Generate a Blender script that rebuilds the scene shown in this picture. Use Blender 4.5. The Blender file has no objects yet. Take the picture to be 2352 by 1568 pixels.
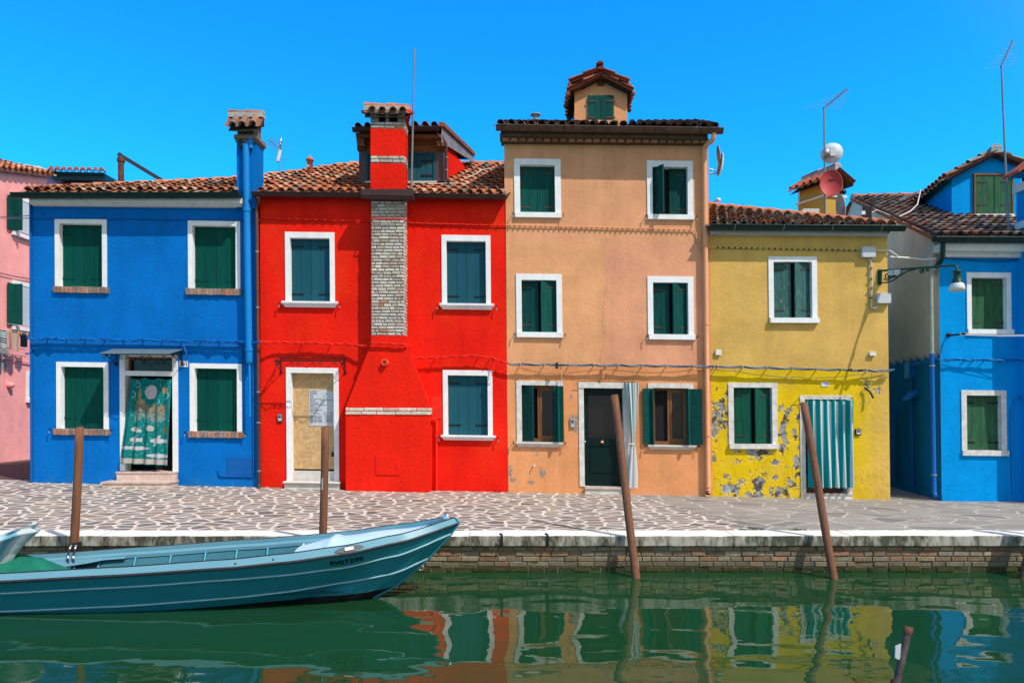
import bpy, math, random
from mathutils import Vector, Matrix, noise
random.seed(7)
sc = bpy.context.scene
COL = sc.collection
F = 1699.0; CX = 1176.0; HZ = 945.0; EYE = 1.73
FY = 15.45          # depth of the row of house fronts
QY = 10.33          # depth of the canal wall
WZ = -0.52          # water level
PX = FY / F         # metres per reference unit on the house fronts
V = Vector

def P(x, y, Y):
    return V(((x - CX) * Y / F, Y, EYE - (y - HZ) * Y / F))

def nz(x, y, s=1.0, seed=0.0, o=4):
    return noise.fractal(V((x * s, y * s, seed)), 1.0, 2.0, o)

# ------------------------------------------------------------------ materials
def new_mat(name):
    m = bpy.data.materials.new(name); m.use_nodes = True
    nt = m.node_tree; nt.nodes.clear()
    out = nt.nodes.new('ShaderNodeOutputMaterial')
    b = nt.nodes.new('ShaderNodeBsdfPrincipled')
    nt.links.new(b.outputs[0], out.inputs[0])
    return m, nt, b

def N(nt, t, **kw):
    n = nt.nodes.new(t)
    for k, v in kw.items():
        if k in n.inputs.keys(): n.inputs[k].default_value = v
        else: setattr(n, k, v)
    return n

def coords(nt, scale=(1, 1, 1)):
    tc = nt.nodes.new('ShaderNodeNewGeometry')
    mp = nt.nodes.new('ShaderNodeMapping'); mp.inputs['Scale'].default_value = scale
    nt.links.new(tc.outputs['Position'], mp.inputs[0])
    return mp.outputs[0]

def ramp(nt, fac, stops):
    r = nt.nodes.new('ShaderNodeValToRGB')
    el = r.color_ramp.elements
    while len(el) < len(stops): el.new(0.5)
    for e, (p, c) in zip(el, stops):
        e.position = p; e.color = (c[0], c[1], c[2], 1)
    nt.links.new(fac, r.inputs[0])
    return r.outputs[0]

def mixc(nt, fac, a, b, mode='MIX'):
    m = nt.nodes.new('ShaderNodeMix'); m.data_type = 'RGBA'; m.blend_type = mode
    if isinstance(fac, float): m.inputs[0].default_value = fac
    else: nt.links.new(fac, m.inputs[0])
    for s, i in ((a, 6), (b, 7)):
        if isinstance(s, tuple): m.inputs[i].default_value = (s[0], s[1], s[2], 1)
        else: nt.links.new(s, m.inputs[i])
    return m.outputs[2]

def mat(name, col=None, rough=0.7, metal=0.0, var=0.0, vs=3.0, bump=0.0, bs=60.0, stretch=(1, 1, 1), fine=0.0, coat=0.0, spec=0.22, bd=0.02, streak=0.0, each=0.0):
    """col None: colour comes from the mesh attribute Col (a real pigment map); var: blotches, bump: relief."""
    m, nt, b = new_mat(name)
    b.inputs['Roughness'].default_value = rough
    b.inputs['Metallic'].default_value = metal
    b.inputs['Specular IOR Level'].default_value = spec
    b.inputs['Coat Weight'].default_value = coat
    if col is None:
        a = nt.nodes.new('ShaderNodeAttribute'); a.attribute_name = 'Col'; c = a.outputs['Color']
    else:
        r = nt.nodes.new('ShaderNodeRGB'); r.outputs[0].default_value = (*col, 1); c = r.outputs[0]
    if var > 0:
        n = N(nt, 'ShaderNodeTexNoise', Scale=vs, Detail=6.0, Roughness=0.65)
        nt.links.new(coords(nt, stretch), n.inputs['Vector'])
        lo = 1 - var; hi = 1 + var * 0.6
        g = ramp(nt, n.outputs[0], [(0.3, (lo, lo, lo)), (0.7, (hi, hi, hi))])
        c = mixc(nt, 1.0, c, g, 'MULTIPLY')
    if streak > 0:
        n = N(nt, 'ShaderNodeTexNoise', Scale=2.2, Detail=7.0, Roughness=0.7)
        nt.links.new(coords(nt, (1.6, 1.6, 0.16)), n.inputs['Vector'])
        g = ramp(nt, n.outputs[0], [(0.28, (1 - streak,) * 3), (0.52, (1, 1, 1)), (0.75, (1 + streak * .5,) * 3)])
        c = mixc(nt, 1.0, c, g, 'MULTIPLY')
    if each > 0:
        oi = nt.nodes.new('ShaderNodeObjectInfo')
        g = ramp(nt, oi.outputs['Random'], [(0.0, (1 - each, 1 - each, 1 - each * .7)), (0.5, (1, 1, 1)), (1.0, (1 + each * 1.1, 1 + each, 1 + each * .8))])
        c = mixc(nt, 1.0, c, g, 'MULTIPLY')
    if fine > 0:
        n = N(nt, 'ShaderNodeTexNoise', Scale=90.0, Detail=3.0)
        nt.links.new(coords(nt, stretch), n.inputs['Vector'])
        g = ramp(nt, n.outputs[0], [(0.3, (1 - fine,) * 3), (0.7, (1 + fine,) * 3)])
        c = mixc(nt, 1.0, c, g, 'MULTIPLY')
    nt.links.new(c, b.inputs['Base Color'])
    if bump > 0:
        n = N(nt, 'ShaderNodeTexNoise', Scale=bs, Detail=5.0, Roughness=0.6)
        nt.links.new(coords(nt, stretch), n.inputs['Vector'])
        bp = N(nt, 'ShaderNodeBump', Strength=bump, Distance=bd)
        nt.links.new(n.outputs[0], bp.inputs['Height'])
        nt.links.new(bp.outputs[0], b.inputs['Normal'])
    return m

M = {}
M['stucco'] = mat('stucco', None, 0.95, streak=0.10, var=0.12, vs=1.3, bump=0.5, bs=24, fine=0.06, spec=0.04, bd=0.03)
M['plaster'] = mat('plaster_fine', None, 0.95, streak=0.10, var=0.09, vs=2.0, bump=0.3, bs=16, fine=0.05, spec=0.04, bd=0.03)
M['white'] = mat('white_paint', (0.79, 0.79, 0.78), 0.8, streak=0.10, var=0.10, vs=5, bump=0.25, bs=40, fine=0.03)
M['oldwhite'] = mat('weathered_white_paint', (0.66, 0.63, 0.58), 0.85, var=0.28, vs=7, bump=0.4, bs=40, fine=0.06)
M['istria'] = mat('white_stone', (0.60, 0.56, 0.50), 0.8, var=0.18, vs=6, bump=0.2, bs=30)
M['pinkstone'] = mat('pink_marble', (0.62, 0.46, 0.38), 0.6, var=0.3, vs=6, bump=0.1)
M['cornice'] = mat('cornice_plaster', (0.70, 0.69, 0.66), 0.9, var=0.14, vs=4, bump=0.2)
M['greycornice'] = mat('grey_cornice_plaster', (0.42, 0.41, 0.40), 0.9, var=0.14, vs=4)
M['green'] = mat('green_shutter_paint', (0.002, 0.066, 0.050), 0.6, var=0.18, vs=4, stretch=(5, 1, 0.5), fine=0.08, spec=0.06, each=0.16)
M['dkgreen'] = mat('dark_green_paint', (0.006, 0.070, 0.060), 0.6, var=0.35, vs=5, stretch=(6, 1, 0.5), fine=0.1, spec=0.06, each=0.25)
M['shadegreen'] = mat('door_green_with_shade', (0.0012, 0.014, 0.013), 0.4, var=0.2, vs=5, spec=0.15)  # near-black: the shade of the recessed doorway is put into this green
M['midgreen'] = mat('mid_green_paint', (0.009, 0.082, 0.054), 0.65, var=0.35, vs=6, stretch=(4, 1, 0.5), fine=0.1, spec=0.05)
M['ltgreen'] = mat('faded_green_paint', (0.036, 0.112, 0.058), 0.65, var=0.35, vs=6, stretch=(3, 1, 0.5), fine=0.1, spec=0.05)
M['worn'] = None
M['teal'] = mat('slate_teal_paint', (0.014, 0.086, 0.120), 0.6, var=0.10, vs=3, fine=0.05, spec=0.06, stretch=(4, 1, 0.6), each=0.10)
M['black'] = mat('black_iron', (0.012, 0.012, 0.013), 0.5, var=0.2, vs=20)
M['rustiron'] = mat('rusty_hinge_iron', (0.075, 0.055, 0.045), 0.8, var=0.5, vs=30)
M['dark'] = mat('dark_room', (0.012, 0.012, 0.014), 0.9)
M['gutgreen'] = mat('dark_green_gutter', (0.006, 0.030, 0.026), 0.35, var=0.3, vs=8)
M['gutbrown'] = mat('brown_gutter', (0.060, 0.028, 0.026), 0.4, var=0.25, vs=9)
M['gutrust'] = mat('weathered_copper_gutter', (0.105, 0.058, 0.040), 0.6, var=0.5, vs=8)
M['pipebrown'] = mat('brown_pipe', (0.125, 0.050, 0.036), 0.4, var=0.2, vs=7)
M['pipeblue'] = mat('blue_painted_pipe', (0.003, 0.20, 0.56), 0.5, var=0.08)
M['pipeblue2'] = mat('azure_painted_pipe', (0.003, 0.10, 0.36), 0.5, var=0.08)
M['pipeorange'] = mat('orange_painted_pipe', (0.72, 0.33, 0.16), 0.6, var=0.12)
M['pipered'] = mat('red_painted_pipe', (0.80, 0.02, 0.008), 0.6, var=0.1)
M['greypipe'] = mat('grey_pipe', (0.33, 0.32, 0.27), 0.7, var=0.2)
M['tile'] = mat('clay_tile', None, 0.9, var=0.38, vs=9, bump=0.3, bs=40, fine=0.14, spec=0.2)
M['brick'] = mat('brick', None, 0.95, var=0.30, vs=14, bump=0.6, bs=40, fine=0.16, spec=0.2)
M['mortar'] = mat('mortar', (0.40, 0.385, 0.36), 0.95, var=0.2, vs=10, bump=0.5, bs=50)
M['wetmortar'] = mat('damp_mortar', (0.175, 0.16, 0.125), 0.9, var=0.45, vs=8, bump=0.5, bs=50)
M['metal'] = mat('galvanised_steel', (0.42, 0.44, 0.46), 0.35, 0.8, var=0.15)
M['dkmetal'] = mat('dark_steel', (0.09, 0.10, 0.11), 0.45, 0.6, var=0.2)
M['rust'] = mat('rusty_steel', (0.14, 0.055, 0.032), 0.75, 0.2, var=0.5, vs=11, bump=0.2)
M['greyplastic'] = mat('light_grey_plastic', (0.52, 0.54, 0.55), 0.5, var=0.04)
M['cable'] = mat('grey_blue_cable', (0.09, 0.20, 0.30), 0.5, var=0.1)
M['blackcable'] = mat('black_cable', (0.02, 0.025, 0.025), 0.5)
M['whitecable'] = mat('white_cable', (0.66, 0.66, 0.64), 0.5)
M['yelcable'] = mat('yellow_cable', (0.50, 0.42, 0.16), 0.6)
M['wood'] = mat('brown_wood', (0.20, 0.085, 0.030), 0.5, var=0.25, vs=6, stretch=(4, 4, 0.6))
M['rawwood'] = mat('raw_timber', (0.20, 0.075, 0.025), 0.7, var=0.35, vs=5, stretch=(0.6, 3, 5), bump=0.2)
M['copper'] = mat('brown_sheet_metal', (0.10, 0.055, 0.060), 0.45, 0.35, var=0.25, vs=5)
M['lead'] = mat('grey_lead_sheet', (0.30, 0.27, 0.27), 0.5, 0.3, var=0.3, vs=4)
M['cloth'] = mat('printed_cloth', None, 0.95, fine=0.08, spec=0.1)
M['tarp'] = mat('green_tarpaulin', (0.006, 0.145, 0.095), 0.7, var=0.2, vs=7, bump=0.4, bs=10)
M['ink'] = mat('black_ink', (0.008, 0.009, 0.012), 0.6)
M['blueink'] = mat('blue_enamel', (0.02, 0.035, 0.13), 0.5)
M['paper'] = mat('notice_sheet', (0.50, 0.53, 0.56), 0.6, var=0.05)
M['yellowsticker'] = mat('yellow_sticker', (0.75, 0.42, 0.01), 0.6)
M['chrome'] = mat('chrome', (0.75, 0.76, 0.78), 0.12, 1.0)
M['rubber'] = mat('black_rubber_rail', (0.03, 0.03, 0.035), 0.5, var=0.3, vs=20)
M['reddish'] = mat('red_dish_paint', (0.42, 0.045, 0.045), 0.55, var=0.06)
M['whitedish'] = mat('pale_dish_paint', (0.60, 0.63, 0.66), 0.45, var=0.05)
M['greydish'] = mat('grey_dish_paint', (0.30, 0.32, 0.34), 0.5, var=0.08)
M['lampgreen'] = mat('bottle_green_iron', (0.008, 0.055, 0.036), 0.4, var=0.15)
M['post'] = mat('brown_mooring_post', (0.190, 0.078, 0.040), 0.65, var=0.42, vs=6, stretch=(8, 8, 0.35), bump=0.3, bs=14, fine=0.08, streak=0.12)
M['wetpost'] = mat('pale_tide_band', (0.30, 0.22, 0.18), 0.6, var=0.3, vs=12)
M['oldpipe'] = mat('grey_rusted_pipe', (0.10, 0.085, 0.075), 0.7, 0.3, var=0.6, vs=16, bump=0.3)
M['weed'] = mat('green_weed', (0.06, 0.11, 0.015), 0.9, var=0.4)
M['hull'] = mat('teal_hull_paint', (0.012, 0.215, 0.30), 0.36, var=0.12, vs=2.2, stretch=(0.4, 1, 3), fine=0.04, spec=0.45)
M['deck'] = mat('pale_blue_deck', (0.46, 0.66, 0.76), 0.4, var=0.08, vs=3, fine=0.03)
M['gunwale'] = mat('light_blue_gunwale', (0.125, 0.285, 0.355), 0.38, var=0.08, vs=3, stretch=(0.5, 1, 3))
M['strake'] = mat('painted_strake_highlight', (0.27, 0.47, 0.56), 0.35, var=0.15, vs=5)  # highlight along the strake ledges is put into this pale colour
M['aerial'] = mat('dull_aerial_metal', (0.20, 0.23, 0.26), 0.45, 0.5, var=0.2)
M['antifoul'] = mat('black_antifouling', (0.010, 0.011, 0.013), 0.6, var=0.2)
M['inner'] = mat('teal_hull_interior', (0.035, 0.14, 0.185), 0.55, var=0.12, vs=4)

def glass_pane(name, col, rough=0.03):
    m, nt, b = new_mat(name)
    b.inputs['Base Color'].default_value = (*col, 1)
    b.inputs['Roughness'].default_value = rough
    b.inputs['Specular IOR Level'].default_value = 0.35
    return m
M['glass'] = glass_pane('window_glass', (0.010, 0.008, 0.007))
M['awnglass'] = glass_pane('awning_glass', (0.16, 0.22, 0.22), 0.15)

def lamp_glass():
    m, nt, b = new_mat('frosted_lamp_glass')
    b.inputs['Base Color'].default_value = (0.8, 0.8, 0.78, 1)
    b.inputs['Roughness'].default_value = 0.25
    b.inputs['Transmission Weight'].default_value = 0.25
    return m
M['lampglass'] = lamp_glass()

def osb():
    m, nt, b = new_mat('chipboard')
    v = N(nt, 'ShaderNodeTexVoronoi', Scale=52.0)
    n = N(nt, 'ShaderNodeTexNoise', Scale=7.0, Detail=3.0, Distortion=1.5)
    nt.links.new(coords(nt, (0.9, 1, 1.1)), v.inputs['Vector'])
    nt.links.new(coords(nt), n.inputs['Vector'])
    c1 = ramp(nt, v.outputs['Color'], [(0.1, (0.46, 0.27, 0.11)), (0.5, (0.55, 0.34, 0.15)), (0.9, (0.66, 0.45, 0.22))])
    g = ramp(nt, n.outputs[0], [(0.3, (0.75, 0.75, 0.75)), (0.7, (1.1, 1.1, 1.1))])
    nt.links.new(mixc(nt, 1.0, c1, g, 'MULTIPLY'), b.inputs['Base Color'])
    b.inputs['Roughness'].default_value = 0.8
    return m
M['osb'] = osb()

def worn_paint():
    m, nt, b = new_mat('peeling_green_paint')
    n = N(nt, 'ShaderNodeTexNoise', Scale=5.0, Detail=8.0, Roughness=0.7)
    nt.links.new(coords(nt, (9, 1, 1.3)), n.inputs['Vector'])
    c = ramp(nt, n.outputs[0], [(0.0, (0.006, 0.05, 0.045)), (0.55, (0.012, 0.095, 0.085)), (0.61, (0.03, 0.13, 0.12)), (0.645, (0.42, 0.25, 0.13))])
    nt.links.new(c, b.inputs['Base Color'])
    b.inputs['Roughness'].default_value = 0.65
    return m
M['worn'] = worn_paint()

def paving():
    m, nt, b = new_mat('crazy_paving')
    pos = coords(nt)
    wn = N(nt, 'ShaderNodeTexNoise', Scale=2.3, Detail=2.0)
    nt.links.new(pos, wn.inputs['Vector'])
    add = N(nt, 'ShaderNodeVectorMath', operation='MULTIPLY_ADD')
    nt.links.new(wn.outputs['Color'], add.inputs[0]); add.inputs[1].default_value = (0.10, 0.10, 0.0); nt.links.new(pos, add.inputs[2])
    mp = nt.nodes.new('ShaderNodeMapping'); mp.inputs['Scale'].default_value = (0.88, 1.05, 0); nt.links.new(add.outputs[0], mp.inputs[0])
    def cells(scale, e0, e1):
        e = N(nt, 'ShaderNodeTexVoronoi', Scale=scale, feature='DISTANCE_TO_EDGE', voronoi_dimensions='2D')
        f = N(nt, 'ShaderNodeTexVoronoi', Scale=scale, voronoi_dimensions='2D')
        nt.links.new(mp.outputs[0], e.inputs['Vector']); nt.links.new(mp.outputs[0], f.inputs['Vector'])
        return ramp(nt, e.outputs['Distance'], [(e0, (0, 0, 0)), (e1, (1, 1, 1))]), f.outputs['Color']
    ea, ca = cells(3.9, 0.078, 0.112)
    eb, cb = cells(1.9, 0.030, 0.050)
    sep = nt.nodes.new('ShaderNodeSeparateColor'); nt.links.new(ca, sep.inputs[0])
    sa = ramp(nt, sep.outputs[0], [(0.0, (0.115, 0.095, 0.09)), (0.2, (0.17, 0.145, 0.13)), (0.4, (0.235, 0.205, 0.18)), (0.6, (0.20, 0.155, 0.125)), (0.8, (0.27, 0.235, 0.20)), (0.92, (0.29, 0.185, 0.125)), (1.0, (0.14, 0.12, 0.115))])
    sepb = nt.nodes.new('ShaderNodeSeparateColor'); nt.links.new(cb, sepb.inputs[0])
    sb = ramp(nt, sepb.outputs[1], [(0.0, (0.17, 0.155, 0.145)), (0.3, (0.23, 0.205, 0.18)), (1.0, (0.29, 0.255, 0.22))])
    A = mixc(nt, ea, (0.60, 0.53, 0.45), sa)
    B = mixc(nt, eb, (0.43, 0.39, 0.34), sb)
    # older paving to the right of an oblique seam, brown setts in the alley on the left
    xyz = nt.nodes.new('ShaderNodeSeparateXYZ'); nt.links.new(pos, xyz.inputs[0])
    seam = N(nt, 'ShaderNodeMath', operation='MULTIPLY_ADD'); nt.links.new(xyz.outputs[1], seam.inputs[0]); seam.inputs[1].default_value = 0.231
    nt.links.new(xyz.outputs[0], seam.inputs[2])
    gt = N(nt, 'ShaderNodeMath', operation='GREATER_THAN'); nt.links.new(seam.outputs[0], gt.inputs[0]); gt.inputs[1].default_value = 2.76 + 14.7 * 0.231
    c = mixc(nt, gt.outputs[0], A, B)
    lt = N(nt, 'ShaderNodeMath', operation='GREATER_THAN'); nt.links.new(xyz.outputs[1], lt.inputs[0]); lt.inputs[1].default_value = 15.9
    lt2 = N(nt, 'ShaderNodeMath', operation='LESS_THAN'); nt.links.new(xyz.outputs[0], lt2.inputs[0]); lt2.inputs[1].default_value = -5.0
    mm = N(nt, 'ShaderNodeMath', operation='MULTIPLY'); nt.links.new(lt.outputs[0], mm.inputs[0]); nt.links.new(lt2.outputs[0], mm.inputs[1])
    br = N(nt, 'ShaderNodeTexBrick', Scale=5.0, **{'Color1': (0.085, 0.035, 0.024, 1), 'Color2': (0.115, 0.05, 0.032, 1), 'Mortar': (0.05, 0.03, 0.022, 1)})
    nt.links.new(pos, br.inputs['Vector'])
    c = mixc(nt, mm.outputs[0], c, br.outputs[0])
    gn = N(nt, 'ShaderNodeTexNoise', Scale=1.1, Detail=8.0, Roughness=0.7); nt.links.new(pos, gn.inputs['Vector'])
    g = ramp(nt, gn.outputs[0], [(0.3, (0.8, 0.8, 0.8)), (0.7, (1.12, 1.12, 1.12))])
    fn = N(nt, 'ShaderNodeTexNoise', Scale=45.0, Detail=4.0); nt.links.new(pos, fn.inputs['Vector'])
    g2 = ramp(nt, fn.outputs[0], [(0.3, (0.85, 0.85, 0.85)), (0.7, (1.12, 1.12, 1.12))])
    c = mixc(nt, 1.0, mixc(nt, 1.0, c, g, 'MULTIPLY'), g2, 'MULTIPLY')
    nt.links.new(c, b.inputs['Base Color'])
    b.inputs['Roughness'].default_value = 0.85
    bp = N(nt, 'ShaderNodeBump', Strength=0.4, Distance=0.012)
    hs = mixc(nt, gt.outputs[0], ea, eb)
    nt.links.new(hs, bp.inputs['Height']); nt.links.new(bp.outputs[0], b.inputs['Normal'])
    return m
M['paving'] = paving()

def kerb_stone():
    m, nt, b = new_mat('weathered_kerb_stone')
    pos = coords(nt)
    xyz = nt.nodes.new('ShaderNodeSeparateXYZ'); nt.links.new(pos, xyz.inputs[0])
    n = N(nt, 'ShaderNodeTexNoise', Scale=4.0, Detail=9.0, Roughness=0.75); nt.links.new(coords(nt, (2.2, 1, 0.8)), n.inputs['Vector'])
    n2 = N(nt, 'ShaderNodeTexNoise', Scale=0.7, Detail=3.0); nt.links.new(pos, n2.inputs['Vector'])
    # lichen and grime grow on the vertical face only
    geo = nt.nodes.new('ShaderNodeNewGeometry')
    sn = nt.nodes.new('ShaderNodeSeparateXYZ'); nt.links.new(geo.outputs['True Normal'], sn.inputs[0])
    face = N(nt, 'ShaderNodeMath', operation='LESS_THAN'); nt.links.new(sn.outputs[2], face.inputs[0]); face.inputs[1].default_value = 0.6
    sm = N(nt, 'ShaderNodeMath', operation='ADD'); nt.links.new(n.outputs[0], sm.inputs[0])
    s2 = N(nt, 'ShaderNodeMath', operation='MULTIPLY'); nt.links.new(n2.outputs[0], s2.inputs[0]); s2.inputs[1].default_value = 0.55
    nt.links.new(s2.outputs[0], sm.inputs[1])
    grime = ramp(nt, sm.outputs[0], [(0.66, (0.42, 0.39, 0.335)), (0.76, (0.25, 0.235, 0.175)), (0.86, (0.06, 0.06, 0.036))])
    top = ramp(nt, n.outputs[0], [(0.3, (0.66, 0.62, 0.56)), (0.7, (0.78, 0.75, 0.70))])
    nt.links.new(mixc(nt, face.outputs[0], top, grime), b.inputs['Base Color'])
    b.inputs['Roughness'].default_value = 0.85
    bp = N(nt, 'ShaderNodeBump', Strength=0.5, Distance=0.015)
    nt.links.new(n.outputs[0], bp.inputs['Height']); nt.links.new(bp.outputs[0], b.inputs['Normal'])
    return m
M['kerb'] = kerb_stone()

def water_mat():
    m, nt, b = new_mat('canal_water')
    b.inputs['Base Color'].default_value = (0.0075, 0.046, 0.016, 1)
    b.inputs['Roughness'].default_value = 0.015
    b.inputs['IOR'].default_value = 1.36
    b.inputs['Specular IOR Level'].default_value = 0.6
    n1 = N(nt, 'ShaderNodeTexNoise', Scale=0.80, Detail=1.3, Roughness=0.40, Distortion=0.4)
    nt.links.new(coords(nt, (0.85, 1.25, 1)), n1.inputs['Vector'])
    n2 = N(nt, 'ShaderNodeTexNoise', Scale=4.2, Detail=1.0)
    nt.links.new(coords(nt, (0.8, 1.3, 1)), n2.inputs['Vector'])
    s = N(nt, 'ShaderNodeMath', operation='MULTIPLY_ADD'); nt.links.new(n2.outputs[0], s.inputs[0]); s.inputs[1].default_value = 0.05
    nt.links.new(n1.outputs[0], s.inputs[2])
    bp = N(nt, 'ShaderNodeBump', Strength=1.0, Distance=0.043)
    nt.links.new(s.outputs[0], bp.inputs['Height']); nt.links.new(bp.outputs[0], b.inputs['Normal'])
    return m
M['water'] = water_mat()

# ------------------------------------------------------------------ mesh builder
class MB:
    def __init__(s):
        s.v = []; s.f = []; s.m = []; s.c = []; s.sm = []; s.mats = []
    def mi(s, m):
        m = M[m] if isinstance(m, str) else m
        if m not in s.mats: s.mats.append(m)
        return s.mats.index(m)
    def add(s, vs, fs, m, col=(1, 1, 1), smooth=False):
        o = len(s.v); s.v.extend(V(p) for p in vs); k = s.mi(m)
        for f in fs:
            s.f.append([i + o for i in f]); s.m.append(k); s.c.append(col); s.sm.append(smooth)
    def quad(s, a, b, c, d, m, col=(1, 1, 1)):
        s.add([a, b, c, d], [(0, 1, 2, 3)], m, col)
    def poly(s, ps, m, col=(1, 1, 1)):
        s.add(ps, [tuple(range(len(ps)))], m, col)
    def hexa(s, p, m, col=(1, 1, 1)):
        s.add(p, [(0, 1, 2, 3), (5, 4, 7, 6), (4, 0, 3, 7), (1, 5, 6, 2), (3, 2, 6, 7), (4, 5, 1, 0)], m, col)
    def box(s, x0, x1, y0, y1, z0, z1, m, col=(1, 1, 1)):
        s.hexa([(x0, y0, z0), (x1, y0, z0), (x1, y0, z1), (x0, y0, z1), (x0, y1, z0), (x1, y1, z0), (x1, y1, z1), (x0, y1, z1)], m, col)
    def prism(s, ps, d, m, col=(1, 1, 1)):
        """polygon ps (list of points) pushed by vector d into a solid"""
        n = len(ps); d = V(d); q = [V(p) + d for p in ps]
        fs = [tuple(range(n)), tuple(range(2 * n - 1, n - 1, -1))]
        fs += [(i, i + n, (i + 1) % n + n, (i + 1) % n) for i in range(n)]
        s.add([V(p) for p in ps] + q, fs, m, col)
    def tube(s, pts, r, m, n=8, col=(1, 1, 1), closed_ends=True):
        pts = [V(p) for p in pts]; k = len(pts)
        rs = r if isinstance(r, (list, tuple)) else [r] * k
        vs = []; up = V((0, 0, 1)); prev = None
        for i, p in enumerate(pts):
            t = (pts[min(i + 1, k - 1)] - pts[max(i - 1, 0)]).normalized()
            if prev is None:
                a = t.cross(up)
                if a.length < 0.05: a = t.cross(V((1, 0, 0)))
            else:
                a = prev - t * prev.dot(t)
            a.normalize(); prev = a; b = t.cross(a)
            for j in range(n):
                g = 2 * math.pi * j / n
                vs.append(p + (a * math.cos(g) + b * math.sin(g)) * rs[i])
        fs = []
        for i in range(k - 1):
            for j in range(n):
                fs.append((i * n + j, i * n + (j + 1) % n, (i + 1) * n + (j + 1) % n, (i + 1) * n + j))
        s.add(vs, fs, m, col, True)
        if closed_ends:
            s.add(vs[:n], [tuple(range(n - 1, -1, -1))], m, col)
            s.add(vs[-n:], [tuple(range(n))], m, col)
    def lathe(s, base, axis, prof, m, n=16, col=(1, 1, 1), smooth=True):
        base = V(base); ax = V(axis).normalized()
        a = ax.cross(V((0, 0, 1)))
        if a.length < 0.05: a = V((1, 0, 0))
        a.normalize(); b = ax.cross(a); vs = []
        for r, h in prof:
            for j in range(n):
                g = 2 * math.pi * j / n
                vs.append(base + ax * h + (a * math.cos(g) + b * math.sin(g)) * r)
        fs = []
        for i in range(len(prof) - 1):
            for j in range(n):
                fs.append((i * n + j, i * n + (j + 1) % n, (i + 1) * n + (j + 1) % n, (i + 1) * n + j))
        s.add(vs, fs, m, col, smooth)
    def sheet(s, fn, nu, nv, m, colf=None, smooth=True):
        vs = [fn(i / nu, j / nv) for j in range(nv + 1) for i in range(nu + 1)]
        o = len(s.v); s.v.extend(V(p) for p in vs); k = s.mi(m); w = nu + 1
        cs = [colf(i / nu, j / nv) for j in range(nv + 1) for i in range(nu + 1)] if colf else None
        for j in range(nv):
            for i in range(nu):
                q = (j * w + i, j * w + i + 1, (j + 1) * w + i + 1, (j + 1) * w + i)
                s.f.append([o + a for a in q]); s.m.append(k); s.sm.append(smooth)
                s.c.append([cs[a] for a in q] if cs else (1, 1, 1))
    def text(s, string, size, origin, xd, zd, m, align='CENTER', thick=0.0, extrude=0.0):
        cu = bpy.data.curves.new('lettering', 'FONT'); cu.body = string; cu.size = size
        cu.align_x = align; cu.align_y = 'CENTER'; cu.offset = thick; cu.resolution_u = 3; cu.extrude = extrude
        o = bpy.data.objects.new('lettering', cu); COL.objects.link(o)
        me = bpy.data.meshes.new_from_object(o.evaluated_get(bpy.context.evaluated_depsgraph_get()))
        xd = V(xd).normalized(); zd = V(zd).normalized(); nd = xd.cross(zd)
        s.add([V(origin) + xd * v.co.x + zd * v.co.y + nd * v.co.z for v in me.vertices], [tuple(p.vertices) for p in me.polygons], m)
        bpy.data.objects.remove(o); bpy.data.curves.remove(cu); bpy.data.meshes.remove(me)
    def build(s, name, parent=None, label=None):
        if parent is None:
            xs = [p.x for p in s.v]; ys = [p.y for p in s.v]; zs = [p.z for p in s.v]
            off = V(((min(xs) + max(xs)) / 2, (min(ys) + max(ys)) / 2, min(zs)))
        else:
            r = parent
            while r.parent: r = r.parent
            off = V(r.location)
        me = bpy.data.meshes.new(name)
        me.from_pydata([p - off for p in s.v], [], s.f)
        for m in s.mats: me.materials.append(m)
        me.polygons.foreach_set('material_index', s.m)
        me.polygons.foreach_set('use_smooth', s.sm)
        at = me.color_attributes.new('Col', 'FLOAT_COLOR', 'CORNER')
        buf = []
        for f, c in zip(s.f, s.c):
            if isinstance(c, list):
                for q in c: buf += [q[0], q[1], q[2], 1.0]
            else:
                buf += [c[0], c[1], c[2], 1.0] * len(f)
        at.data.foreach_set('color', buf)
        me.update()
        o = bpy.data.objects.new(name, me); COL.objects.link(o)
        if parent is None: o.location = off
        else: o.parent = parent
        if label: o['label'] = label
        return o

def tag(o, label, cat, group=None):
    o['label'] = label; o['category'] = cat
    if group: o['group'] = group
    return o

def thing(name, label, cat, loc, group=None):
    o = bpy.data.objects.new(name, None); COL.objects.link(o)
    o.location = V(loc); o.empty_display_size = 0.2
    return tag(o, label, cat, group)

def struct(o):
    o['kind'] = 'structure'; return o

# ------------------------------------------------------------------ building helpers
def arc(c, r, a0, a1, n, ux, uz):
    ux = V(ux); uz = V(uz); c = V(c)
    return [c + ux * (r * math.cos(a0 + (a1 - a0) * i / n)) + uz * (r * math.sin(a0 + (a1 - a0) * i / n)) for i in range(n + 1)]

def spiral(c, r0, r1, a0, turns, n, ux=(1, 0, 0), uz=(0, 0, 1)):
    ux = V(ux); uz = V(uz); c = V(c); out = []
    for i in range(n + 1):
        t = i / n; a = a0 + turns * 2 * math.pi * t; r = r0 + (r1 - r0) * t
        out.append(c + ux * (r * math.cos(a)) + uz * (r * math.sin(a)))
    return out

def polyline(pts, t):
    """point at share t of a polyline, measured by first coordinate weights"""
    L = [0]
    for a, b in zip(pts, pts[1:]): L.append(L[-1] + (b - a).length)
    d = t * L[-1]
    for i in range(len(pts) - 1):
        if d <= L[i + 1] or i == len(pts) - 2:
            k = (d - L[i]) / max(L[i + 1] - L[i], 1e-9)
            return pts[i].lerp(pts[i + 1], k)

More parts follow.
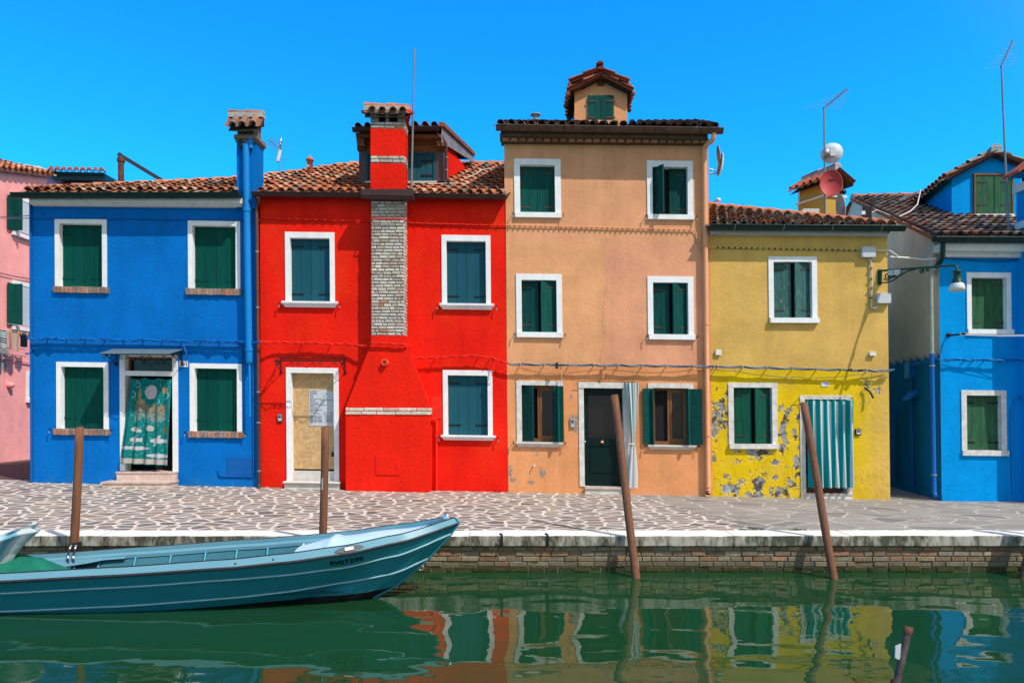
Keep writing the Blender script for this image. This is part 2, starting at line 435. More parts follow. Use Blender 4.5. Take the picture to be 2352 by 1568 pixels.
ORANGE = [(0.52, 0.17, 0.07), (0.46, 0.15, 0.065), (0.56, 0.24, 0.12), (0.50, 0.20, 0.10), (0.40, 0.13, 0.06), (0.62, 0.40, 0.28), (0.30, 0.13, 0.08), (0.55, 0.30, 0.17)]
MIXED = [(0.46, 0.15, 0.065), (0.38, 0.13, 0.06), (0.50, 0.20, 0.10), (0.42, 0.30, 0.22), (0.22, 0.16, 0.12), (0.34, 0.20, 0.13), (0.55, 0.42, 0.32), (0.16, 0.12, 0.10)]
OLD = [(0.20, 0.11, 0.075), (0.13, 0.09, 0.07), (0.26, 0.13, 0.08), (0.30, 0.20, 0.14), (0.10, 0.08, 0.07), (0.33, 0.12, 0.06), (0.24, 0.20, 0.16)]
DARKT = [(0.13, 0.07, 0.055), (0.09, 0.06, 0.05), (0.17, 0.075, 0.05), (0.07, 0.055, 0.05), (0.20, 0.09, 0.06)]

def tile_roof(mb, E, R, nx, ny, pal, rnd, first=0.0, cut=None):
    S = lambda u, v: E(u).lerp(R(u), v)
    adapt = ny > 2
    for i in range(nx + 1):
        if adapt:
            um = min(i / nx, 1); ny = max(1, round((R(um) - E(um)).length / 0.335))
        for j in range(ny):
            for conv in (1, 0):
                u = (i + 0.5) / nx if conv else i / nx
                if conv and i == nx: continue
                if cut and u > cut[0] and j / ny < cut[1]: continue
                v0 = j / ny - first; v1 = (j + 1.22) / ny
                if v1 > 1.0: v1 = 1.0
                a = S(u, v0); b = S(u, v1)
                d = (b - a).normalized()
                du = 0.5 / nx
                sd = (E(min(u + du, 1)) - E(max(u - du, 0)))
                w = (E(1) - E(0)).length / nx * (0.36 if conv else 0.33)
                sd.normalize(); n = sd.cross(d).normalized()
                sd = (d.cross(n)).normalized() * (1 if sd.dot(d.cross(n)) > 0 else -1)
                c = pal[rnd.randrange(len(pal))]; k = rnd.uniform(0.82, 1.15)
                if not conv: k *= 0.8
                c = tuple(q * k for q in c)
                jx = rnd.uniform(-0.012, 0.012); jz = rnd.uniform(-0.008, 0.008)
                vs = []; seg = 6 if conv else 4
                for (p, sc_, lf) in ((a, 1.0, 0.042), (b, 0.80, -0.004)):
                    for rr in ((w, w - 0.016) if p is a and conv else (w,)):
                        for q in range(seg + 1):
                            g = math.pi * q / seg
                            h = math.sin(g) * rr * sc_ * 0.95 if conv else -math.sin(g) * rr * 0.45
                            vs.append(p + sd * (math.cos(g) * rr * sc_ + jx) + n * (h + (lf if conv else lf * 0.4) + jz))
                q1 = seg + 1
                if conv:
                    fs = [(t, t + 1, 2 * q1 + t + 1, 2 * q1 + t) for t in range(seg)]
                    rim = [(t + 1, t, q1 + t, q1 + t + 1) for t in range(seg)]
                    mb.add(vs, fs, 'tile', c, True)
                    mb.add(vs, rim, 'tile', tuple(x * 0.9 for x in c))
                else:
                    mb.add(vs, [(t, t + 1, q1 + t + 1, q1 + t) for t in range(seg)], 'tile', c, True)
    # boards below the tiles
    K = 12; dn = V((0, 0, -0.10))
    k_ = cut[0] if cut else 1.0
    mb.sheet(lambda u, v: S(u * k_, v * 0.97 + 0.02) + dn, K, 2, 'tile', lambda u, v: (0.06, 0.04, 0.03), False)
    if cut: mb.sheet(lambda u, v: S(k_ + (1 - k_) * u, cut[1] + 0.03 + v * (0.96 - cut[1])) + dn, 2, 2, 'tile', lambda u, v: (0.06, 0.04, 0.03), False)

def caps(mb, pts, step, r, pal, rnd, mortar=True):
    pts = [V(p) for p in pts]
    L = sum((b - a).length for a, b in zip(pts, pts[1:])); n = max(1, int(L / step))
    for i in range(n):
        a = polyline(pts, i / n); b = polyline(pts, min(1, (i + 1.12) / n))
        d = (b - a).normalized(); sd = d.cross(V((0, 0, 1))).normalized(); up = sd.cross(d)
        c = pal[rnd.randrange(len(pal))]; k = rnd.uniform(0.85, 1.12); c = tuple(q * k for q in c)
        vs = []
        for (p, rr, l) in ((a, r, 0.02), (b, r * 0.88, 0.0)):
            for q in range(7):
                g = math.pi * q / 6
                vs.append(p + sd * (math.cos(g) * rr) + up * (math.sin(g) * rr * 0.8 + l))
        mb.add(vs, [(t, t + 1, 7 + t + 1, 7 + t) for t in range(6)], 'tile', c, True)
        em = 'mortar' if mortar else 'tile'
        mb.add(vs[:7], [tuple(range(7))], em, tuple(q * .5 for q in c) if not mortar else (1, 1, 1))
        mb.add(vs[7:], [tuple(range(6, -1, -1))], em, tuple(q * .5 for q in c) if not mortar else (1, 1, 1))
    if mortar:
        for a, b in zip(pts, pts[1:]):
            d = (b - a).normalized(); sd = d.cross(V((0, 0, 1))).normalized() * (r * 0.95)
            mb.hexa([a + sd + V((0, 0, -.09)), b + sd + V((0, 0, -.09)), b + sd + V((0, 0, .012)), a + sd + V((0, 0, .012)),
                     a - sd + V((0, 0, -.09)), b - sd + V((0, 0, -.09)), b - sd + V((0, 0, .012)), a - sd + V((0, 0, .012))], 'mortar')

def gutter(mb, p0, p1, r, m, clips=0.8, clipm=None):
    p0 = V(p0); p1 = V(p1); d = (p1 - p0).normalized(); f = V((0, -1, 0)); f = (f - d * f.dot(d)).normalized(); up = V((0, 0, 1)); up = (up - d * up.dot(d)).normalized()
    prof = [(r * math.cos(g), r * math.sin(g)) for g in [math.pi + math.pi * i / 8 for i in range(9)]]
    prof2 = [(x * 0.88, y * 0.88) for x, y in prof]
    vs = []
    for p in (p0, p1):
        for x, y in prof + prof2: vs.append(p + f * x + up * y)
    n = 9; o = 18
    fs = [(i, i + 1, o + i + 1, o + i) for i in range(8)] + [(n + i + 1, n + i, o + n + i, o + n + i + 1) for i in range(8)]
    mb.add(vs, fs, m, smooth=True)
    for k in (0, o):
        mb.add(vs[k:k + 9], [tuple(range(9))], m)
    mb.tube([p0 + f * r, p1 + f * r], r * 0.13, m, 6)
    if clips:
        L = (p1 - p0).length; q = int(L / clips)
        for i in range(q + 1):
            a = p0 + d * (L * (i + 0.5) / (q + 1))
            pts = [a + f * (r * 1.04 * math.cos(g)) + up * (r * 1.04 * math.sin(g)) for g in [math.pi * 1.0 + math.pi * t / 8 for t in range(9)]]
            mb.tube(pts, 0.006, clipm or m, 5)

def bricks(mb, p0, ux, uz, w, h, bw, bh, out, cols, rnd, gap=0.012, depth=0.02, jag=0.006, face=None):
    """courses of single rough bricks set on a mortar face; ux across, uz up, out towards the viewer"""
    ux = V(ux); uz = V(uz); out = V(out); p0 = V(p0); ny = max(1, round(h / bh)); bh = h / ny
    for j in range(ny):
        x = -(bw * 0.5 if j % 2 else 0) - rnd.uniform(0, 0.03)
        while x < w - 0.01:
            l = bw * rnd.uniform(0.75, 1.15)
            if rnd.random() < 0.16: l *= 0.55
            a = max(0, x); b = min(w, x + l)
            x += l
            if b - a < 0.03: continue
            if b > w - 0.03: b = w
            z0 = j * bh + gap * 0.5 + rnd.uniform(0, 0.003); z1 = (j + 1) * bh - gap * 0.5
            dd = depth + rnd.uniform(-jag, jag)
            c = cols(rnd, (a + b) / 2, (j + 0.5) / ny)
            g = gap * 0.5
            def q(xx, zz, o):
                return p0 + ux * xx + uz * (zz + rnd.uniform(-0.002, 0.002)) + out * o
            e = min(0.008, depth * 0.4)
            fr = [q(a + g + e, z0 + e, dd), q(b - g - e, z0 + e, dd), q(b - g - e, z1 - e, dd), q(a + g + e, z1 - e, dd)]
            bk = [q(a + g, z0, dd - e * 1.5), q(b - g, z0, dd - e * 1.5), q(b - g, z1, dd - e * 1.5), q(a + g, z1, dd - e * 1.5)]
            b0 = [q(a + g, z0, -0.01), q(b - g, z0, -0.01), q(b - g, z1, -0.01), q(a + g, z1, -0.01)]
            fs = [(0, 1, 2, 3)]
            for t in range(4):
                u = (t + 1) % 4
                fs.append((4 + t, 4 + u, u, t)); fs.append((8 + t, 8 + u, 4 + u, 4 + t))
            mb.add(fr + bk + b0, fs, 'brick', c)

class House:
    def __init__(s, xc, yc, A, B, root):
        s.xc = xc; s.yc = yc; s.A = A; s.B = B; s.root = root; s.holes = []
    def m(s, u, v):
        return u + s.A * (v - s.yc), v + s.B * (u - s.xc)
    def pt(s, u, v, d=0.0):
        """wall coordinates to the world; d metres behind (+) or in front of (-) the house front"""
        p = P(*s.m(u, v), FY); p.y = FY + d; return p
    def inv(s, x, y):
        u, v = x, y
        for _ in range(6):
            u = x - s.A * (v - s.yc); v = y - s.B * (u - s.xc)
        return u, v
    def rect(s, r):
        cx, cy = s.inv((r[0] + r[1]) / 2, (r[2] + r[3]) / 2); w = (r[1] - r[0]) / 2; h = (r[3] - r[2]) / 2
        return cx - w, cx + w, cy - h, cy + h
    def slab(s, mb, r, d0, d1, m, local=False, col=(1, 1, 1)):
        u0, u1, v0, v1 = r if local else s.rect(r)
        mb.hexa([s.pt(u0, v1, d0), s.pt(u1, v1, d0), s.pt(u1, v0, d0), s.pt(u0, v0, d0),
                 s.pt(u0, v1, d1), s.pt(u1, v1, d1), s.pt(u1, v0, d1), s.pt(u0, v0, d1)], m, col)
    def wall(s, mb, x0, x1, y0, y1, step, m, colf, fine=None, d=0.0, depthf=None):
        us = {x0, x1}; vs = {y0, y1}
        for h in s.holes: us |= {h[0], h[1]}; vs |= {h[2], h[3]}
        def fill(vals, st):
            vals = sorted(vals); out = []
            for a, b in zip(vals, vals[1:]):
                k = max(1, math.ceil((b - a) / (st((a + b) / 2) if callable(st) else st)))
                out += [a + (b - a) * i / k for i in range(k)]
            return out + [vals[-1]]
        if fine: vs |= {fine[0]}
        us = fill(us, fine[1] if fine else step)
        vs = fill(vs, (lambda v: fine[1] if v > fine[0] else step) if fine else step)
        idx = {}; o = len(mb.v); k = mb.mi(m); cc = []
        def vid(i, j):
            if (i, j) not in idx:
                idx[(i, j)] = len(mb.v); q_ = s.m(us[i], vs[j]); mb.v.append(s.pt(us[i], vs[j], d + (depthf(*q_) if depthf else 0.0))); cc.append(colf(*q_))
            return idx[(i, j)]
        for j in range(len(vs) - 1):
            for i in range(len(us) - 1):
                cu = (us[i] + us[i + 1]) / 2; cv = (vs[j] + vs[j + 1]) / 2
                if any(h[0] < cu < h[1] and h[2] < cv < h[3] for h in s.holes): continue
                q = [vid(i, j + 1), vid(i + 1, j + 1), vid(i + 1, j), vid(i, j)]
                mb.f.append(q); mb.m.append(k); mb.sm.append(False); mb.c.append([cc[a - o] for a in q])
    def shell(s, mb, x0, x1, y0, y1, m, col, depth=8.0, kx=0.0, left=True, right=True):
        """side walls, back and top plate of the house"""
        dv = V((kx * depth, depth, 0)); a, b, c, e = s.pt(x0, y1), s.pt(x1, y1), s.pt(x1, y0), s.pt(x0, y0)
        if left: mb.quad(a + dv, a, e, e + dv, m, col)
        if right: mb.quad(b, b + dv, c + dv, c, m, col)
        mb.quad(b + dv, a + dv, e + dv, c + dv, m, col)
        mb.quad(e, c, c + dv, e + dv, m, col)

def leaf(H, parent, uh, v0, v1, w, sgn, ang, m, hm, planks=3, d=0.10, th=0.035, hinges=(0.13, 0.86), hl=0.62, cross=False):
    """one shutter leaf hung at uh; w metres wide, sgn +1 opens to the right of its hinge, ang degrees swung out"""
    mb = MB(); ca = math.cos(math.radians(ang)); sa = math.sin(math.radians(ang))
    dirv = V((sgn * ca, -sa, -H.B * sgn * ca)); nrm = V((-sgn * sa * (1 if sgn > 0 else 1), -ca, 0))
    if sgn < 0: nrm = V((sa, -ca, 0))
    else: nrm = V((-sa, -ca, 0))
    def q(t, v, o):
        p = H.pt(uh, v, d); return p + dirv * t + nrm * o
    def bx(t0, t1, va, vb, o0, o1, mm):
        mb.hexa([q(t0, vb, o1), q(t1, vb, o1), q(t1, va, o1), q(t0, va, o1), q(t0, vb, o0), q(t1, vb, o0), q(t1, va, o0), q(t0, va, o0)], mm)
    if cross:
        n = 4
        for i in range(n):
            a = v0 + (v1 - v0) * i / n; b = v0 + (v1 - v0) * (i + 1) / n
            bx(0.004, w - 0.004, a + 0.5, b - 0.35, -th, 0, m)
        bx(0.008, w - 0.008, v0 + 1, v1 - 1, -th * 0.8, -0.006, m)
    else:
        for i in range(planks):
            a = w * i / planks; b = w * (i + 1) / planks
            bx(a + 0.003, b - 0.003, v0 + 0.6, v1 - 0.6, -th, 0, m)
        bx(0.005, w - 0.005, v0 + 1, v1 - 1, -th * 0.8, -0.007, m)
    for h in hinges:
        vc = v0 + (v1 - v0) * h
        bx(0.0, w * hl, vc - 1.7, vc + 1.7, 0.0, 0.008, hm)
        for t in (0.15, 0.5, 0.85):
            p = q(w * hl * t, vc, 0.008); mb.lathe(p, nrm, [(0.008, 0), (0.006, 0.005), (0.001, 0.006)], hm, 6)
        mb.tube([q(0, vc - 3, 0.004), q(0, vc + 3, 0.004)], 0.009, hm, 6)
    return mb.build('shutter', parent)

def stop_hook(H, parent, x, y, big=True):
    mb = MB(); u, v = H.inv(x, y); p = H.pt(u, v)
    mb.tube([p + V((0, 0.02, 0)), p + V((0, -0.085, 0))], 0.007, 'black', 6)
    a = p + V((0, -0.085, 0))
    mb.tube([a + V((0, 0, 0.035)), a + V((0.002, -0.004, 0.0)), a + V((0, -0.002, -0.05))], [0.009, 0.011, 0.007], 'black', 6)
    if big: mb.tube([a + V((0, -0.006, -0.03)), a + V((0.01, -0.012, -0.075))], [0.012, 0.009], 'metal', 6)
    return mb.build('shutter_stop', parent)

def frame_mesh(H, u0, u1, v0, v1, fl, ft, m, proud=0.022, deep=0.17, bottom=False):
    mb = MB(); a, b, c = u0 + fl, u1 - fl, v0 + ft; d = -proud
    def face(x0, x1, y0, y1): mb.quad(H.pt(x0, y1, d), H.pt(x1, y1, d), H.pt(x1, y0, d), H.pt(x0, y0, d), m)
    face(u0, a, c, v1); face(b, u1, c, v1); face(u0, u1, v0, c)
    def side(xa, ya, xb, yb, da, db): mb.quad(H.pt(xa, ya, da), H.pt(xb, yb, da), H.pt(xb, yb, db), H.pt(xa, ya, db), m)
    side(u0, v0, u0, v1, d, 0.03); side(u1, v1, u1, v0, d, 0.03); side(u1, v0, u0, v0, d, 0.03)
    side(a, v1, a, c, d, deep); side(b, c, b, v1, d, deep); side(a, c, b, c, d, deep); side(a, v1, b, v1, deep, d)
    return mb

def window(H, r, fl=11, ft=12, sill=None, kind='block', sillout=0.07, shut='green', hm='black', angL=0, angR=0, hooks=True, hooky=None, fm='white', planks=2, leaves=True, gap=0.0, hl=0.62, hinges=(0.13, 0.86), label=None, back='dark'):
    u0, u1, v0, v1 = H.rect(r)
    H.holes.append((u0 + 3, u1 - 3, v0 + 3, v1))
    mb = MB(); H.slab(mb, (u0 + 2, u1 - 2, v0 + 2, v1 - 0.5), 0.172, 0.20, back, True)
    w = mb.build('window', H.root, label)
    frame_mesh(H, u0, u1, v0, v1, fl, ft, M[fm]).build('frame', w)
    a, b, c = u0 + fl + 0.5, u1 - fl - 0.5, v0 + ft + 0.5
    if leaves:
        lw = (b - a) * PX / 2 - gap
        leaf(H, w, a, c, v1 - 0.5, lw, 1, angL, M[shut], M[hm], planks, hl=hl, hinges=hinges)
        leaf(H, w, b, c, v1 - 0.5, lw, -1, angR, M[shut], M[hm], planks, hl=hl, hinges=hinges)
    if sill:
        s0, s1, t0, t1 = H.rect(sill); mb = MB()
        t0 = v1
        if kind == 'brick':
            rnd = random.Random(int(r[0])); n = 14
            H.slab(mb, (s0 + 1, s1 - 1, t0 + 0.3, t1 - 0.6), -sillout + 0.008, 0.12, 'mortar', True)
            for i in range(n):
                x0 = s0 + (s1 - s0) * i / n; x1 = s0 + (s1 - s0) * (i + 1) / n; k = rnd.uniform(0.75, 1.25)
                cb = rnd.choice([(0.34, 0.20, 0.15), (0.30, 0.22, 0.17), (0.38, 0.19, 0.12), (0.27, 0.19, 0.16)])
                H.slab(mb, (x0 + 0.45, x1 - 0.45, t0 + rnd.uniform(-.4, .5), t1 + rnd.uniform(-.5, .5)), -sillout - rnd.uniform(0, 0.012), 0.05, 'brick', True, tuple(q * k for q in cb))
        elif kind == 'ogee':
            prof = [(0.0, -sillout), (0.35, -sillout), (0.42, -sillout * 0.82), (0.6, -sillout * 0.78), (0.8, -sillout * 0.5), (1.0, -sillout * 0.42)]
            for (h0, d0), (h1, d1) in zip(prof, prof[1:]):
                e0 = (-sillout - d0) * -1 / PX * 0.9; e1 = (-sillout - d1) * -1 / PX * 0.9
                va = t0 + (t1 - t0) * h0; vb = t0 + (t1 - t0) * h1
                A_ = [H.pt(s0 + e0, va, d0), H.pt(s1 - e0, va, d0), H.pt(s1 - e1, vb, d1), H.pt(s0 + e1, vb, d1)]
                mb.poly(A_[::-1], 'istria' if fm != 'white' else 'white')
                mb.quad(A_[0], A_[3], H.pt(s0 + e1, vb, 0.05), H.pt(s0 + e0, va, 0.05), fm)
                mb.quad(A_[2], A_[1], H.pt(s1 - e0, va, 0.05), H.pt(s1 - e1, vb, 0.05), fm)
            mb.quad(H.pt(s0, t0, -sillout), H.pt(s1, t0, -sillout), H.pt(s1, t0, 0.12), H.pt(s0, t0, 0.12), fm)
            e1 = 0.58 * sillout / PX * 0.9
            mb.quad(H.pt(s0 + e1, t1, 0.05), H.pt(s1 - e1, t1, 0.05), H.pt(s1 - e1, t1, -sillout * 0.42), H.pt(s0 + e1, t1, -sillout * 0.42), fm)
        else:
            H.slab(mb, (s0, s1, t0, t1), -sillout, 0.13, fm, True)
        mb.build('sill', w)
        if hooks:
            hy = hooky if hooky else (sill[2] + sill[3]) / 2
            stop_hook(H, w, sill[0] - 6, hy - H.B * 60); stop_hook(H, w, sill[1] + 5, hy + H.B * 60)
    return w
# ------------------------------------------------------------------ ground, water, canal wall
def ground_z(X):
    xs = [(-10.0, 0.257), (0.75, 0.0), (2.0, -0.03), (7.85, -0.106)]
    a = P(75, 1107, FY); b = P(2040, 1147, FY)
    t = (min(max(X, -13.0), 9.5) - a.x) / (b.x - a.x)
    return a.z + (b.z - a.z) * t

mb = MB()
KY = 10.80
def gfn(u, v):
    X = -45 + 90 * u
    Ys = [KY - 0.02, 11.5, 12.5, 13.5, 14.5, FY, 17, 20, 25, 40, 75]
    k = v * (len(Ys) - 1); i = min(int(k), len(Ys) - 2); Y = Ys[i] + (Ys[i + 1] - Ys[i]) * (k - i)
    t = min(1, max(0, (Y - KY) / (FY - KY)))
    return V((X, Y, ground_z(X) * t - 0.004))
mb.sheet(gfn, 180, 20, 'paving', None, True)
struct(mb.build('pavement'))
mb = MB(); mb.sheet(lambda u, v: V((-60 + 120 * u, -50 + (QY + 0.3 + 50) * v, WZ)), 4, 4, 'water'); struct(mb.build('canal_water'))
mb = MB(); mb.box(-60, 60, -50, QY + 0.2, WZ - 1.6, WZ - 1.5, 'wetmortar'); struct(mb.build('canal_bed'))

rnd = random.Random(3)
mb = MB()
WX0, WX1 = -12.0, 12.0
mb.box(WX0, WX1, QY + 0.075, QY + 0.55, -1.5, -0.16, 'wetmortar')
def qcols(r, x, t):
    base = r.choice([(0.34, 0.18, 0.095), (0.37, 0.26, 0.14), (0.32, 0.22, 0.125), (0.40, 0.31, 0.20), (0.28, 0.18, 0.11), (0.33, 0.28, 0.19), (0.42, 0.20, 0.11), (0.30, 0.24, 0.15)])
    k = r.uniform(0.7, 1.1)
    # silt and algae darken the courses that the tide reaches
    tide = (0.04 if t < .46 else .30 if t < .57 else .66 if t < .69 else 1.0) * r.uniform(.7, 1)
    moss = (0.15, 0.13, 0.085) if t > .46 else (0.050, 0.050, 0.014)
    return tuple(k * (b_ * tide + m_ * (1 - tide)) for b_, m_ in zip(base, moss))
bricks(mb, (WX0, QY + 0.075, -0.74), (1, 0, 0), (0, 0, 1), WX1 - WX0, 0.585, 0.235, 0.073, (0, -1, 0), qcols, rnd, 0.012, 0.014, 0.010)
canal_wall = tag(mb.build('canal_wall'), 'low algae stained brick canal wall along the quay edge under white kerb stones', 'canal wall')
joints = [-12, -9.4, -7.2, -5.75, -4.95, -2.6, -0.6, 1.38, 3.1, 4.72, 7.0, 9.5, 12]
for a, b in zip(joints, joints[1:]):
    mb = MB(); rr = random.Random(a)
    zt = rr.uniform(-0.004, 0.004); yo = rr.uniform(-0.008, 0.008); n = 14; e = 0.016
    def kf(u, v):
        x = a + 0.004 + (b - a - 0.008) * u
        prof = [(QY + 0.02 + yo, -0.155), (QY + yo, -0.14), (QY + yo, -e + zt), (QY + e * 0.4 + yo, -e * 0.35 + zt), (QY + e + yo, zt), (KY, zt * 0.5)]
        y, z = prof[round(v * 5)]
        w = 0.007 * nz(x, z * 3 + y, 4, 3)
        return V((x, y + w, z + w * 0.7))
    mb.sheet(kf, 40, 5, 'kerb', None, False)
    for x in (a + 0.004, b - 0.004):
        mb.poly([(x, QY + 0.01 + yo, -0.15), (x, QY + yo, -e + zt), (x, QY + e + yo, zt), (x, KY, zt), (x, KY, -0.15)], 'mortar')
    mb.quad((a, QY + 0.02 + yo, -0.15), (b, QY + 0.02 + yo, -0.15), (b, KY, -0.15), (a, KY, -0.15), 'mortar')
    mb.build('kerb_stone', canal_wall)
# iron mooring hooks on the quay edge
for x, lab in ((1153, 'black iron mooring hook with side prong on kerb edge, nearer the boat bow'), (1258, 'plain black iron mooring hook on the kerb edge left of the leaning posts')):
    mb = MB(); p = P(x, 1229, QY); r = 0.011
    mb.tube([(p.x - 0.02, QY + 0.08, 0.012), (p.x, QY - 0.02, 0.018), (p.x + 0.006, QY - 0.03, -0.03), (p.x + 0.004, QY - 0.022, -0.14)], r, 'black', 8)
    mb.lathe((p.x - 0.02, QY + 0.08, -0.01), (0, 0, 1), [(0.02, 0), (0.02, 0.03), (0.0, 0.034)], 'black', 8)
    if x < 1200: mb.tube([(p.x + 0.003, QY - 0.028, -0.075), (p.x - 0.03, QY - 0.04, -0.07), (p.x - 0.055, QY - 0.04, -0.05)], r * 0.8, 'black', 6)
    tag(mb.build('mooring_hook'), lab, 'mooring hook', 'iron hooks on the kerb edge')

# ------------------------------------------------------------------ house roots
def root(name, label, x, y):
    return thing(name, label, 'house', P(x, y, FY))
hb = root('blue_house', 'two storey cobalt blue house with patterned door curtain and tall pipe', 335, 1112)
hr = root('red_house', 'two storey scarlet house with brick chimney breast and boarded up door', 880, 1128)
ho = root('orange_house', 'three storey peach orange house with rooftop dormer tower', 1400, 1137)
hy = root('yellow_house', 'low yellow house with peeling paint and striped door curtain', 1837, 1145)
hz_ = root('azure_house', 'azure blue house beyond the narrow alley with side wall in shade', 2260, 1146)
BL = House(335, 780, 0.004, 0.016, hb)
RD = House(880, 790, 0.008, 0.013, hr)
OR = House(1395, 720, 0.0125, 0.013, ho)
YE = House(1837, 830, 0.012, 0.004, hy)
AZ = House(2260, 850, 0.012, 0.010, hz_)

# windows first: they cut the walls
window(BL, (127, 246, 503.5, 659), 10.5, 11, (124.5, 252, 659, 673), 'brick', 0.05, 'green', 'green', hooks=False)
window(BL, (432.5, 552.5, 508, 663.5), 10.5, 11, (428, 556, 663.5, 677.5), 'brick', 0.05, 'green', 'green', hooks=False)
window(BL, (130.5, 250, 831.5, 984.5), 11, 11, (125, 254, 984.5, 998.5), 'brick', 0.05, 'green', 'green', hinges=(0.83,), hooky=987)
window(BL, (436.5, 556, 835, 990.5), 11, 11, (434, 561, 990.5, 1004.5), 'brick', 0.05, 'green', 'green', hinges=(0.83,), hooky=994)
window(RD, (655.5, 769, 533.5, 693), 11, 13.5, (649.5, 777, 693, 706), 'ogee', 0.105, 'teal', hinges=(0.12, 0.875))
window(RD, (1014.7, 1127, 540.5, 698), 11, 13.5, (1010.6, 1135, 698, 711), 'ogee', 0.105, 'teal', hinges=(0.12, 0.875))
window(RD, (1017.6, 1131.4, 850, 999), 11, 12, (1013.8, 1138.8, 999, 1010.5), 'ogee', 0.105, 'teal', hinges=(0.13, 0.84))
window(OR, (1181, 1288, 365.5, 489), 13.5, 14, (1182.8, 1288.7, 489, 500.5), 'block', 0.06, 'dkgreen', 'rustiron')
window(OR, (1486, 1591.6, 370, 494), 12.5, 14, (1487.6, 1593, 494, 505), 'block', 0.06, 'dkgreen', 'rustiron', angL=62)
window(OR, (1185.8, 1291, 629.3, 763), 12.5, 14, (1187, 1292.4, 763, 775), 'block', 0.06, 'dkgreen', 'rustiron', angL=7, angR=24, gap=0.01)
window(OR, (1487.5, 1593, 635, 768), 12.5, 14, (1490, 1595.5, 768, 780), 'block', 0.06, 'dkgreen', 'rustiron', angL=7, angR=26, gap=0.01)
wl = window(OR, (1186.6, 1294, 874.5, 1014.5), 12, 10, (1185, 1292.4, 1014.5, 1026), 'ogee', 0.085, fm='oldwhite', leaves=False, hooky=1016)
wr = window(OR, (1488.6, 1593, 880, 1021.5), 12, 11, (1487.5, 1597.7, 1021.5, 1032), 'ogee', 0.085, fm='oldwhite', leaves=False, hooky=1024)
window(YE, (1765, 1876, 589.5, 730.5), 11.5, 12, (1767, 1879, 730.5, 742), 'block', 0.085, 'worn', 'rustiron', angL=8, angR=22, gap=0.012, hooks=False)
window(YE, (1673, 1785, 878.8, 1018.7), 12, 11, (1674, 1786, 1018.7, 1030), 'block', 0.07, 'midgreen', 'rustiron', angL=10, angR=22, gap=0.015, hooks=False, fm='oldwhite')
window(AZ, (2220, 2321.5, 626, 756.5), 10.5, 12, (2221.3, 2326.4, 756.5, 767.5), 'block', 0.05, 'ltgreen', 'rustiron', hooks=False)
window(AZ, (2207.7, 2311, 896, 1034), 12, 12, (2209, 2315, 1034, 1046), 'block', 0.05, 'ltgreen', 'black', hooks=False, fm='oldwhite')

def casement(H, w, r, curtain_right=True):
    """brown inner casement with glass and net curtain, and four folding shutter leaves swung open"""
    u0, u1, v0, v1 = H.rect(r); a, b, c = u0 + 12, u1 - 12, v0 + 10
    mb = MB(); d0, d1 = 0.115, 0.15; mid = (a + b) / 2
    def bar(x0, x1, y0, y1, e=0.0): H.slab(mb, (x0, x1, y0, y1), d0 - e, d1, 'wood', True)
    bar(a, a + 6, c, v1); bar(b - 6, b, c, v1); bar(a + 6, b - 6, c, c + 6); bar(a + 6, b - 6, v1 - 8, v1)
    bar(mid - 5, mid - 0.4, c + 6, v1 - 8, 0.006); bar(mid + 0.4, mid + 5, c + 6, v1 - 8, 0.009)
    bar(mid + 5, b - 6, c + 6, c + 11, 0.004); bar(mid + 5, b - 6, v1 - 14, v1 - 8, 0.004); bar(b - 10, b - 6, c + 11, v1 - 14, 0.004)
    mb.build('casement', w)
    mb = MB(); H.slab(mb, (mid + 5, b - 10, c + 11, v1 - 14), d0 + 0.012, d0 + 0.018, 'glass', True); mb.build('pane', w)
casement(OR, wl, (1186.6, 1294, 874.5, 1014.5)); casement(OR, wr, (1488.6, 1593, 880, 1021.5))
u0, u1, v0, v1 = OR.rect((1186.6, 1294, 874.5, 1014.5))
leaf(OR, wl, u0 + 13, v0 + 11, v1 - 1, 0.29, 1, 42, M['dkgreen'], M['rustiron'], 2, hinges=())
leaf(OR, wl, u1 - 12, v0 + 11, v1 - 1, 0.20, -1, 96, M['dkgreen'], M['rustiron'], 2, d=0.02, hinges=())
leaf(OR, wl, u1 - 23, v0 + 11, v1 - 0.5, 0.215, 1, 8, M['dkgreen'], M['rustiron'], 2, d=-0.045, hinges=(), cross=True)
u0, u1, v0, v1 = OR.rect((1488.6, 1593, 880, 1021.5))
leaf(OR, wr, u0 + 13, v0 + 12, v1 - 1, 0.235, -1, 7, M['dkgreen'], M['rustiron'], 2, d=-0.035, hinges=(), cross=True)
leaf(OR, wr, u0 + 13, v0 + 12, v1 - 1, 0.10, -1, 84, M['dkgreen'], M['rustiron'], 1, d=-0.01, hinges=())
leaf(OR, wr, u1 - 13, v0 + 12, v1 - 1, 0.20, -1, 92, M['dkgreen'], M['rustiron'], 2, d=0.02, hinges=())
leaf(OR, wr, u1 - 13, v0 + 12, v1 - 1, 0.29, 1, 8, M['dkgreen'], M['rustiron'], 2, d=-0.045, hinges=(), cross=True)

# ------------------------------------------------------------------ doors
def door_recess(H, r, fl, fr, ft, m, deep=0.22, name='door'):
    u0, u1, v0, v1 = H.rect(r)
    H.holes.append((u0 + 3, u1 - 3, v0 + 3, v1))
    return u0, u1, v0, v1
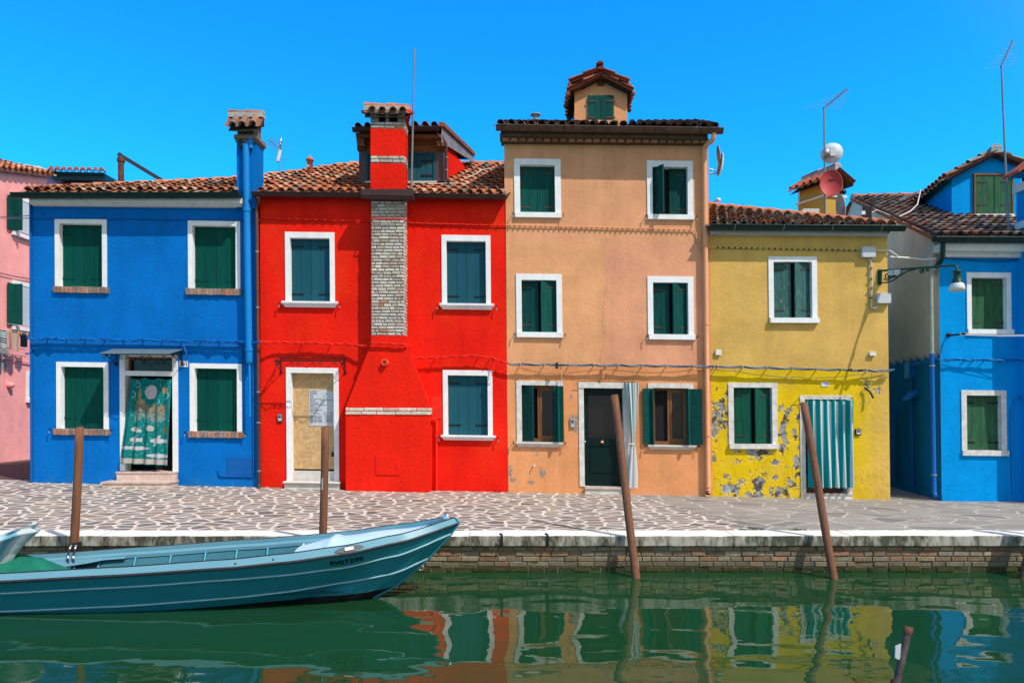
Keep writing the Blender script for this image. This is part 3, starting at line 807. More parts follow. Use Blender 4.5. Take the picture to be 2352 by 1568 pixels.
# blue house door with transom
u0, u1, v0, v1 = door_recess(BL, (276.6, 409.5, 814, 1082), 11, 11, 6, 'white')
mb = MB(); BL.slab(mb, (u0 + 2, u1 - 2, v0 + 2, v1 + 6), 0.30, 0.34, 'dark', True)
d = mb.build('door', hb)
frame_mesh(BL, u0, u1, v0, v1, 12, 5, 'white', 0.03, 0.22).build('frame', d)
mb = MB(); BL.slab(mb, (u0 + 11.7, u1 - 11.7, v0 + 38, v0 + 49), -0.026, 0.2, 'white', True); mb.build('mullion', d)
mb = MB()
BL.slab(mb, (u0 + 13, u1 - 12, v0 + 7, v0 + 38), 0.17, 0.18, 'glass', True)
for q in ((u0 + 12, u0 + 17, v0 + 5, v0 + 38), (u0 + 17, u1 - 12, v0 + 5, v0 + 9)): BL.slab(mb, q, 0.13, 0.16, M['wood'], True)
mb.build('transom_window', d)
mb = MB()
st = P(340, 1101, FY)
gz = P(340, 1121, FY).z - 0.05
a = P(274.7, 1082, FY); b = P(408.6, 1083.5, FY)
mb.box(a.x, b.x, FY - 0.12, FY + 0.3, gz, a.z - 0.03, 'pinkstone'); mb.box(a.x - 0.01, b.x + 0.01, FY - 0.135, FY + 0.3, a.z - 0.03, a.z, 'pinkstone')
a2 = P(259, 1101.5, FY); b2 = P(414, 1101.5, FY)
mb.box(a2.x + 0.02, b2.x - 0.02, FY - 0.44, FY - 0.05, gz, a2.z - 0.035, 'pinkstone'); mb.box(a2.x, b2.x, FY - 0.46, FY - 0.05, a2.z - 0.035, a2.z, 'pinkstone')
mb.build('door_step', hb)
# red house boarded door
u0, u1, v0, v1 = door_recess(RD, (658.4, 778.6, 844.4, 1104), 11, 11, 12, 'white')
mb = MB(); RD.slab(mb, (u0 + 2, u1 - 2, v0 + 2, v1 - 1), 0.24, 0.28, 'dark', True); d = mb.build('door', hr)
frame_mesh(RD, u0, u1, v0, v1, 11, 12, 'white', 0.025, 0.24).build('frame', d)
mb = MB(); RD.slab(mb, (u0 + 11.5, u1 - 11.5, v0 + 12.5, v1 - 26), 0.14, 0.16, 'osb', True)
RD.slab(mb, (u1 - 21, u1 - 12, v1 - 66, v1 - 56), 0.11, 0.14, 'black', True); mb.build('chipboard_sheet', d)
mb = MB()
a, b = RD.pt(u0 + 11, v1 - 14), RD.pt(u1 - 11, v1 - 14)
RD.slab(mb, (u0 + 11.2, u1 - 11.2, v1 - 22, v1), 0.06, 0.23, 'istria', True)
RD.slab(mb, (u0 - 2, u1 + 6, v1, v1 + 4.5), -0.22, 0.24, 'istria', True)
mb.tube([RD.pt(u0 - 2, v1 + 2.2, -0.22), RD.pt(u1 + 6, v1 + 2.2, -0.22)], 0.021, 'istria', 8)
RD.slab(mb, (u0, u1 + 4, v1 + 4.5, v1 + 34), -0.19, 0.1, 'istria', True)
mb.build('door_step', hr)
# notice on the boarded door
mb = MB(); nu0, nu1, nv0, nv1 = RD.rect((706, 768, 894.5, 978))
RD.slab(mb, (nu0, nu1, nv0, nv1), 0.132, 0.139, 'paper', True)
RD.slab(mb, (nu1 - 14, nu1 - 3, nv0 + 1, nv0 + 4.6), 0.130, 0.1315, 'yellowsticker', True)
rows = ['COMUNE DI', 'TITOLO LAVORI', 'CONCESSIONE', 'DITTA', 'IMPRESA', 'LAVORI', 'IMPORTO LAVORI A BASE', 'RESP. LAVORI', 'PROGETTO', 'DIRETTORE LAVORI', 'DIRETTORE OPERA', 'COORDINATORE PER LA SICUREZZA', 'IMPRESA', 'CAPOCANTIERE', 'CALCOLATORE', 'RESPONSABILE SICUREZZA', 'IMPIANTI ELETTRICI', 'INIZIO LAVORI', 'FINE LAVORI PREVISTA', '', 'IMPRESA OPERE', 'IMPIANTI IDRAULICI', 'IMPIANTI ELETTRICI', 'IMPRESA OPERE', 'IMPRESA OPERE MURARIE', 'IMPRESA SCAVI', 'INFO']
for i, t in enumerate(rows):
    vv = nv0 + 4 + i * (nv1 - nv0 - 8) / 26.5
    if t: mb.text(t, 0.021, RD.pt(nu0 + 2, vv, 0.131), (1, 0, -0.013), (0, 0, 1), 'ink', 'LEFT', 0.0006)
    if i == 0: mb.text('VENEZIA', 0.026, RD.pt(nu0 + 9, vv - 1, 0.131), (1, 0, -0.013), (0, 0, 1), 'dkmetal', 'LEFT')
    if 17 <= i <= 19:
        for k in (0.55, 0.78): mb.text('TEL. 041', 0.02, RD.pt(nu0 + (nu1 - nu0) * k, vv, 0.131), (1, 0, -0.013), (0, 0, 1), 'ink', 'LEFT', 0.0006)
    if i >= 20 and i < 26:
        mb.text('PARTITA', 0.02, RD.pt(nu0 + (nu1 - nu0) * 0.34, vv, 0.131), (1, 0, -0.013), (0, 0, 1), 'ink', 'LEFT', 0.0006)
        mb.text('IMPRESA ESECUTRICE', 0.016, RD.pt(nu0 + (nu1 - nu0) * 0.6, vv, 0.131), (1, 0, -0.013), (0, 0, 1), 'ink', 'LEFT', 0.0006)
    if i == 7: mb.text('VIA EROGAZIONE E MANUTENZIONE', 0.02, RD.pt(nu0 + (nu1 - nu0) * 0.42, vv, 0.131), (1, 0, -0.013), (0, 0, 1), 'ink', 'LEFT', 0.0006)
tag(mb.build('notice_board'), 'white building works notice with rows of print on the chipboard door', 'notice')
# orange house door
u0, u1, v0, v1 = door_recess(OR, (1330, 1444.5, 878, 1117), 11.7, 11, 13, 'oldwhite')
mb = MB(); OR.slab(mb, (u0 + 2, u1 - 2, v0 + 2, v1), 0.2, 0.24, 'shadegreen', True); d = mb.build('door', ho)
frame_mesh(OR, u0, u1, v0, v1, 11.7, 13, 'oldwhite', 0.02, 0.2).build('frame', d)
mb = MB(); a, b, c = u0 + 12, u1 - 11.3, v0 + 13.5
for q in ((a, a + 11, c, v1), (b - 17, b, c, v1), (a + 11, b - 17, c, c + 16), (a + 11, b - 17, c + 116, c + 133), (a + 11, b - 17, v1 - 27, v1)): OR.slab(mb, q, 0.15, 0.20, 'shadegreen', True)
OR.slab(mb, (a + 11, b - 17, c + 133, v1 - 27), 0.170, 0.20, 'shadegreen', True); OR.slab(mb, (a + 15, b - 21, c + 137, v1 - 31), 0.155, 0.17, 'shadegreen', True)
lf = mb.build('door_leaf', d)
mb = MB(); OR.slab(mb, (a + 11.5, b - 17.5, c + 16.5, c + 115.5), 0.180, 0.186, 'glass', True); mb.build('door_glass', d)
mb = MB(); p = OR.pt((a + b) / 2 - 3, c + 124, 0.15); mb.lathe(p, (0, -1, 0), [(0.03, 0), (0.034, 0.02), (0.028, 0.035), (0.0, 0.04)], 'pipeorange', 12)
p = OR.pt(a + 3, c + 124, 0.15); mb.lathe(p, (0, -1, 0), [(0.022, 0), (0.022, 0.01), (0.0, 0.012)], 'metal', 10); mb.build('door_knob', d)
mb = MB(); OR.slab(mb, (u0 + 11, u1 + 2, v1, v1 + 5), -0.06, 0.2, 'pinkstone', True); OR.slab(mb, (u0 + 12, u1, v1 + 5, v1 + 30), -0.03, 0.2, 'istria', True); mb.build('door_step', ho)
# yellow house door
u0, u1, v0, v1 = door_recess(YE, (1838, 1956, 909, 1133), 11, 11, 8, 'oldwhite')
mb = MB(); YE.slab(mb, (u0 + 2, u1 - 2, v0 + 2, v1 + 5), 0.28, 0.32, 'dark', True); d = mb.build('door', hy)
frame_mesh(YE, u0, u1, v0, v1, 11.5, 8, 'oldwhite', 0.02, 0.28).build('frame', d)
mb = MB(); YE.slab(mb, (u0 + 12, u1 - 12, v1 - 40, v1 - 2), 0.2, 0.24, 'wood', True); mb.build('door_leaf', d)
mb = MB(); YE.slab(mb, (u0, u1, v1 - 1, v1 + 3), -0.04, 0.28, 'pinkstone', True); YE.slab(mb, (u0 + 0.5, u1 - 0.5, v1 + 3, v1 + 30), -0.025, 0.2, 'oldwhite', True); mb.build('door_step', hy)

# ------------------------------------------------------------------ painted house fronts
def blue_col(x, y):
    k = 1 + 0.10 * nz(x, y, 0.010, 1) + 0.05 * nz(x, y, 0.05, 4)
    s = 0.0
    if y > 1060: s = max(0, (y - 1060) / 60) * max(0, 0.25 + nz(x, y, 0.03, 7))
    return (0.0030 + 0.05 * s * 0.3, 0.146 * k * (1 + 0.15 * s), 0.49 * k * (1 - 0.15 * s))
def red_col(x, y):
    k = 1 + 0.10 * nz(x, y, 0.011, 21) + 0.04 * nz(x, y, 0.05, 24)
    g = 0.016 + 0.014 * max(0, nz(x, y, 0.012, 30))
    return (0.80 * k, g * k, 0.008 * k)
GREYP = (0.27, 0.28, 0.29)
def orange_col(x, y):
    k = 1 + 0.10 * nz(x, y, 0.008, 41) + 0.06 * nz(x, y, 0.035, 42)
    t = min(1, max(0, (x - 1385 + 14 * nz(0, y, 0.02, 43)) / 10.0)) if y > 560 else 0.4
    up = (0.69 + 0.02 * t, 0.335 - 0.01 * t, 0.160 + 0.025 * t)
    lo = (0.71, 0.30, 0.125)
    w = min(1, max(0, (y - 838 + 3 * nz(x, y, 0.05, 44)) / 5))
    c = [a * (1 - w) + b * w for a, b in zip(up, lo)]
    st = 0
    for (bx, by, rx, ry) in ((1172, 1082, 6, 18), (1177, 1100, 9, 8), (1246, 1087, 9, 12), (1322, 975, 7, 26), (1318, 958, 14, 8), (1219, 1108, 14, 6), (1312, 914, 5, 7), (1233, 1043, 4, 5)):
        g = ((x - bx) / rx) ** 2 + ((y - by) / ry) ** 2
        st = max(st, 1.15 - g + 0.9 * nz(x, y, 0.16, 45))
    if st > 0.75: return tuple(q * (1 + 0.25 * nz(x, y, 0.3, 46)) for q in (0.24, 0.24, 0.22))
    if st > 0.2: k *= 1.0 - 0.18 * st
    if y > 1000:
        s = max(0, nz(x, y, 0.02, 47)) * 0.5; c = [c[0], c[1] * (1 + 0.15 * s), c[2] * (1 + 0.5 * s)]
    # hairline cracks
    cx = 1395 + 12 * nz(0, y, 0.012, 48) + 4 * nz(0, y, 0.09, 49) - (y - 600) * 0.07
    if 380 < y < 830 and abs(x - cx) < 0.9: k *= 0.82
    return tuple(q * k for q in c)
BLOBS = [(1645, 930, 8, 30, .5), (1658, 955, 15, 42, 1), (1640, 985, 8, 60, .9), (1668, 905, 9, 18, .7), (1640, 1045, 7, 25, .8), (1668, 1000, 7, 18, .5),
         (1800, 985, 9, 36, 1.1), (1797, 1005, 12, 20, .9), (1808, 950, 12, 10, .7), (1733, 1037, 52, 9, .95), (1795, 1030, 10, 20, .9), (1788, 1062, 14, 12, .8), (1745, 1050, 16, 12, .8),
         (1676, 1120, 24, 16, 1), (1705, 1108, 22, 14, .75), (1742, 1110, 18, 32, .95), (1730, 1136, 34, 9, 1), (1785, 1130, 26, 14, 1), (1775, 1098, 16, 10, .55), (1660, 1100, 14, 16, .55),
         (1828, 1000, 10, 35, .7), (1831, 1060, 12, 40, .85), (1822, 1115, 15, 26, .8), (1806, 935, 26, 10, .6), (1834, 955, 12, 14, .8), (1783, 1100, 7, 7, .8), (1690, 1060, 30, 20, .35), (1785, 1005, 8, 30, .6),
         (2018, 896, 16, 9, .9), (1990, 890, 26, 14, .45), (1964, 910, 9, 8, .75), (1998, 930, 26, 30, .25), (2034, 980, 6, 60, .4), (2018, 1020, 8, 10, .35), (1980, 1108, 6, 6, .6), (1700, 890, 20, 8, .2)]
def peel(x, y):
    w = 0
    for (bx, by, rx, ry, a) in BLOBS:
        g = ((x - bx) / rx) ** 2 + ((y - by) / ry) ** 2
        if g < 5: w = max(w, a * math.exp(-g * 0.7))
    n1 = nz(x, y, 0.06, 54, 6); n2 = nz(x + 60, y, 0.20, 55, 4)
    return w * 0.86 + 0.52 * n1 + 0.30 * n2, n1
def yellow_depth(x, y):
    """flaked paint: the coat curls forward at its broken edge, the bare plaster lies deeper"""
    if y < 858: return 0.0
    s, n = peel(x, y)
    if s > 0.60: return 0.009 + 0.004 * nz(x, y, 0.12, 59)
    if s > 0.47: return -0.004 * (s - 0.47) / 0.13
    return 0.002 * nz(x, y, 0.08, 60)
def yellow_col(x, y):
    edge = 850 + 5 * nz(x, 3, 0.02, 61) + 3 * nz(x, y, 0.1, 62)
    k = 1 + 0.11 * nz(x, y, 0.010, 51) + 0.06 * nz(x, y, 0.04, 52)
    if y < edge:
        return (0.62 * k, 0.385 * k, 0.105 * k)
    r = min(1, max(0, (x - 1965) / 60.0)) * 0.55 + 0.25 * max(0, nz(x, y, 0.02, 53))
    c = (0.69 - 0.05 * r, 0.462 - 0.070 * r, 0.010 + 0.13 * r)
    s, n1 = peel(x, y)
    if s > 0.60:
        g = 0.8 + 0.45 * nz(x, y, 0.09, 56)
        base = (0.34, 0.345, 0.35) if nz(x, y, 0.04, 57) > -0.12 else (0.13, 0.105, 0.085)
        if nz(x, y, 0.05, 58) > 0.28: base = (0.42, 0.43, 0.45)
        return tuple(q * g for q in base)
    if s > 0.565: return (0.20, 0.15, 0.04)
    if s > 0.53: return (0.62 * k, 0.50 * k, 0.16 * k)
    if s > 0.40: k *= 1.05
    if y > 1090 and n1 > 0.1: k *= 0.92
    return tuple(q * k for q in c)
def azure_col(x, y):
    k = 1 + 0.09 * nz(x, y, 0.011, 71) + 0.05 * nz(x, y, 0.05, 72)
    return (0.002, 0.275 * k, 0.68 * k)

mb = MB(); BL.wall(mb, 71, 598, 452, 1145, 7, 'plaster', blue_col)
BL.shell(mb, 71, 598, 452, 1145, 'plaster', (0.0035, 0.128, 0.485), 7.0, -0.05, right=False); mb.build('wall', hb)
mb = MB(); RD.wall(mb, 596.5, 1164, 448, 1165, 7, 'stucco', red_col)
RD.shell(mb, 596.5, 1164, 448, 1165, 'stucco', (0.80, 0.016, 0.008), 7.0, 0.12, left=False, right=False); mb.build('wall', hr)
mb = MB(); OR.wall(mb, 1162.5, 1631, 318, 1165, 7, 'plaster', orange_col, (870, 3.2))
OR.shell(mb, 1162.5, 1631, 318, 1165, 'plaster', (0.62, 0.27, 0.11), 7.5, 0.05); mb.build('wall', ho)
mb = MB(); YE.wall(mb, 1632.5, 2041, 520, 1170, 7, 'plaster', yellow_col, (843, 2.1), 0.0, yellow_depth)
YE.shell(mb, 1632.5, 2041, 520, 1170, 'plaster', (0.5, 0.32, 0.06), 7.0, 0.0, left=False); mb.build('wall', hy)
# ------------------------------------------------------------------ azure house body
mb = MB(); AZ.wall(mb, 2160, 2430, 545, 1175, 7, 'plaster', azure_col)
mb.build('wall', hz_)
def zpx(z): return HZ - (z - EYE) * F / FY
C0 = AZ.pt(2160, 1165); C1 = AZ.pt(2160, 545)
def side_pt(u, v):
    t = 7.0 * u; top = C1.z + min(t, 5.9) * 0.44 - max(0, t - 5.9) * 0.44
    z = C0.z + (top - C0.z) * v
    return V((C0.x + (C1.x - C0.x) * (z - C0.z) / (C1.z - C0.z) + 0.16 * t, FY + t + 0.003, z))
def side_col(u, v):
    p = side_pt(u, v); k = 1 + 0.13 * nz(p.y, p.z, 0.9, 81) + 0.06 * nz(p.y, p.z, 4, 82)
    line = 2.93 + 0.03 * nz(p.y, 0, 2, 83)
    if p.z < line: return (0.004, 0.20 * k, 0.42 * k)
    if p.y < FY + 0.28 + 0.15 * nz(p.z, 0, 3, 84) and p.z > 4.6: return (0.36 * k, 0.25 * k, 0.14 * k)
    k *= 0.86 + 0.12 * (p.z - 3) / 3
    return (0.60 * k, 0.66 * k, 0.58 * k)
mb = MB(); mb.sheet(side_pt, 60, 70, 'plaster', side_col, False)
a = side_pt(1, 0); b = side_pt(1, 1)
mb.quad(a, (13.5, a.y, a.z), (13.5, a.y, b.z), b, 'plaster', (0.25, 0.245, 0.215))
mb.build('side_wall', hz_)

def islab(mb, l, r, Yf, Yb, m, col=(1, 1, 1)):
    """block whose front face at depth Yf has the corners l=(x,top,bottom), r=(x,top,bottom)"""
    f = [P(l[0], l[2], Yf), P(r[0], r[2], Yf), P(r[0], r[1], Yf), P(l[0], l[1], Yf)]
    mb.hexa(f + [V((p.x, Yb, p.z)) for p in f], m, col)

def linemap(pts):
    """x-parametrised polyline of (share, Vector)"""
    def fn(u):
        for (a, p), (b, q) in zip(pts, pts[1:]):
            if u <= b or b == pts[-1][0]:
                return p.lerp(q, (u - a) / (b - a))
    return fn

# ---------------- roofs
rnd = random.Random(11)
YEV = FY - 0.32
bE = linemap([(0, P(52, 440, YEV)), (1, P(592, 440.5, YEV))])
bR = linemap([(0, P(62, 438, 15.85)), (0.5, P(380, 423, 17.2)), (0.75, P(540, 415, 17.8)), (1, P(700, 397, 18.3))])
mb = MB(); pal = ORANGE + [(0.62, 0.44, 0.32), (0.30, 0.20, 0.14)]
tile_roof(mb, bE, bR, 23, 8, pal, rnd, 0.01, (0.905, 0.22))
caps(mb, [bR(i / 12) for i in range(13)], 0.42, 0.12, [(0.55, 0.19, 0.08), (0.50, 0.17, 0.075), (0.58, 0.22, 0.10)], rnd)
back = lambda p, k=3.0: V((p.x, p.y + k, p.z - 0.45 * k))
for i in range(8): mb.quad(bR(i / 8), bR((i + 1) / 8), back(bR((i + 1) / 8)), back(bR(i / 8)), 'tile', (0.42, 0.15, 0.07))
mb.build('roof', hb)
rE = linemap([(0, P(590, 441, YEV + 0.14)), (1, P(1160, 446, YEV + 0.14))])
rR = linemap([(0, P(698, 397, 18.3)), (0.16, P(790, 381, 19.0)), (1, P(1275, 378, 19.1))])
mb = MB()
tile_roof(mb, rE, rR, 25, 11, [(0.46, 0.15, 0.065), (0.40, 0.13, 0.06), (0.50, 0.19, 0.09), (0.44, 0.145, 0.065), (0.36, 0.125, 0.06), (0.53, 0.26, 0.16), (0.30, 0.19, 0.13), (0.20, 0.13, 0.09)], rnd, 0.01)
caps(mb, [rR(i / 12) for i in range(13)], 0.42, 0.12, [(0.52, 0.18, 0.08), (0.47, 0.16, 0.075)], rnd)
for i in range(8): mb.quad(rR(i / 8), rR((i + 1) / 8), back(rR((i + 1) / 8)), back(rR(i / 8)), 'tile', (0.42, 0.15, 0.07))
redroof = mb.build('roof', hr)
oE = linemap([(0, P(1140, 287, FY - 0.37)), (1, P(1652, 293, FY - 0.37))])
oR = linemap([(0, P(1215, 288, FY + 3.6)), (1, P(1600, 283, FY + 3.6))])
mb = MB(); tile_roof(mb, oE, oR, 22, 9, DARKT, rnd, 0.015)
oB = lambda u: oR(u) + V((0, 3.5, -1.1))
mb.quad(oR(0), oR(1), oB(1), oB(0), 'tile', (0.15, 0.08, 0.06)); mb.build('roof', ho)
yE = linemap([(0, P(1630, 517, YEV + 0.08)), (1, P(2060, 519.5, YEV + 0.08))])
yR = linemap([(0, P(1628, 474, 18.0)), (1, P(2056, 517, 15.85))])
mb = MB(); tile_roof(mb, yE, yR, 19, 7, [(0.44, 0.15, 0.065), (0.36, 0.13, 0.06), (0.30, 0.21, 0.155), (0.20, 0.15, 0.115), (0.40, 0.30, 0.23), (0.15, 0.115, 0.095), (0.46, 0.18, 0.085)], rnd, 0.01)
caps(mb, [yR(i / 10) for i in range(11)], 0.42, 0.12, [(0.50, 0.165, 0.075), (0.44, 0.15, 0.07)], rnd)
for i in range(6): mb.quad(yR(i / 6), yR((i + 1) / 6), back(yR((i + 1) / 6)), back(yR(i / 6)), 'tile', (0.42, 0.15, 0.07))
mb.build('roof', hy)
aE = linemap([(0, P(2146, 541, YEV)), (1, P(2440, 543, YEV))])
aR = linemap([(0, P(1957, 454, 21.2)), (1, P(2170, 449, 21.2))])
mb = MB(); tile_roof(mb, aE, aR, 13, 17, OLD, rnd, 0.01)
caps(mb, [aR(i / 8) for i in range(9)], 0.42, 0.12, [(0.44, 0.15, 0.07), (0.36, 0.13, 0.065)], rnd)
mb.quad(aR(0), aR(1), back(aR(1)), back(aR(0)), 'tile', (0.2, 0.1, 0.06))
mb.tube([aE(0) + V((-0.03, 0, -0.03)), aR(0) + V((-0.03, 0, -0.03))], 0.035, 'tile', 6, (0.36, 0.13, 0.06)); mb.build('roof', hz_)

# ---------------- cornices and gutters
mb = MB(); islab(mb, (67, 455, 464), (555, 455, 467), FY - 0.22, FY + 0.05, 'cornice'); islab(mb, (69, 464, 469.5), (556, 467, 474), FY - 0.15, FY + 0.05, 'cornice'); mb.build('cornice', hb)
mb = MB(); gutter(mb, P(29, 445.5, FY - 0.31), P(552, 445, FY - 0.31), 0.092, 'gutgreen', 1.0); mb.build('gutter', hb)
mb = MB(); gutter(mb, P(580, 443, FY - 0.21), P(829, 445, FY - 0.21), 0.085, 'gutbrown'); gutter(mb, P(947, 446.5, FY - 0.21), P(1161, 449.5, FY - 0.21), 0.085, 'gutbrown')
islab(mb, (829, 434, 448), (949, 434, 450), FY - 0.52, FY - 0.50, 'gutbrown'); islab(mb, (829, 446.5, 454), (949, 448.5, 456), FY - 0.499, FY - 0.26, 'gutbrown')
islab(mb, (828, 434.2, 452), (832, 434.2, 452), FY - 0.50, FY - 0.1, 'gutbrown'); islab(mb, (945, 434.2, 452), (949, 434.2, 452), FY - 0.50, FY - 0.1, 'gutbrown')
mb.build('gutter', hr)
mb = MB(); gutter(mb, P(1139, 290, FY - 0.38), P(1660, 298, FY - 0.38), 0.092, 'gutrust', 1.0, 'black'); mb.build('gutter', ho)
# orange house brick dentil cornice
mb = MB(); rr = random.Random(5)
dk = [(0.085, 0.060, 0.042), (0.11, 0.072, 0.048), (0.070, 0.052, 0.040)]
islab(mb, (1150, 297, 306), (1626, 304, 313), FY - 0.28, FY + 0.1, 'brick', dk[0]); islab(mb, (1148, 306, 312), (1626, 313, 318.5), FY - 0.27, FY + 0.1, 'brick', dk[1]); islab(mb, (1151, 312, 326), (1628, 318.5, 329.5), FY - 0.14, FY + 0.1, 'brick', dk[2])
for i in range(25):
    t = (i + 0.5) / 25; x = 1152 + (1626 - 1152) * t; y = 312 + 6.5 * t; k = rr.uniform(0.7, 1.25); w = 8.2
    cb = rr.choice([(0.34, 0.165, 0.085), (0.28, 0.15, 0.085), (0.38, 0.20, 0.11)]); cb = tuple(q * k for q in cb)
    Yt = FY - 0.155; tip = P(x + rr.uniform(-2, 2), y + 6, FY - 0.255)
    pts = [P(x - w, y + 13 - t * 2, Yt), P(x + w, y + 13 - t * 2, Yt), P(x + w, y + 1.5, Yt), P(x - w, y + 1.5, Yt)]
    for a in range(4): mb.add([pts[a], pts[(a + 1) % 4], tip], [(0, 1, 2)], 'brick', cb)
mb.build('cornice', ho)
mb = MB(); islab(mb, (1632, 526, 537), (2039, 530, 541), FY - 0.15, FY + 0.05, 'greycornice'); mb.build('cornice', hy)
mb = MB(); gutter(mb, P(1630, 518, FY - 0.25), P(2077, 521, FY - 0.25), 0.095, 'gutgreen', 1.2, 'metal'); mb.build('gutter', hy)
mb = MB(); islab(mb, (2163, 558, 575), (2430, 559, 577), FY - 0.26, FY + 0.05, 'cornice'); islab(mb, (2166, 575, 589), (2430, 577, 591), FY - 0.12, FY + 0.05, 'cornice'); mb.build('cornice', hz_)
mb = MB(); gutter(mb, P(2145, 546, FY - 0.38), P(2430, 547, FY - 0.38), 0.09, 'gutgreen', 1.2); mb.build('gutter', hz_)

# ---------------- blue chimney, flue and pipes
BLUE = (0.003, 0.146, 0.49)
mb = MB(); islab(mb, (543.5, 316, 478), (588, 316, 478), FY - 0.10, FY + 0.36, 'plaster', BLUE)
islab(mb, (537, 309, 318), (590, 309, 318), FY - 0.20, FY + 0.40, 'brick', (0.22, 0.16, 0.12)); islab(mb, (540, 318, 325), (588, 318, 325), FY - 0.15, FY + 0.38, 'brick', (0.28, 0.20, 0.15))
islab(mb, (545, 280, 310), (583, 280, 310), FY - 0.10, FY + 0.34, 'brick', (0.16, 0.13, 0.11))
rr = random.Random(8); ct = [(0.30, 0.15, 0.09), (0.24, 0.14, 0.10), (0.34, 0.16, 0.09), (0.20, 0.13, 0.10)]
cE = linemap([(0, P(524, 291, FY - 0.34)), (1, P(592, 289, FY - 0.34))]); cR = linemap([(0, P(534, 266, FY + 0.10)), (1, P(600, 266, FY + 0.10))])
tile_roof(mb, cE, cR, 3, 1, ct, rr)
cB = linemap([(0, P(600, 292, FY + 0.56)), (1, P(534, 292, FY + 0.56))]); cR2 = lambda u: cR(1 - u)
tile_roof(mb, cB, cR2, 3, 1, ct, rr)
caps(mb, [cR(0) + V((-0.06, 0, 0.03)), cR(1) + V((0.06, 0, 0.03))], 0.33, 0.10, ct, rr)
mb.build('chimney', hb)
mb = MB(); Yp = FY - 0.16; rp = 0.070
X_ = lambda x, y, Y=Yp: P(x, y, Y)
mb.tube([X_(565, 333), X_(567, 480)], rp, 'pipeblue', 12); mb.tube([X_(567, 478), X_(567, 486)], rp * 1.18, 'pipeblue', 12); mb.tube([X_(567, 486), X_(572, 803)], rp, 'pipeblue', 12)
mb.tube([X_(572, 800), X_(572, 806)], rp * 1.2, 'pipeblue', 12); mb.tube([X_(572, 806), X_(572.6, 828), X_(572.8, 834), X_(573, 837)], [rp, rp, rp * 0.8, rp * 0.3], 'pipeblue', 12)
mb.tube([X_(573, 834), X_(574.5, 957)], 0.024, 'pipeblue', 8)
mb.tube([X_(556, 334), X_(575, 328)], 0.042, 'pipeblue', 8); mb.tube([X_(576, 314), X_(576.5, 341)], 0.048, 'pipeblue', 10); mb.tube([X_(551, 320), X_(551, 342)], 0.034, 'gutgreen', 10)
mb.build('flue_pipe', hb)
mb = MB()
mb.tube([BL.pt(79, 792, -.03), BL.pt(556, 792, -.03), BL.pt(557.5, 794, -.03), BL.pt(557.5, 829, -.03)], 0.017, 'pipeblue2', 8)
mb.tube([BL.pt(559, 830, -.02), BL.pt(582, 830, -.02), BL.pt(582, 1088, -.02), BL.pt(580, 1090, -.02), BL.pt(506, 1090, -.02), BL.pt(503, 1086, -.02), BL.pt(502, 1076, -.02)], 0.016, 'pipeblue2', 8)
mb.tube([BL.pt(74, 792, -.04), BL.pt(74, 815, -.04), BL.pt(62, 817, -.05)], 0.02, 'pipeblue2', 8)
mb.tube([BL.pt(73, 460, -.03), BL.pt(73, 1110, -.03)], 0.022, 'pipeblue2', 8)
mb.build('conduit', hb)
mb = MB(); BL.slab(mb, (522, 577, 1050, 1092), -0.012, 0.0, 'pipeblue2'); BL.slab(mb, (524.5, 574.5, 1052.5, 1089.5), -0.016, -0.011, 'pipeblue2'); BL.slab(mb, (569, 572, 1068, 1076), -0.024, -0.012, 'pipeblue2'); mb.build('meter_door', hb)
mb = MB(); Yd = FY - 0.09
mb.tube([P(592, 452, FY - 0.26), P(594.5, 458, FY - 0.22), P(593, 467, FY - 0.14), P(590, 474, Yd), P(589.5, 482, Yd)], 0.038, 'pipebrown', 10)
mb.tube([P(589.5, 480, Yd), P(593.6, 900, Yd)], 0.036, 'pipebrown', 10); mb.tube([P(593.6, 898, Yd), P(595.5, 1108, Yd), P(595, 1115, Yd - 0.03), P(593.5, 1121, Yd - 0.07)], 0.037, 'gutbrown', 10)
for y in (578, 706, 900, 970, 1081): mb.tube([P(589.5 + (y - 480) * 0.0096, y - 1.5, Yd), P(589.5 + (y - 480) * 0.0096, y + 1.5, Yd)], 0.043, 'metal', 10)
mb.build('downpipe', hr)

# ---------------- red chimney breast
REDC = (0.80, 0.018, 0.008)
Yc = FY - 0.30
mb = MB()
hood = [(794, 1152), (794, 935), (852.3, 790), (852.3, 771), (930.6, 771), (930.6, 790), (986, 926), (987, 1152)]
mb.prism([P(x, y, Yc) for x, y in hood], (0, 0.32, 0), 'stucco', REDC)
islab(mb, (852.8, 454, 771.5), (929, 454, 771.5), Yc + 0.03, FY + 0.02, 'mortar')
wht = [(0.54, 0.44, 0.36), (0.60, 0.54, 0.46), (0.50, 0.42, 0.36), (0.57, 0.53, 0.49), (0.62, 0.56, 0.47), (0.45, 0.35, 0.29)]
def ccol(r, x, t):
    if r.random() < 0.03: return (0.46, 0.22, 0.12)
    k = r.uniform(0.82, 1.1); return tuple(q * k for q in r.choice(wht))
a = P(852.8, 771, Yc + 0.03); b = P(929, 455, Yc + 0.03)
bricks(mb, a, (1, 0, 0), (0, 0, 1), b.x - a.x, b.z - a.z, 0.185, 0.066, (0, -1, 0), ccol, rnd, 0.016, 0.034, 0.008)
bricks(mb, (b.x, Yc + 0.03, a.z), (0, 1, 0), (0, 0, 1), 0.27, b.z - a.z, 0.15, 0.066, (1, 0, 0), ccol, rnd, 0.016, 0.02, 0.006)
a = P(793.5, 952.5, Yc); b = P(987.5, 935.5, Yc)
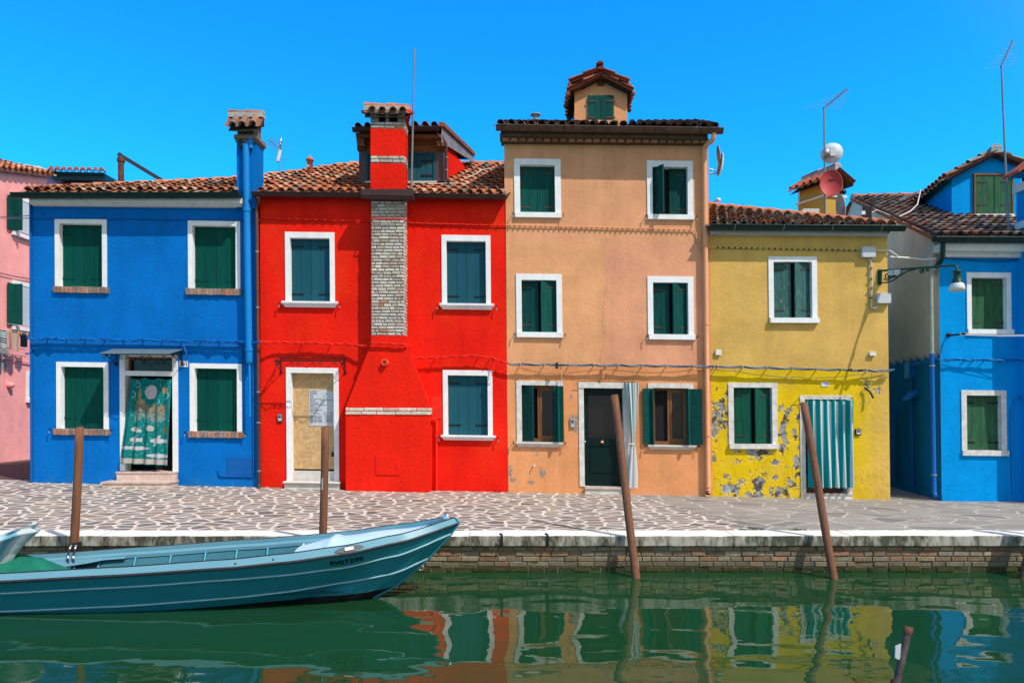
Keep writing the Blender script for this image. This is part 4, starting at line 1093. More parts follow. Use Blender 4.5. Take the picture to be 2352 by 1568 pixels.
bricks(mb, a, (1, 0, -0.003), (0, 0, 1), b.x - a.x, b.z - a.z, 0.36, 0.078, (0, -1, 0), lambda r, x, t: tuple(q * r.uniform(1.0, 1.15) for q in r.choice([(0.55, 0.50, 0.42), (0.58, 0.54, 0.46), (0.50, 0.40, 0.32)])), rnd, 0.012, 0.018, 0.004)
bricks(mb, (b.x, Yc - 0.005, a.z), (0, 1, 0), (0, 0, 1), 0.3, b.z - a.z, 0.3, 0.078, (1, 0, 0), lambda r, x, t: (0.55, 0.5, 0.42), rnd, 0.012, 0.012, 0.004)
p = P(886, 833, Yc); mb.lathe(p + V((0, 0.02, 0)), (-0.15, -1, 0.05), [(0.0, 0.0), (0.066, 0.0), (0.066, 0.10), (0.046, 0.10), (0.04, 0.04), (0.0, 0.04)], 'stucco', 16, (0.75, 0.12, 0.06))
islab(mb, (862, 1045.5, 1091), (918, 1046.5, 1092), Yc - 0.012, Yc + 0.01, 'stucco', REDC); islab(mb, (864, 1047.5, 1089), (916, 1048.5, 1090), Yc - 0.018, Yc, 'stucco', REDC)
islab(mb, (911, 1066, 1074), (914, 1066, 1074), Yc - 0.03, Yc - 0.016, 'pipered')
mb.build('chimney_breast', hr)
mb = MB(); Ys = Yc; Yk = FY + 0.20
islab(mb, (851, 374, 437), (929, 376, 437), Ys, Yk, 'stucco', REDC); islab(mb, (851, 295, 357), (929, 297, 359), Ys, Yk, 'stucco', REDC)
for (y0, y1) in ((357, 374.5), (280, 295.5)):
    islab(mb, (851.6, y0, y1), (928.4, y0 + 1, y1 + 1.5), Ys + 0.02, Yk - 0.02, 'mortar')
    a = P(851, y1, Ys + 0.02); b = P(929, y0 + 1, Ys + 0.02)
    bricks(mb, a, (1, 0, -0.012), (0, 0, 1), b.x - a.x, b.z - a.z, 0.27, 0.075, (0, -1, 0), ccol, rnd, 0.014, 0.03, 0.005)
    bricks(mb, (b.x - 0.02, Ys + 0.02, a.z), (0, 1, 0), (0, 0, 1), Yk - Ys - 0.04, b.z - a.z, 0.27, 0.075, (1, 0, 0), ccol, rnd, 0.014, 0.03, 0.005)
for (x0, x1) in ((851, 869.5), (885.5, 893), (913.5, 929)): islab(mb, (x0, 262, 281), (x1, 262, 282), Ys, Yk, 'brick', (0.26, 0.22, 0.18))
islab(mb, (849, 252, 262.5), (931, 252, 263), Ys - 0.03, Yk + 0.03, 'brick', (0.24, 0.19, 0.15)); islab(mb, (853, 262, 281), (927, 262, 282), Ys + 0.16, Yk - 0.16, 'dark')
mb.hexa([P(934, 263, Ys + .05), P(944, 263, Ys + .05), P(944, 252, Ys + .05), P(928, 252, Ys + .05), P(932, 300, Yk), P(936, 300, Yk), P(944, 252, Yk), P(928, 252, Yk)], 'stucco', REDC)
ct = [(0.50, 0.17, 0.08), (0.44, 0.15, 0.07)]
cE = linemap([(0, P(843, 257, Ys - 0.10)), (1, P(938, 258.5, Ys - 0.10))]); cR = linemap([(0, P(838, 250, Ys + 0.24)), (1, P(943, 252, Ys + 0.24))])
tile_roof(mb, cE, cR, 4, 1, ct, rr)
cB = linemap([(0, P(943, 262, Ys + 0.62)), (1, P(838, 260, Ys + 0.62))]); cR2 = lambda u: cR(1 - u); tile_roof(mb, cB, cR2, 4, 1, ct, rr)
caps(mb, [cR(0) + V((0, 0, 0.02)), cR(1) + V((0, 0, 0.02))], 0.36, 0.11, ct, rr)
mb.build('chimney', hr)

# ---------------- red house dormer
K = V((0.17, 1, 0)).normalized()
mb = MB(); Y0 = 16.10
def ext(mb, pts, k, m, col=(1, 1, 1)): mb.prism([P(x, y, Y0) for x, y in pts], K * k, m, col)
ext(mb, [(838, 416), (1000, 416), (1000, 306), (838, 306)], 3.0, 'stucco', REDC)
for x0, x1 in ((824.3, 840), (1001.5, 1019)):
    f = [P(x0, 417, Y0 - 0.05), P(x1, 418, Y0 - 0.05), P(x1, 343, Y0 - 0.05), P(x0, 343, Y0 - 0.05)]
    mb.prism(f, K * 0.35, 'copper')
mb.prism([P(1000, 418, Y0), P(1017, 418, Y0), P(1017, 312, Y0), P(1000, 312, Y0)], K * 2.4, 'stucco', REDC)
dorm = mb.build('dormer', hr)
mb = MB()
for x0, x1 in ((820, 838), (1003, 1021)):
    mb.prism([P(x0, 344, Y0 - 0.10), P(x1, 344, Y0 - 0.10), P(x1, 336, Y0 - 0.10), P(x0, 336, Y0 - 0.10)], (0, 0.3, 0), 'rawwood')
    mb.prism([P(x0, 335, Y0 - 0.20), P(x1, 335, Y0 - 0.20), P(x1 - 2, 317, Y0 - 0.20), P(x0 - 2, 317, Y0 - 0.20)], (0, 0.4, 0), 'rawwood')
islab(mb, (817, 306, 314), (1018, 309, 317), Y0 - 0.24, Y0 + 0.1, 'rawwood'); islab(mb, (838, 317, 334), (1003, 319, 334), Y0 - 0.03, Y0 + 0.1, 'rawwood'); islab(mb, (838, 334.5, 349), (1003, 334.5, 349), Y0 - 0.045, Y0 + 0.1, 'rawwood')
mb.build('eaves_beam', dorm)
mb = MB(); Yw = Y0 - 0.03
islab(mb, (840, 349.5, 415), (846, 349.5, 415), Yw - 0.02, Y0 + .02, 'teal'); islab(mb, (995, 349.5, 415), (1001.5, 349.5, 415), Yw - 0.02, Y0 + .02, 'teal'); islab(mb, (846, 349.5, 354), (995, 349.5, 354), Yw - 0.02, Y0 + .02, 'teal')
for x0, x1 in ((846.5, 883), (884, 919.5), (920.5, 957), (958, 979), (980, 994.5)): islab(mb, (x0, 354.5, 415), (x1, 354.5, 415), Yw, Y0 + .02, 'teal')
for y in (370, 403): islab(mb, (966, y - 2, y + 2), (994, y - 2, y + 2), Yw - 0.012, Yw + 0.001, 'black')
islab(mb, (838, 415.5, 420), (1003, 415.5, 420), Y0 - 0.12, Y0, 'istria')
mb.build('window', dorm)
dE = linemap([(0, P(811, 293, Y0 - 0.30)), (1, P(1008, 290, Y0 - 0.30))])
dR = linemap([(0, P(811, 293, Y0 - 0.30) + K * 3.1 + V((0, 0, 0.50))), (1, P(1008, 290, Y0 - 0.30) + K * 3.1 + V((0, 0, 0.42)))])
mb = MB(); tile_roof(mb, dE, dR, 9, 8, [(0.20, 0.075, 0.05), (0.26, 0.09, 0.05), (0.16, 0.07, 0.05)], rr)
gutter(mb, P(810, 296, Y0 - 0.34), P(1008, 293.5, Y0 - 0.34), 0.075, 'gutbrown', 0)
# sheet metal verge along the right slope
q = [dE(1) + V((0.05, 0.05, 0.05)), dR(1) + V((0.05, 0, 0.03)), dR(1) + V((0.07, 0.05, -0.16)), dE(1) + V((0.05, 0.06, -0.33))]
mb.prism(q, (0.02, 0, 0), 'lead')
mb.prism([dE(1) + V((0.0, 0, 0.0)), dR(1), dR(1) + V((0, 0, 0.09)), dE(1) + V((0, 0, 0.09))], (0.11, 0, 0), 'tile', (0.24, 0.08, 0.05))
mb.build('dormer_roof', dorm)
mb = MB(); Yq = Y0 - 0.16
mb.tube([P(1004, 306, Y0 - 0.30), P(1007, 315, Y0 - 0.28), P(1019, 322, Yq), P(1024.5, 331, Yq), P(1025.5, 343, Yq), P(1027, 409, Yq), P(1028, 416, Yq - 0.06), P(1031, 419, Yq - 0.1)], 0.031, 'gutbrown', 10)
for y in (362, 391): mb.tube([P(1025.8, y - 1, Yq), P(1025.9, y + 1, Yq)], 0.037, 'metal', 10)
mb.build('downpipe', dorm)
mb = MB(); p = P(712, 394, 17.5); mb.lathe(p + V((0, 0, -0.4)), (0, 0, 1), [(0.07, 0), (0.07, 0.64), (0.095, 0.65), (0.095, 0.69), (0.05, 0.72), (0.0, 0.80)], 'tile', 14, (0.48, 0.15, 0.07))
mb.lathe(p + V((-0.02, -0.05, 0.10)), (-0.1, -1, 0.1), [(0.0, 0.05), (0.04, 0.05), (0.045, 0.0), (0.045, 0.06)], 'greyplastic', 10)
mb.build('flue_pot', hr)
# wall boxes and gas pipe of the red house
mb = MB(); RD.slab(mb, (990, 1014, 910, 962), -0.014, 0.0, 'pipered'); RD.slab(mb, (992, 1012, 912, 960), -0.018, -0.012, 'pipered')
for x in (999, 1007):
    for y in (922, 952): p = RD.pt(*RD.inv(x, y), -0.018); mb.lathe(p, (0, -1, 0), [(0.008, 0), (0.006, 0.006), (0, 0.007)], 'pipered', 8)
mb.build('meter_door', hr)
mb = MB(); q = lambda x, y, d=-0.05: RD.pt(*RD.inv(x, y), d)
mb.tube([q(988, 963), q(1000, 962), q(1003, 965), q(1003, 1140)], 0.023, 'pipered', 8)
for y in (987, 1106): mb.tube([q(1003, y - 2), q(1003, y + 2)], 0.03, 'pipered', 8)
mb.tube([q(1003, 1112), q(1008, 1114, -0.06)], 0.014, 'pipered', 6); mb.build('gas_pipe', hr)

# ---------------- orange house dormer tower, downpipe, flue
OC = (0.66, 0.305, 0.15)
Yt = 16.55
mb = MB()
body = [(1319.5, 300), (1440.5, 300), (1440.5, 208), (1379.5, 178), (1319.5, 208)]
mb.prism([P(x, y, Yt) for x, y in body], (0.12, 1.5, 0), 'plaster', OC)
body2 = [(1322, 300), (1437, 300), (1437, 188), (1377, 160), (1322, 190)]
mb.prism([P(x, y, Yt + 0.85) for x, y in body2], (0.12, 2.2, 0), 'plaster', (0.40, 0.22, 0.12))
islab(mb, (1372, 186, 197), (1388, 186, 197), Yt - 0.02, Yt + 0.01, 'brick', (0.12, 0.05, 0.03))
for s in (-1, 1):
    # moulded strip under the verge
    a = P(1379.5, 177, Yt); b = P(1379.5 + s * 61, 209, Yt); w = V((0, 0, -0.07))
    mb.prism([a, b, b + w, a + w], (0, -0.07, 0), 'plaster', (0.5, 0.24, 0.11))
islab(mb, (1341, 276, 284), (1416, 276, 284), Yt - 0.08, Yt + 0.01, 'plaster', OC)
tw = mb.build('dormer', ho)
mb = MB()
for (ax, ay, ex, ey, Ya, ln) in ((1380, 168, 74, 37, Yt - 0.16, 1.05), (1377.5, 155, 67, 31, Yt + 0.78, 2.2)):
    for s in (-1, 1):
        a = P(ax, ay, Ya); b = P(ax + s * ex, ay + ey, Ya); dv = V((0.06, ln, 0))
        if s < 0: E_ = lambda u, a=a, b=b, dv=dv: b + dv * (1 - u); R_ = lambda u, a=a, b=b, dv=dv: a + dv * (1 - u)
        else: E_ = lambda u, a=a, b=b, dv=dv: b + dv * u; R_ = lambda u, a=a, b=b, dv=dv: a + dv * u
        tile_roof(mb, E_, R_, max(6, int(ln / 0.17)), 2, [(0.30, 0.075, 0.045), (0.36, 0.10, 0.055), (0.24, 0.07, 0.045)], rr)
        w = V((0, 0, -0.055)); mb.prism([a, b, b + w, a + w], (0, 0.06, 0), 'tile', (0.30, 0.075, 0.045))
        # hanging tile ends along the low eaves
        for i in range(4):
            e = b + V((-s * 0.02, 0.05 + i * 0.22, -0.06 - i * 0.0)); mb.tube([e, e + V((s * 0.06, 0, -0.045))], [0.055, 0.06], 'tile', 8, (0.30, 0.085, 0.05))
        for i in range(5):
            e = P(1319.5 if s < 0 else 1440.5, 214 + i * 9, Yt + 0.5 + i * 0.2); mb.tube([e, e + V((s * 0.09, 0, -0.06))], [0.045, 0.05], 'tile', 8, (0.22, 0.07, 0.05))
    a = P(ax, ay - 3, Ya); caps(mb, [a + V((0, -0.05, 0.02)), a + V((0.06, ln, 0.02))], 0.4, 0.085, [(0.40, 0.11, 0.06), (0.30, 0.09, 0.055)], rr, False)
mb.build('dormer_roof', tw)
for (x0, x1, hx) in ((1350.7, 1380.2, 1348), (1381, 1410, 1392)):
    mb = MB(); n = 2
    for i in range(n):
        a = x0 + (x1 - x0) * i / n; b = x0 + (x1 - x0) * (i + 1) / n
        islab(mb, (a + 0.2, 219, 276), (b - 0.2, 219, 276), Yt - 0.045, Yt + 0.005, 'dkgreen')
    for y in (232.5, 270): islab(mb, (hx, y - 2, y + 2), (hx + 21, y - 2, y + 2), Yt - 0.056, Yt - 0.044, 'rustiron')
    mb.build('shutter', tw)
mb = MB(); Yd = FY - 0.09; po = 'pipeorange'
mb.tube([P(1640, 305, FY - 0.38), P(1640, 313, FY - 0.37), P(1635, 324, FY - 0.36), P(1625, 331, FY - 0.2), P(1618.5, 338, Yd), P(1617.5, 348, Yd)], 0.052, po, 12)
mb.tube([P(1617.5, 346, Yd), P(1627, 1122, Yd), P(1627, 1128, Yd - 0.02), P(1626.5, 1133, Yd - 0.05)], 0.051, po, 12)
for y in (566, 745, 1000, 1118): mb.tube([P(1617.5 + (y - 346) * 0.0122, y - 1.6, Yd), P(1617.5 + (y - 346) * 0.0122, y + 1.6, Yd)], 0.060, po, 12)
p = P(1626.5, 1133, Yd - 0.05); mb.lathe(p + V((0, -0.012, 0.01)), (0, -1, -0.6), [(0.0, 0), (0.043, 0), (0.053, -0.02)], 'dark', 12)
mb.build('downpipe', ho)
mb = MB(); p = P(1230, 290, FY + 0.55); mb.lathe(p + V((0, 0, -0.04)), (0, 0, 1), [(0.06, 0), (0.06, 0.17), (0.068, 0.18), (0.05, 0.20), (0.05, 0.27), (0.11, 0.275), (0.112, 0.29), (0.03, 0.325), (0, 0.33)], 'greypipe', 16); mb.build('flue_cowl', ho)
mb = MB(); p = OR.pt(*OR.inv(1226.6, 1067)); mb.tube([p + V((0, 0.01, 0)), p + V((0, -0.07, 0.0)), p + V((0.002, -0.08, -0.03))], 0.014, 'whitecable', 8); mb.build('waste_pipe', ho)

# ---------------- yellow house chimney and azure house dormer, stack, pipes
Yh = 18.6; YC = (0.52, 0.32, 0.07)
mb = MB()
q0 = P(1893, 520, Yh); rot = V((1, 0.22, 0)).normalized(); dp = V((-0.42, 0.9, 0)).normalized()
w = 0.58; h = P(0, 410, Yh).z - q0.z
def cb(o, a, b, z0, z1, m, col): mb.prism([q0 + rot * a[0] + dp * a[1] + V((0, 0, z0)), q0 + rot * b[0] + dp * a[1] + V((0, 0, z0)), q0 + rot * b[0] + dp * b[1] + V((0, 0, z0)), q0 + rot * a[0] + dp * b[1] + V((0, 0, z0))], (0, 0, z1 - z0), m, col)
cb(0, (0, 0), (w, 0.85), -2.8, h * 0.62, 'plaster', YC); cb(0, (-0.04, -0.04), (w + 0.04, 0.89), h * 0.62, h * 0.66, 'cornice', (1, 1, 1)); cb(0, (0.02, 0.02), (w - 0.02, 0.83), h * 0.66, h * 0.93, 'plaster', YC)
zt = h * 0.93; ap = 0.34
A0 = q0 + rot * (-0.16) + dp * (-0.12) + V((0, 0, zt)); B0 = q0 + rot * (w + 0.16) + dp * (-0.12) + V((0, 0, zt)); T0 = q0 + rot * (w / 2) + dp * (-0.12) + V((0, 0, zt + ap))
mb.prism([A0.lerp(T0, .25) + dp * .12, B0.lerp(T0, .25) + dp * .12, T0 + dp * .12 - V((0, 0, .03))], dp * 0.8, 'plaster', YC)
for a, b in ((A0, T0), (B0, T0)):
    ln = dp * 1.1; s = -1 if a is A0 else 1
    E_ = (lambda u, a=a, ln=ln: a + ln * (1 - u)) if s < 0 else (lambda u, a=a, ln=ln: a + ln * u)
    R_ = (lambda u, b=b, ln=ln: b + ln * (1 - u)) if s < 0 else (lambda u, b=b, ln=ln: b + ln * u)
    tile_roof(mb, E_, R_, 5, 1, [(0.40, 0.11, 0.06), (0.32, 0.10, 0.06)], rr); mb.prism([a, b, b + V((0, 0, -.06)), a + V((0, 0, -.06))], dp * 0.08, 'tile', (0.34, 0.09, 0.05))
caps(mb, [T0 + V((0, 0, .03)), T0 + dp * 1.1 + V((0, 0, .03))], 0.4, 0.11, [(0.3, 0.12, 0.08)], rr)
mb.build('chimney', hy)
mb = MB(); islab(mb, (1846, 479, 700), (1882, 479, 700), 18.2, 18.7, 'greyplastic'); mb.prism([P(1846, 700, 18.2), P(1846, 479, 18.2), P(1840, 488, 18.2), P(1838, 700, 18.2)], (0, .4, 0), 'greyplastic'); mb.build('roof_cabinet', hy)

Yz = 17.5; AC = (0.002, 0.275, 0.68)
mb = MB()
front = [(2186, 497), (2345, 497), (2345, 370), (2286, 350), (2186, 399)]
kz = V((0.186, 1, 0)).normalized()
mb.prism([P(x, y, Yz) for x, y in front], kz * 3.6, 'plaster', AC)
dz_ = mb.build('dormer', hz_)
mb = MB(); a = P(2286, 346, Yz - 0.18)
ln = kz * 3.8
b1 = P(2176, 405, Yz - 0.18); b2 = P(2356, 372, Yz - 0.18)
tile_roof(mb, lambda u: b1 + ln * (1 - u), lambda u: a + ln * (1 - u), 16, 4, OLD, rr); tile_roof(mb, lambda u: b2 + ln * u, lambda u: a + ln * u, 16, 3, OLD, rr)
caps(mb, [a + V((0, -.05, .03)), a + ln], 0.4, 0.12, OLD, rr)
for b in (b1, b2): mb.prism([a, b, b + V((0, 0, -.07)), a + V((0, 0, -.07))], (0, 0.06, 0), 'tile', (0.22, 0.07, 0.05))
mb.build('dormer_roof', dz_)
mb = MB(); islab(mb, (2238, 398, 402), (2329, 398.5, 402.5), Yz - 0.06, Yz + .01, 'rawwood'); islab(mb, (2238, 402, 491), (2242, 402, 491), Yz - 0.06, Yz + .01, 'rawwood'); islab(mb, (2325, 402.5, 491), (2329, 402.5, 491), Yz - 0.06, Yz + .01, 'rawwood'); islab(mb, (2240, 491, 499), (2331, 491, 499), Yz - 0.2, Yz + .01, 'cornice')
wz = mb.build('window', dz_)
for x0, x1, hx in ((2242.5, 2282.5, 2246), (2284, 2324.5, 2298)):
    mb = MB()
    for i in range(3): islab(mb, (x0 + (x1 - x0) * i / 3 + .2, 403, 490), (x0 + (x1 - x0) * (i + 1) / 3 - .2, 403, 490), Yz - 0.045, Yz + .005, 'ltgreen')
    for y in (418, 470): islab(mb, (hx, y - 1.6, y + 1.6), (hx + 21, y - 1.6, y + 1.6), Yz - .054, Yz - .044, 'rustiron')
    mb.build('shutter', wz)
# chimney breast at the right edge of the view
mb = MB(); Yb = FY - 0.45
mb.prism([P(x, y, Yb) for x, y in ((2371, 430), (2470, 430), (2470, 1190), (2382, 1190), (2382, 925), (2371, 800))], (0, 0.47, 0), 'plaster', AC)
islab(mb, (2369, 408, 428), (2472, 392, 414), Yb - 0.03, FY + 0.1, 'cornice'); islab(mb, (2369, 499, 516), (2472, 496, 514), Yb - 0.03, FY + 0.02, 'cornice'); islab(mb, (2377, 385, 409), (2466, 385, 400), Yb + 0.06, FY, 'dark')
mb.prism([P(2352, 394, Yb - .05), P(2482, 394, Yb - .05), P(2417, 345, Yb - .05)], (0, 0.45, 0), 'plaster', AC)
for s, xx in ((-1, 2340), (1, 2494)):
    a = P(2417, 340, Yb - .1); b = P(xx, 397, Yb - .1); mb.prism([a, b, b + V((0, 0, .07)), a + V((0, 0, .07))], (0, 0.5, 0), 'tile', (0.38, 0.08, 0.05))
mb.build('chimney_breast', hz_)
mb = MB(); Yg = FY - 0.12
mb.tube([P(2166, 553, FY - 0.34), P(2165, 590, FY - 0.30), P(2161, 600, FY - 0.26), P(2149, 614, FY - 0.18)], 0.05, 'gutgreen', 10)
mb.tube([P(2149, 614, FY - 0.18), P(2140, 622, FY - 0.1), P(2137, 632, FY - 0.06), P(2137.5, 660, FY - 0.06)], 0.05, 'greypipe', 10); mb.tube([P(2137.5, 658, FY - .06), P(2140, 812, FY - 0.06)], 0.046, 'greypipe', 10)
mb.tube([P(2140, 812, FY - .06), P(2145.5, 1128, FY - .06), P(2147, 1136, FY - .09), P(2150, 1140, FY - .13)], 0.048, 'pipeblue2', 10)
for y in (649, 703, 840, 1090): mb.tube([P(2137.5 + (y - 658) * .0175, y - 1.5, FY - .06), P(2137.5 + (y - 658) * .0175, y + 1.5, FY - .06)], 0.055, 'greypipe', 10)
mb.build('downpipe', hz_)
mb = MB(); q = lambda x, y, d=-0.03: AZ.pt(*AZ.inv(x, y), d)
mb.tube([q(2352, 910), q(2336, 910), q(2330, 916), q(2322, 940), q(2320.5, 960), q(2325, 1132)], 0.02, 'pipeblue', 8); mb.build('conduit', hz_)
mb = MB()
def sp(t, z, o=0.0): return V((C0.x + (C1.x - C0.x) * (z - C0.z) / (C1.z - C0.z) + 0.16 * t - o, FY + t, z))
mb.tube([sp(1.5, 2.75, .04), sp(1.5, 0.0, .04)], 0.035, 'pipeblue2', 8); mb.tube([sp(2.6, 1.7, .04), sp(2.6, 0.0, .04)], 0.03, 'pipeblue2', 8)
mb.hexa([sp(1.35, 2.5, .14), sp(1.65, 2.5, .14), sp(1.65, 2.85, .14), sp(1.35, 2.85, .14), sp(1.35, 2.5), sp(1.65, 2.5), sp(1.65, 2.85), sp(1.35, 2.85)], 'pipeblue2')
mb.hexa([sp(1.15, 2.0, .22), sp(1.6, 2.0, .22), sp(1.6, 2.04, .20), sp(1.15, 2.04, .20), sp(1.15, 2.1), sp(1.6, 2.1), sp(1.6, 2.25), sp(1.15, 2.25)], 'pipeblue2')
mb.build('wall_fittings', hz_)
# ------------------------------------------------------------------ pink house on the left, lilac house behind
XW = -14.3
def Q(x, y, X=XW):
    Y = X * F / (x - CX); return V((X, Y, EYE - (y - HZ) * Y / F))
hp = thing('pink_house', 'salmon pink house side wall at the left edge with white framed windows', 'house', (XW, 20.5, 0.25))
mb = MB()
z0, z1 = Q(0, 386).z, Q(105, 399).z
ya, yb = 15.5, Q(108, 400).y
zt = lambda Y: z0 + (z1 - z0) * (Y - Q(0, 0).y) / (Q(105, 0).y - Q(0, 0).y)
def pfn(u, v):
    Y = ya + (yb - ya) * u; return V((XW, Y, -0.1 + (zt(Y) + 0.1) * v))
def pcol(u, v):
    p = pfn(u, v); k = 1 + 0.09 * nz(p.y, p.z, 0.7, 91) + 0.05 * nz(p.y, p.z, 4, 92)
    d = ((p.y - 20.75) / 0.22) ** 2 + ((p.z - 3.35) / 0.42) ** 2 - 1.2 * nz(p.y, p.z, 3.5, 93)
    if d < 0.9: return (0.30, 0.29, 0.28)
    return (0.93 * k, 0.365 * k, 0.335 * k)
mb.sheet(pfn, 120, 130, 'plaster', pcol, False)
PK = (0.93, 0.365, 0.335)
mb.quad((XW, ya, -.1), (XW - 6, ya, -.1), (XW - 6, ya, zt(ya)), (XW, ya, zt(ya)), 'plaster', PK); mb.quad((XW, yb, -.1), (XW - 6, yb, -.1), (XW - 6, yb, zt(yb)), (XW, yb, zt(yb)), 'plaster', PK)
mb.build('wall', hp)
mb = MB(); rr = random.Random(4)
pE = lambda u: V((XW + 0.18, yb + 0.1 + (ya - yb) * u, zt(yb + (ya - yb) * u) - 0.02)); pR = lambda u: V((XW - 3.0, yb + 0.1 + (ya - yb) * u, zt(yb + (ya - yb) * u) + 0.75))
tile_roof(mb, lambda u: pE(1 - u), lambda u: pR(1 - u), 30, 6, ORANGE, rr); mb.build('roof', hp)
def pw(Y0, Y1, zb, ztp, shutter=True):
    mb = MB(); mb.box(XW - .05, XW + .004, Y0 + .06, Y1 - .06, zb + .06, ztp - .06, 'greydish')
    for i in range(26):
        z = zb + .08 + (ztp - zb - .16) * i / 26; mb.box(XW, XW + .018, Y0 + .09, Y1 - .1, z, z + (ztp - zb) / 26 * .8, 'greyplastic')
    w = mb.build('window', hp)
    mb = MB(); mb.box(XW - .02, XW + .03, Y0, Y1, ztp - .10, ztp, 'white'); mb.box(XW - .02, XW + .03, Y0, Y0 + .09, zb, ztp - .10, 'white'); mb.box(XW - .02, XW + .03, Y1 - .09, Y1, zb, ztp - .10, 'white'); mb.build('frame', w)
    mb = MB(); mb.box(XW - .02, XW + .10, Y0 - .04, Y1 + .04, zb - .10, zb, 'white'); mb.build('sill', w)
    if shutter:
        mb = MB(); mb.box(XW + .04, XW + .30, Y0 - .02, Y0 + .015, zb + .03, ztp - .12, 'dkgreen'); mb.box(XW + .04, XW + .075, Y0 - .25, Y0 - .025, zb + .03, ztp - .12, 'dkgreen'); mb.build('shutter', w)
pw(21.15, 22.05, 6.88, 7.98); pw(21.15, 22.05, 4.18, 5.50)
mb = MB(); mb.box(XW - .05, XW + .004, 21.86, 22.3, 2.15, 2.85, 'glass'); w = mb.build('window', hp)
mb = MB(); mb.box(XW - .02, XW + .04, 21.76, 21.86, 2.1, 2.92, 'white'); mb.box(XW - .02, XW + .04, 21.86, 22.3, 2.84, 2.92, 'white'); mb.build('frame', w); mb = MB(); mb.box(XW - .02, XW + .1, 21.74, 22.3, 2.0, 2.1, 'white'); mb.build('sill', w)
mb = MB(); p = Q(19, 884); mb.lathe(p, (1, 0, 0), [(0.09, 0), (0.09, 0.10), (0.06, 0.15), (0, 0.16)], 'plaster', 12, PK); mb.build('vent_cowl', hp)
mb = MB(); mb.tube([Q(-20, 818, XW + .05), Q(30, 826, XW + .05), Q(70, 833, XW + .05)], 0.02, 'plaster', 6, PK); mb.tube([Q(-20, 622, XW + .05), Q(30, 634, XW + .05), Q(70, 641, XW + .05)], 0.012, 'blackcable', 6); mb.build('conduit', hp)

hl = thing('lilac_house', 'lilac house top with tiled eaves peeping over the blue house roof', 'house', P(170, 1060, 27))
mb = MB(); islab(mb, (105, 388, 1060), (205, 410, 1060), 27, 33, 'plaster', (0.33, 0.12, 0.36)); mb.prism([P(60, 1060, 26.6), P(105, 1060, 26.6), P(137, 412, 26.6), P(103, 391, 26.6), P(60, 386, 26.6)], (0, 5, 0), 'plaster', (0.50, 0.27, 0.48)); mb.build('wall', hl)
mb = MB(); islab(mb, (120, 395, 412), (238, 397, 414), 26.2, 27.2, 'gutgreen'); mb.build('eaves_board', hl)
mb = MB(); tile_roof(mb, linemap([(0, P(108, 394, 26.1)), (1, P(243, 396, 26.1))]), linemap([(0, P(112, 388, 28.5)), (1, P(240, 391, 28.5))]), 9, 5, ORANGE, rr)
caps(mb, [P(60, 384, 26.5), P(104, 390, 26.4), P(140, 414, 26.4)], 0.4, 0.1, ORANGE, rr); mb.build('roof', hl)

# laundry drying in front of the pink wall
XL = -13.92
mb = MB(); mb.tube([Q(-40, 751, XL), Q(20, 758, XL), Q(72, 767, XL)], 0.006, 'whitecable', 5); mb.tube([Q(-40, 736, XL), Q(72, 750, XL)], 0.005, 'whitecable', 5)
tag(mb.build('washing_line'), 'thin white washing line stretched along the pink wall', 'washing line')
def garment(name, x0, x1, y0, y1, colf, label, cat, seed):
    mb = MB(); rr = random.Random(seed); Ya = Q(x0, y0, XL).y; Yb_ = Q(x1, y0, XL).y; zt_ = Q((x0 + x1) / 2, y0, XL).z; zb_ = Q((x0 + x1) / 2, y1, XL).z
    def fn(u, v):
        nar = 1 - 0.18 * v * (1 - v) * 2 - (0.08 * v)
        Y = (Ya + Yb_) / 2 + (Yb_ - Ya) * (u - .5) * nar
        return V((XL + 0.02 * math.sin(u * 9 + seed) * (0.3 + v) + 0.012, Y, zt_ + (zb_ - zt_) * v + 0.03 * math.sin(u * 3.1 + seed) * v - 0.02 * math.sin(u * math.pi) * (1 - v)))
    mb.sheet(fn, 14, 24, 'cloth', colf)
    mb.sheet(lambda u, v: fn(u, v) + V((-0.02, 0, 0)), 14, 24, 'cloth', colf)
    o = mb.build(name); tag(o, label, cat, 'washing on the line')
    for u in (0.12, 0.88):
        m2 = MB(); p = fn(u, 0); m2.box(p.x - .008, p.x + .008, p.y - .012, p.y + .012, p.z - .03, p.z + .06, rr.choice(['yellowsticker', 'pipered', 'whitecable'])); m2.build('clothes_peg', o)
garment('striped_top', -6, 17, 757, 800, lambda u, v: (0.55, 0.62, 0.56) if int(v * 15) % 2 else (0.03, 0.06, 0.05), 'green and white striped top hanging on the washing line', 'top', 1)
garment('beige_top', 19.5, 45, 762, 803, lambda u, v: (0.52, 0.33, 0.25), 'pale beige top hanging on the washing line', 'top', 2)
garment('black_shorts', 46, 64, 767, 795, lambda u, v: (0.008, 0.012, 0.02), 'small black garment hanging on the washing line', 'shorts', 3)

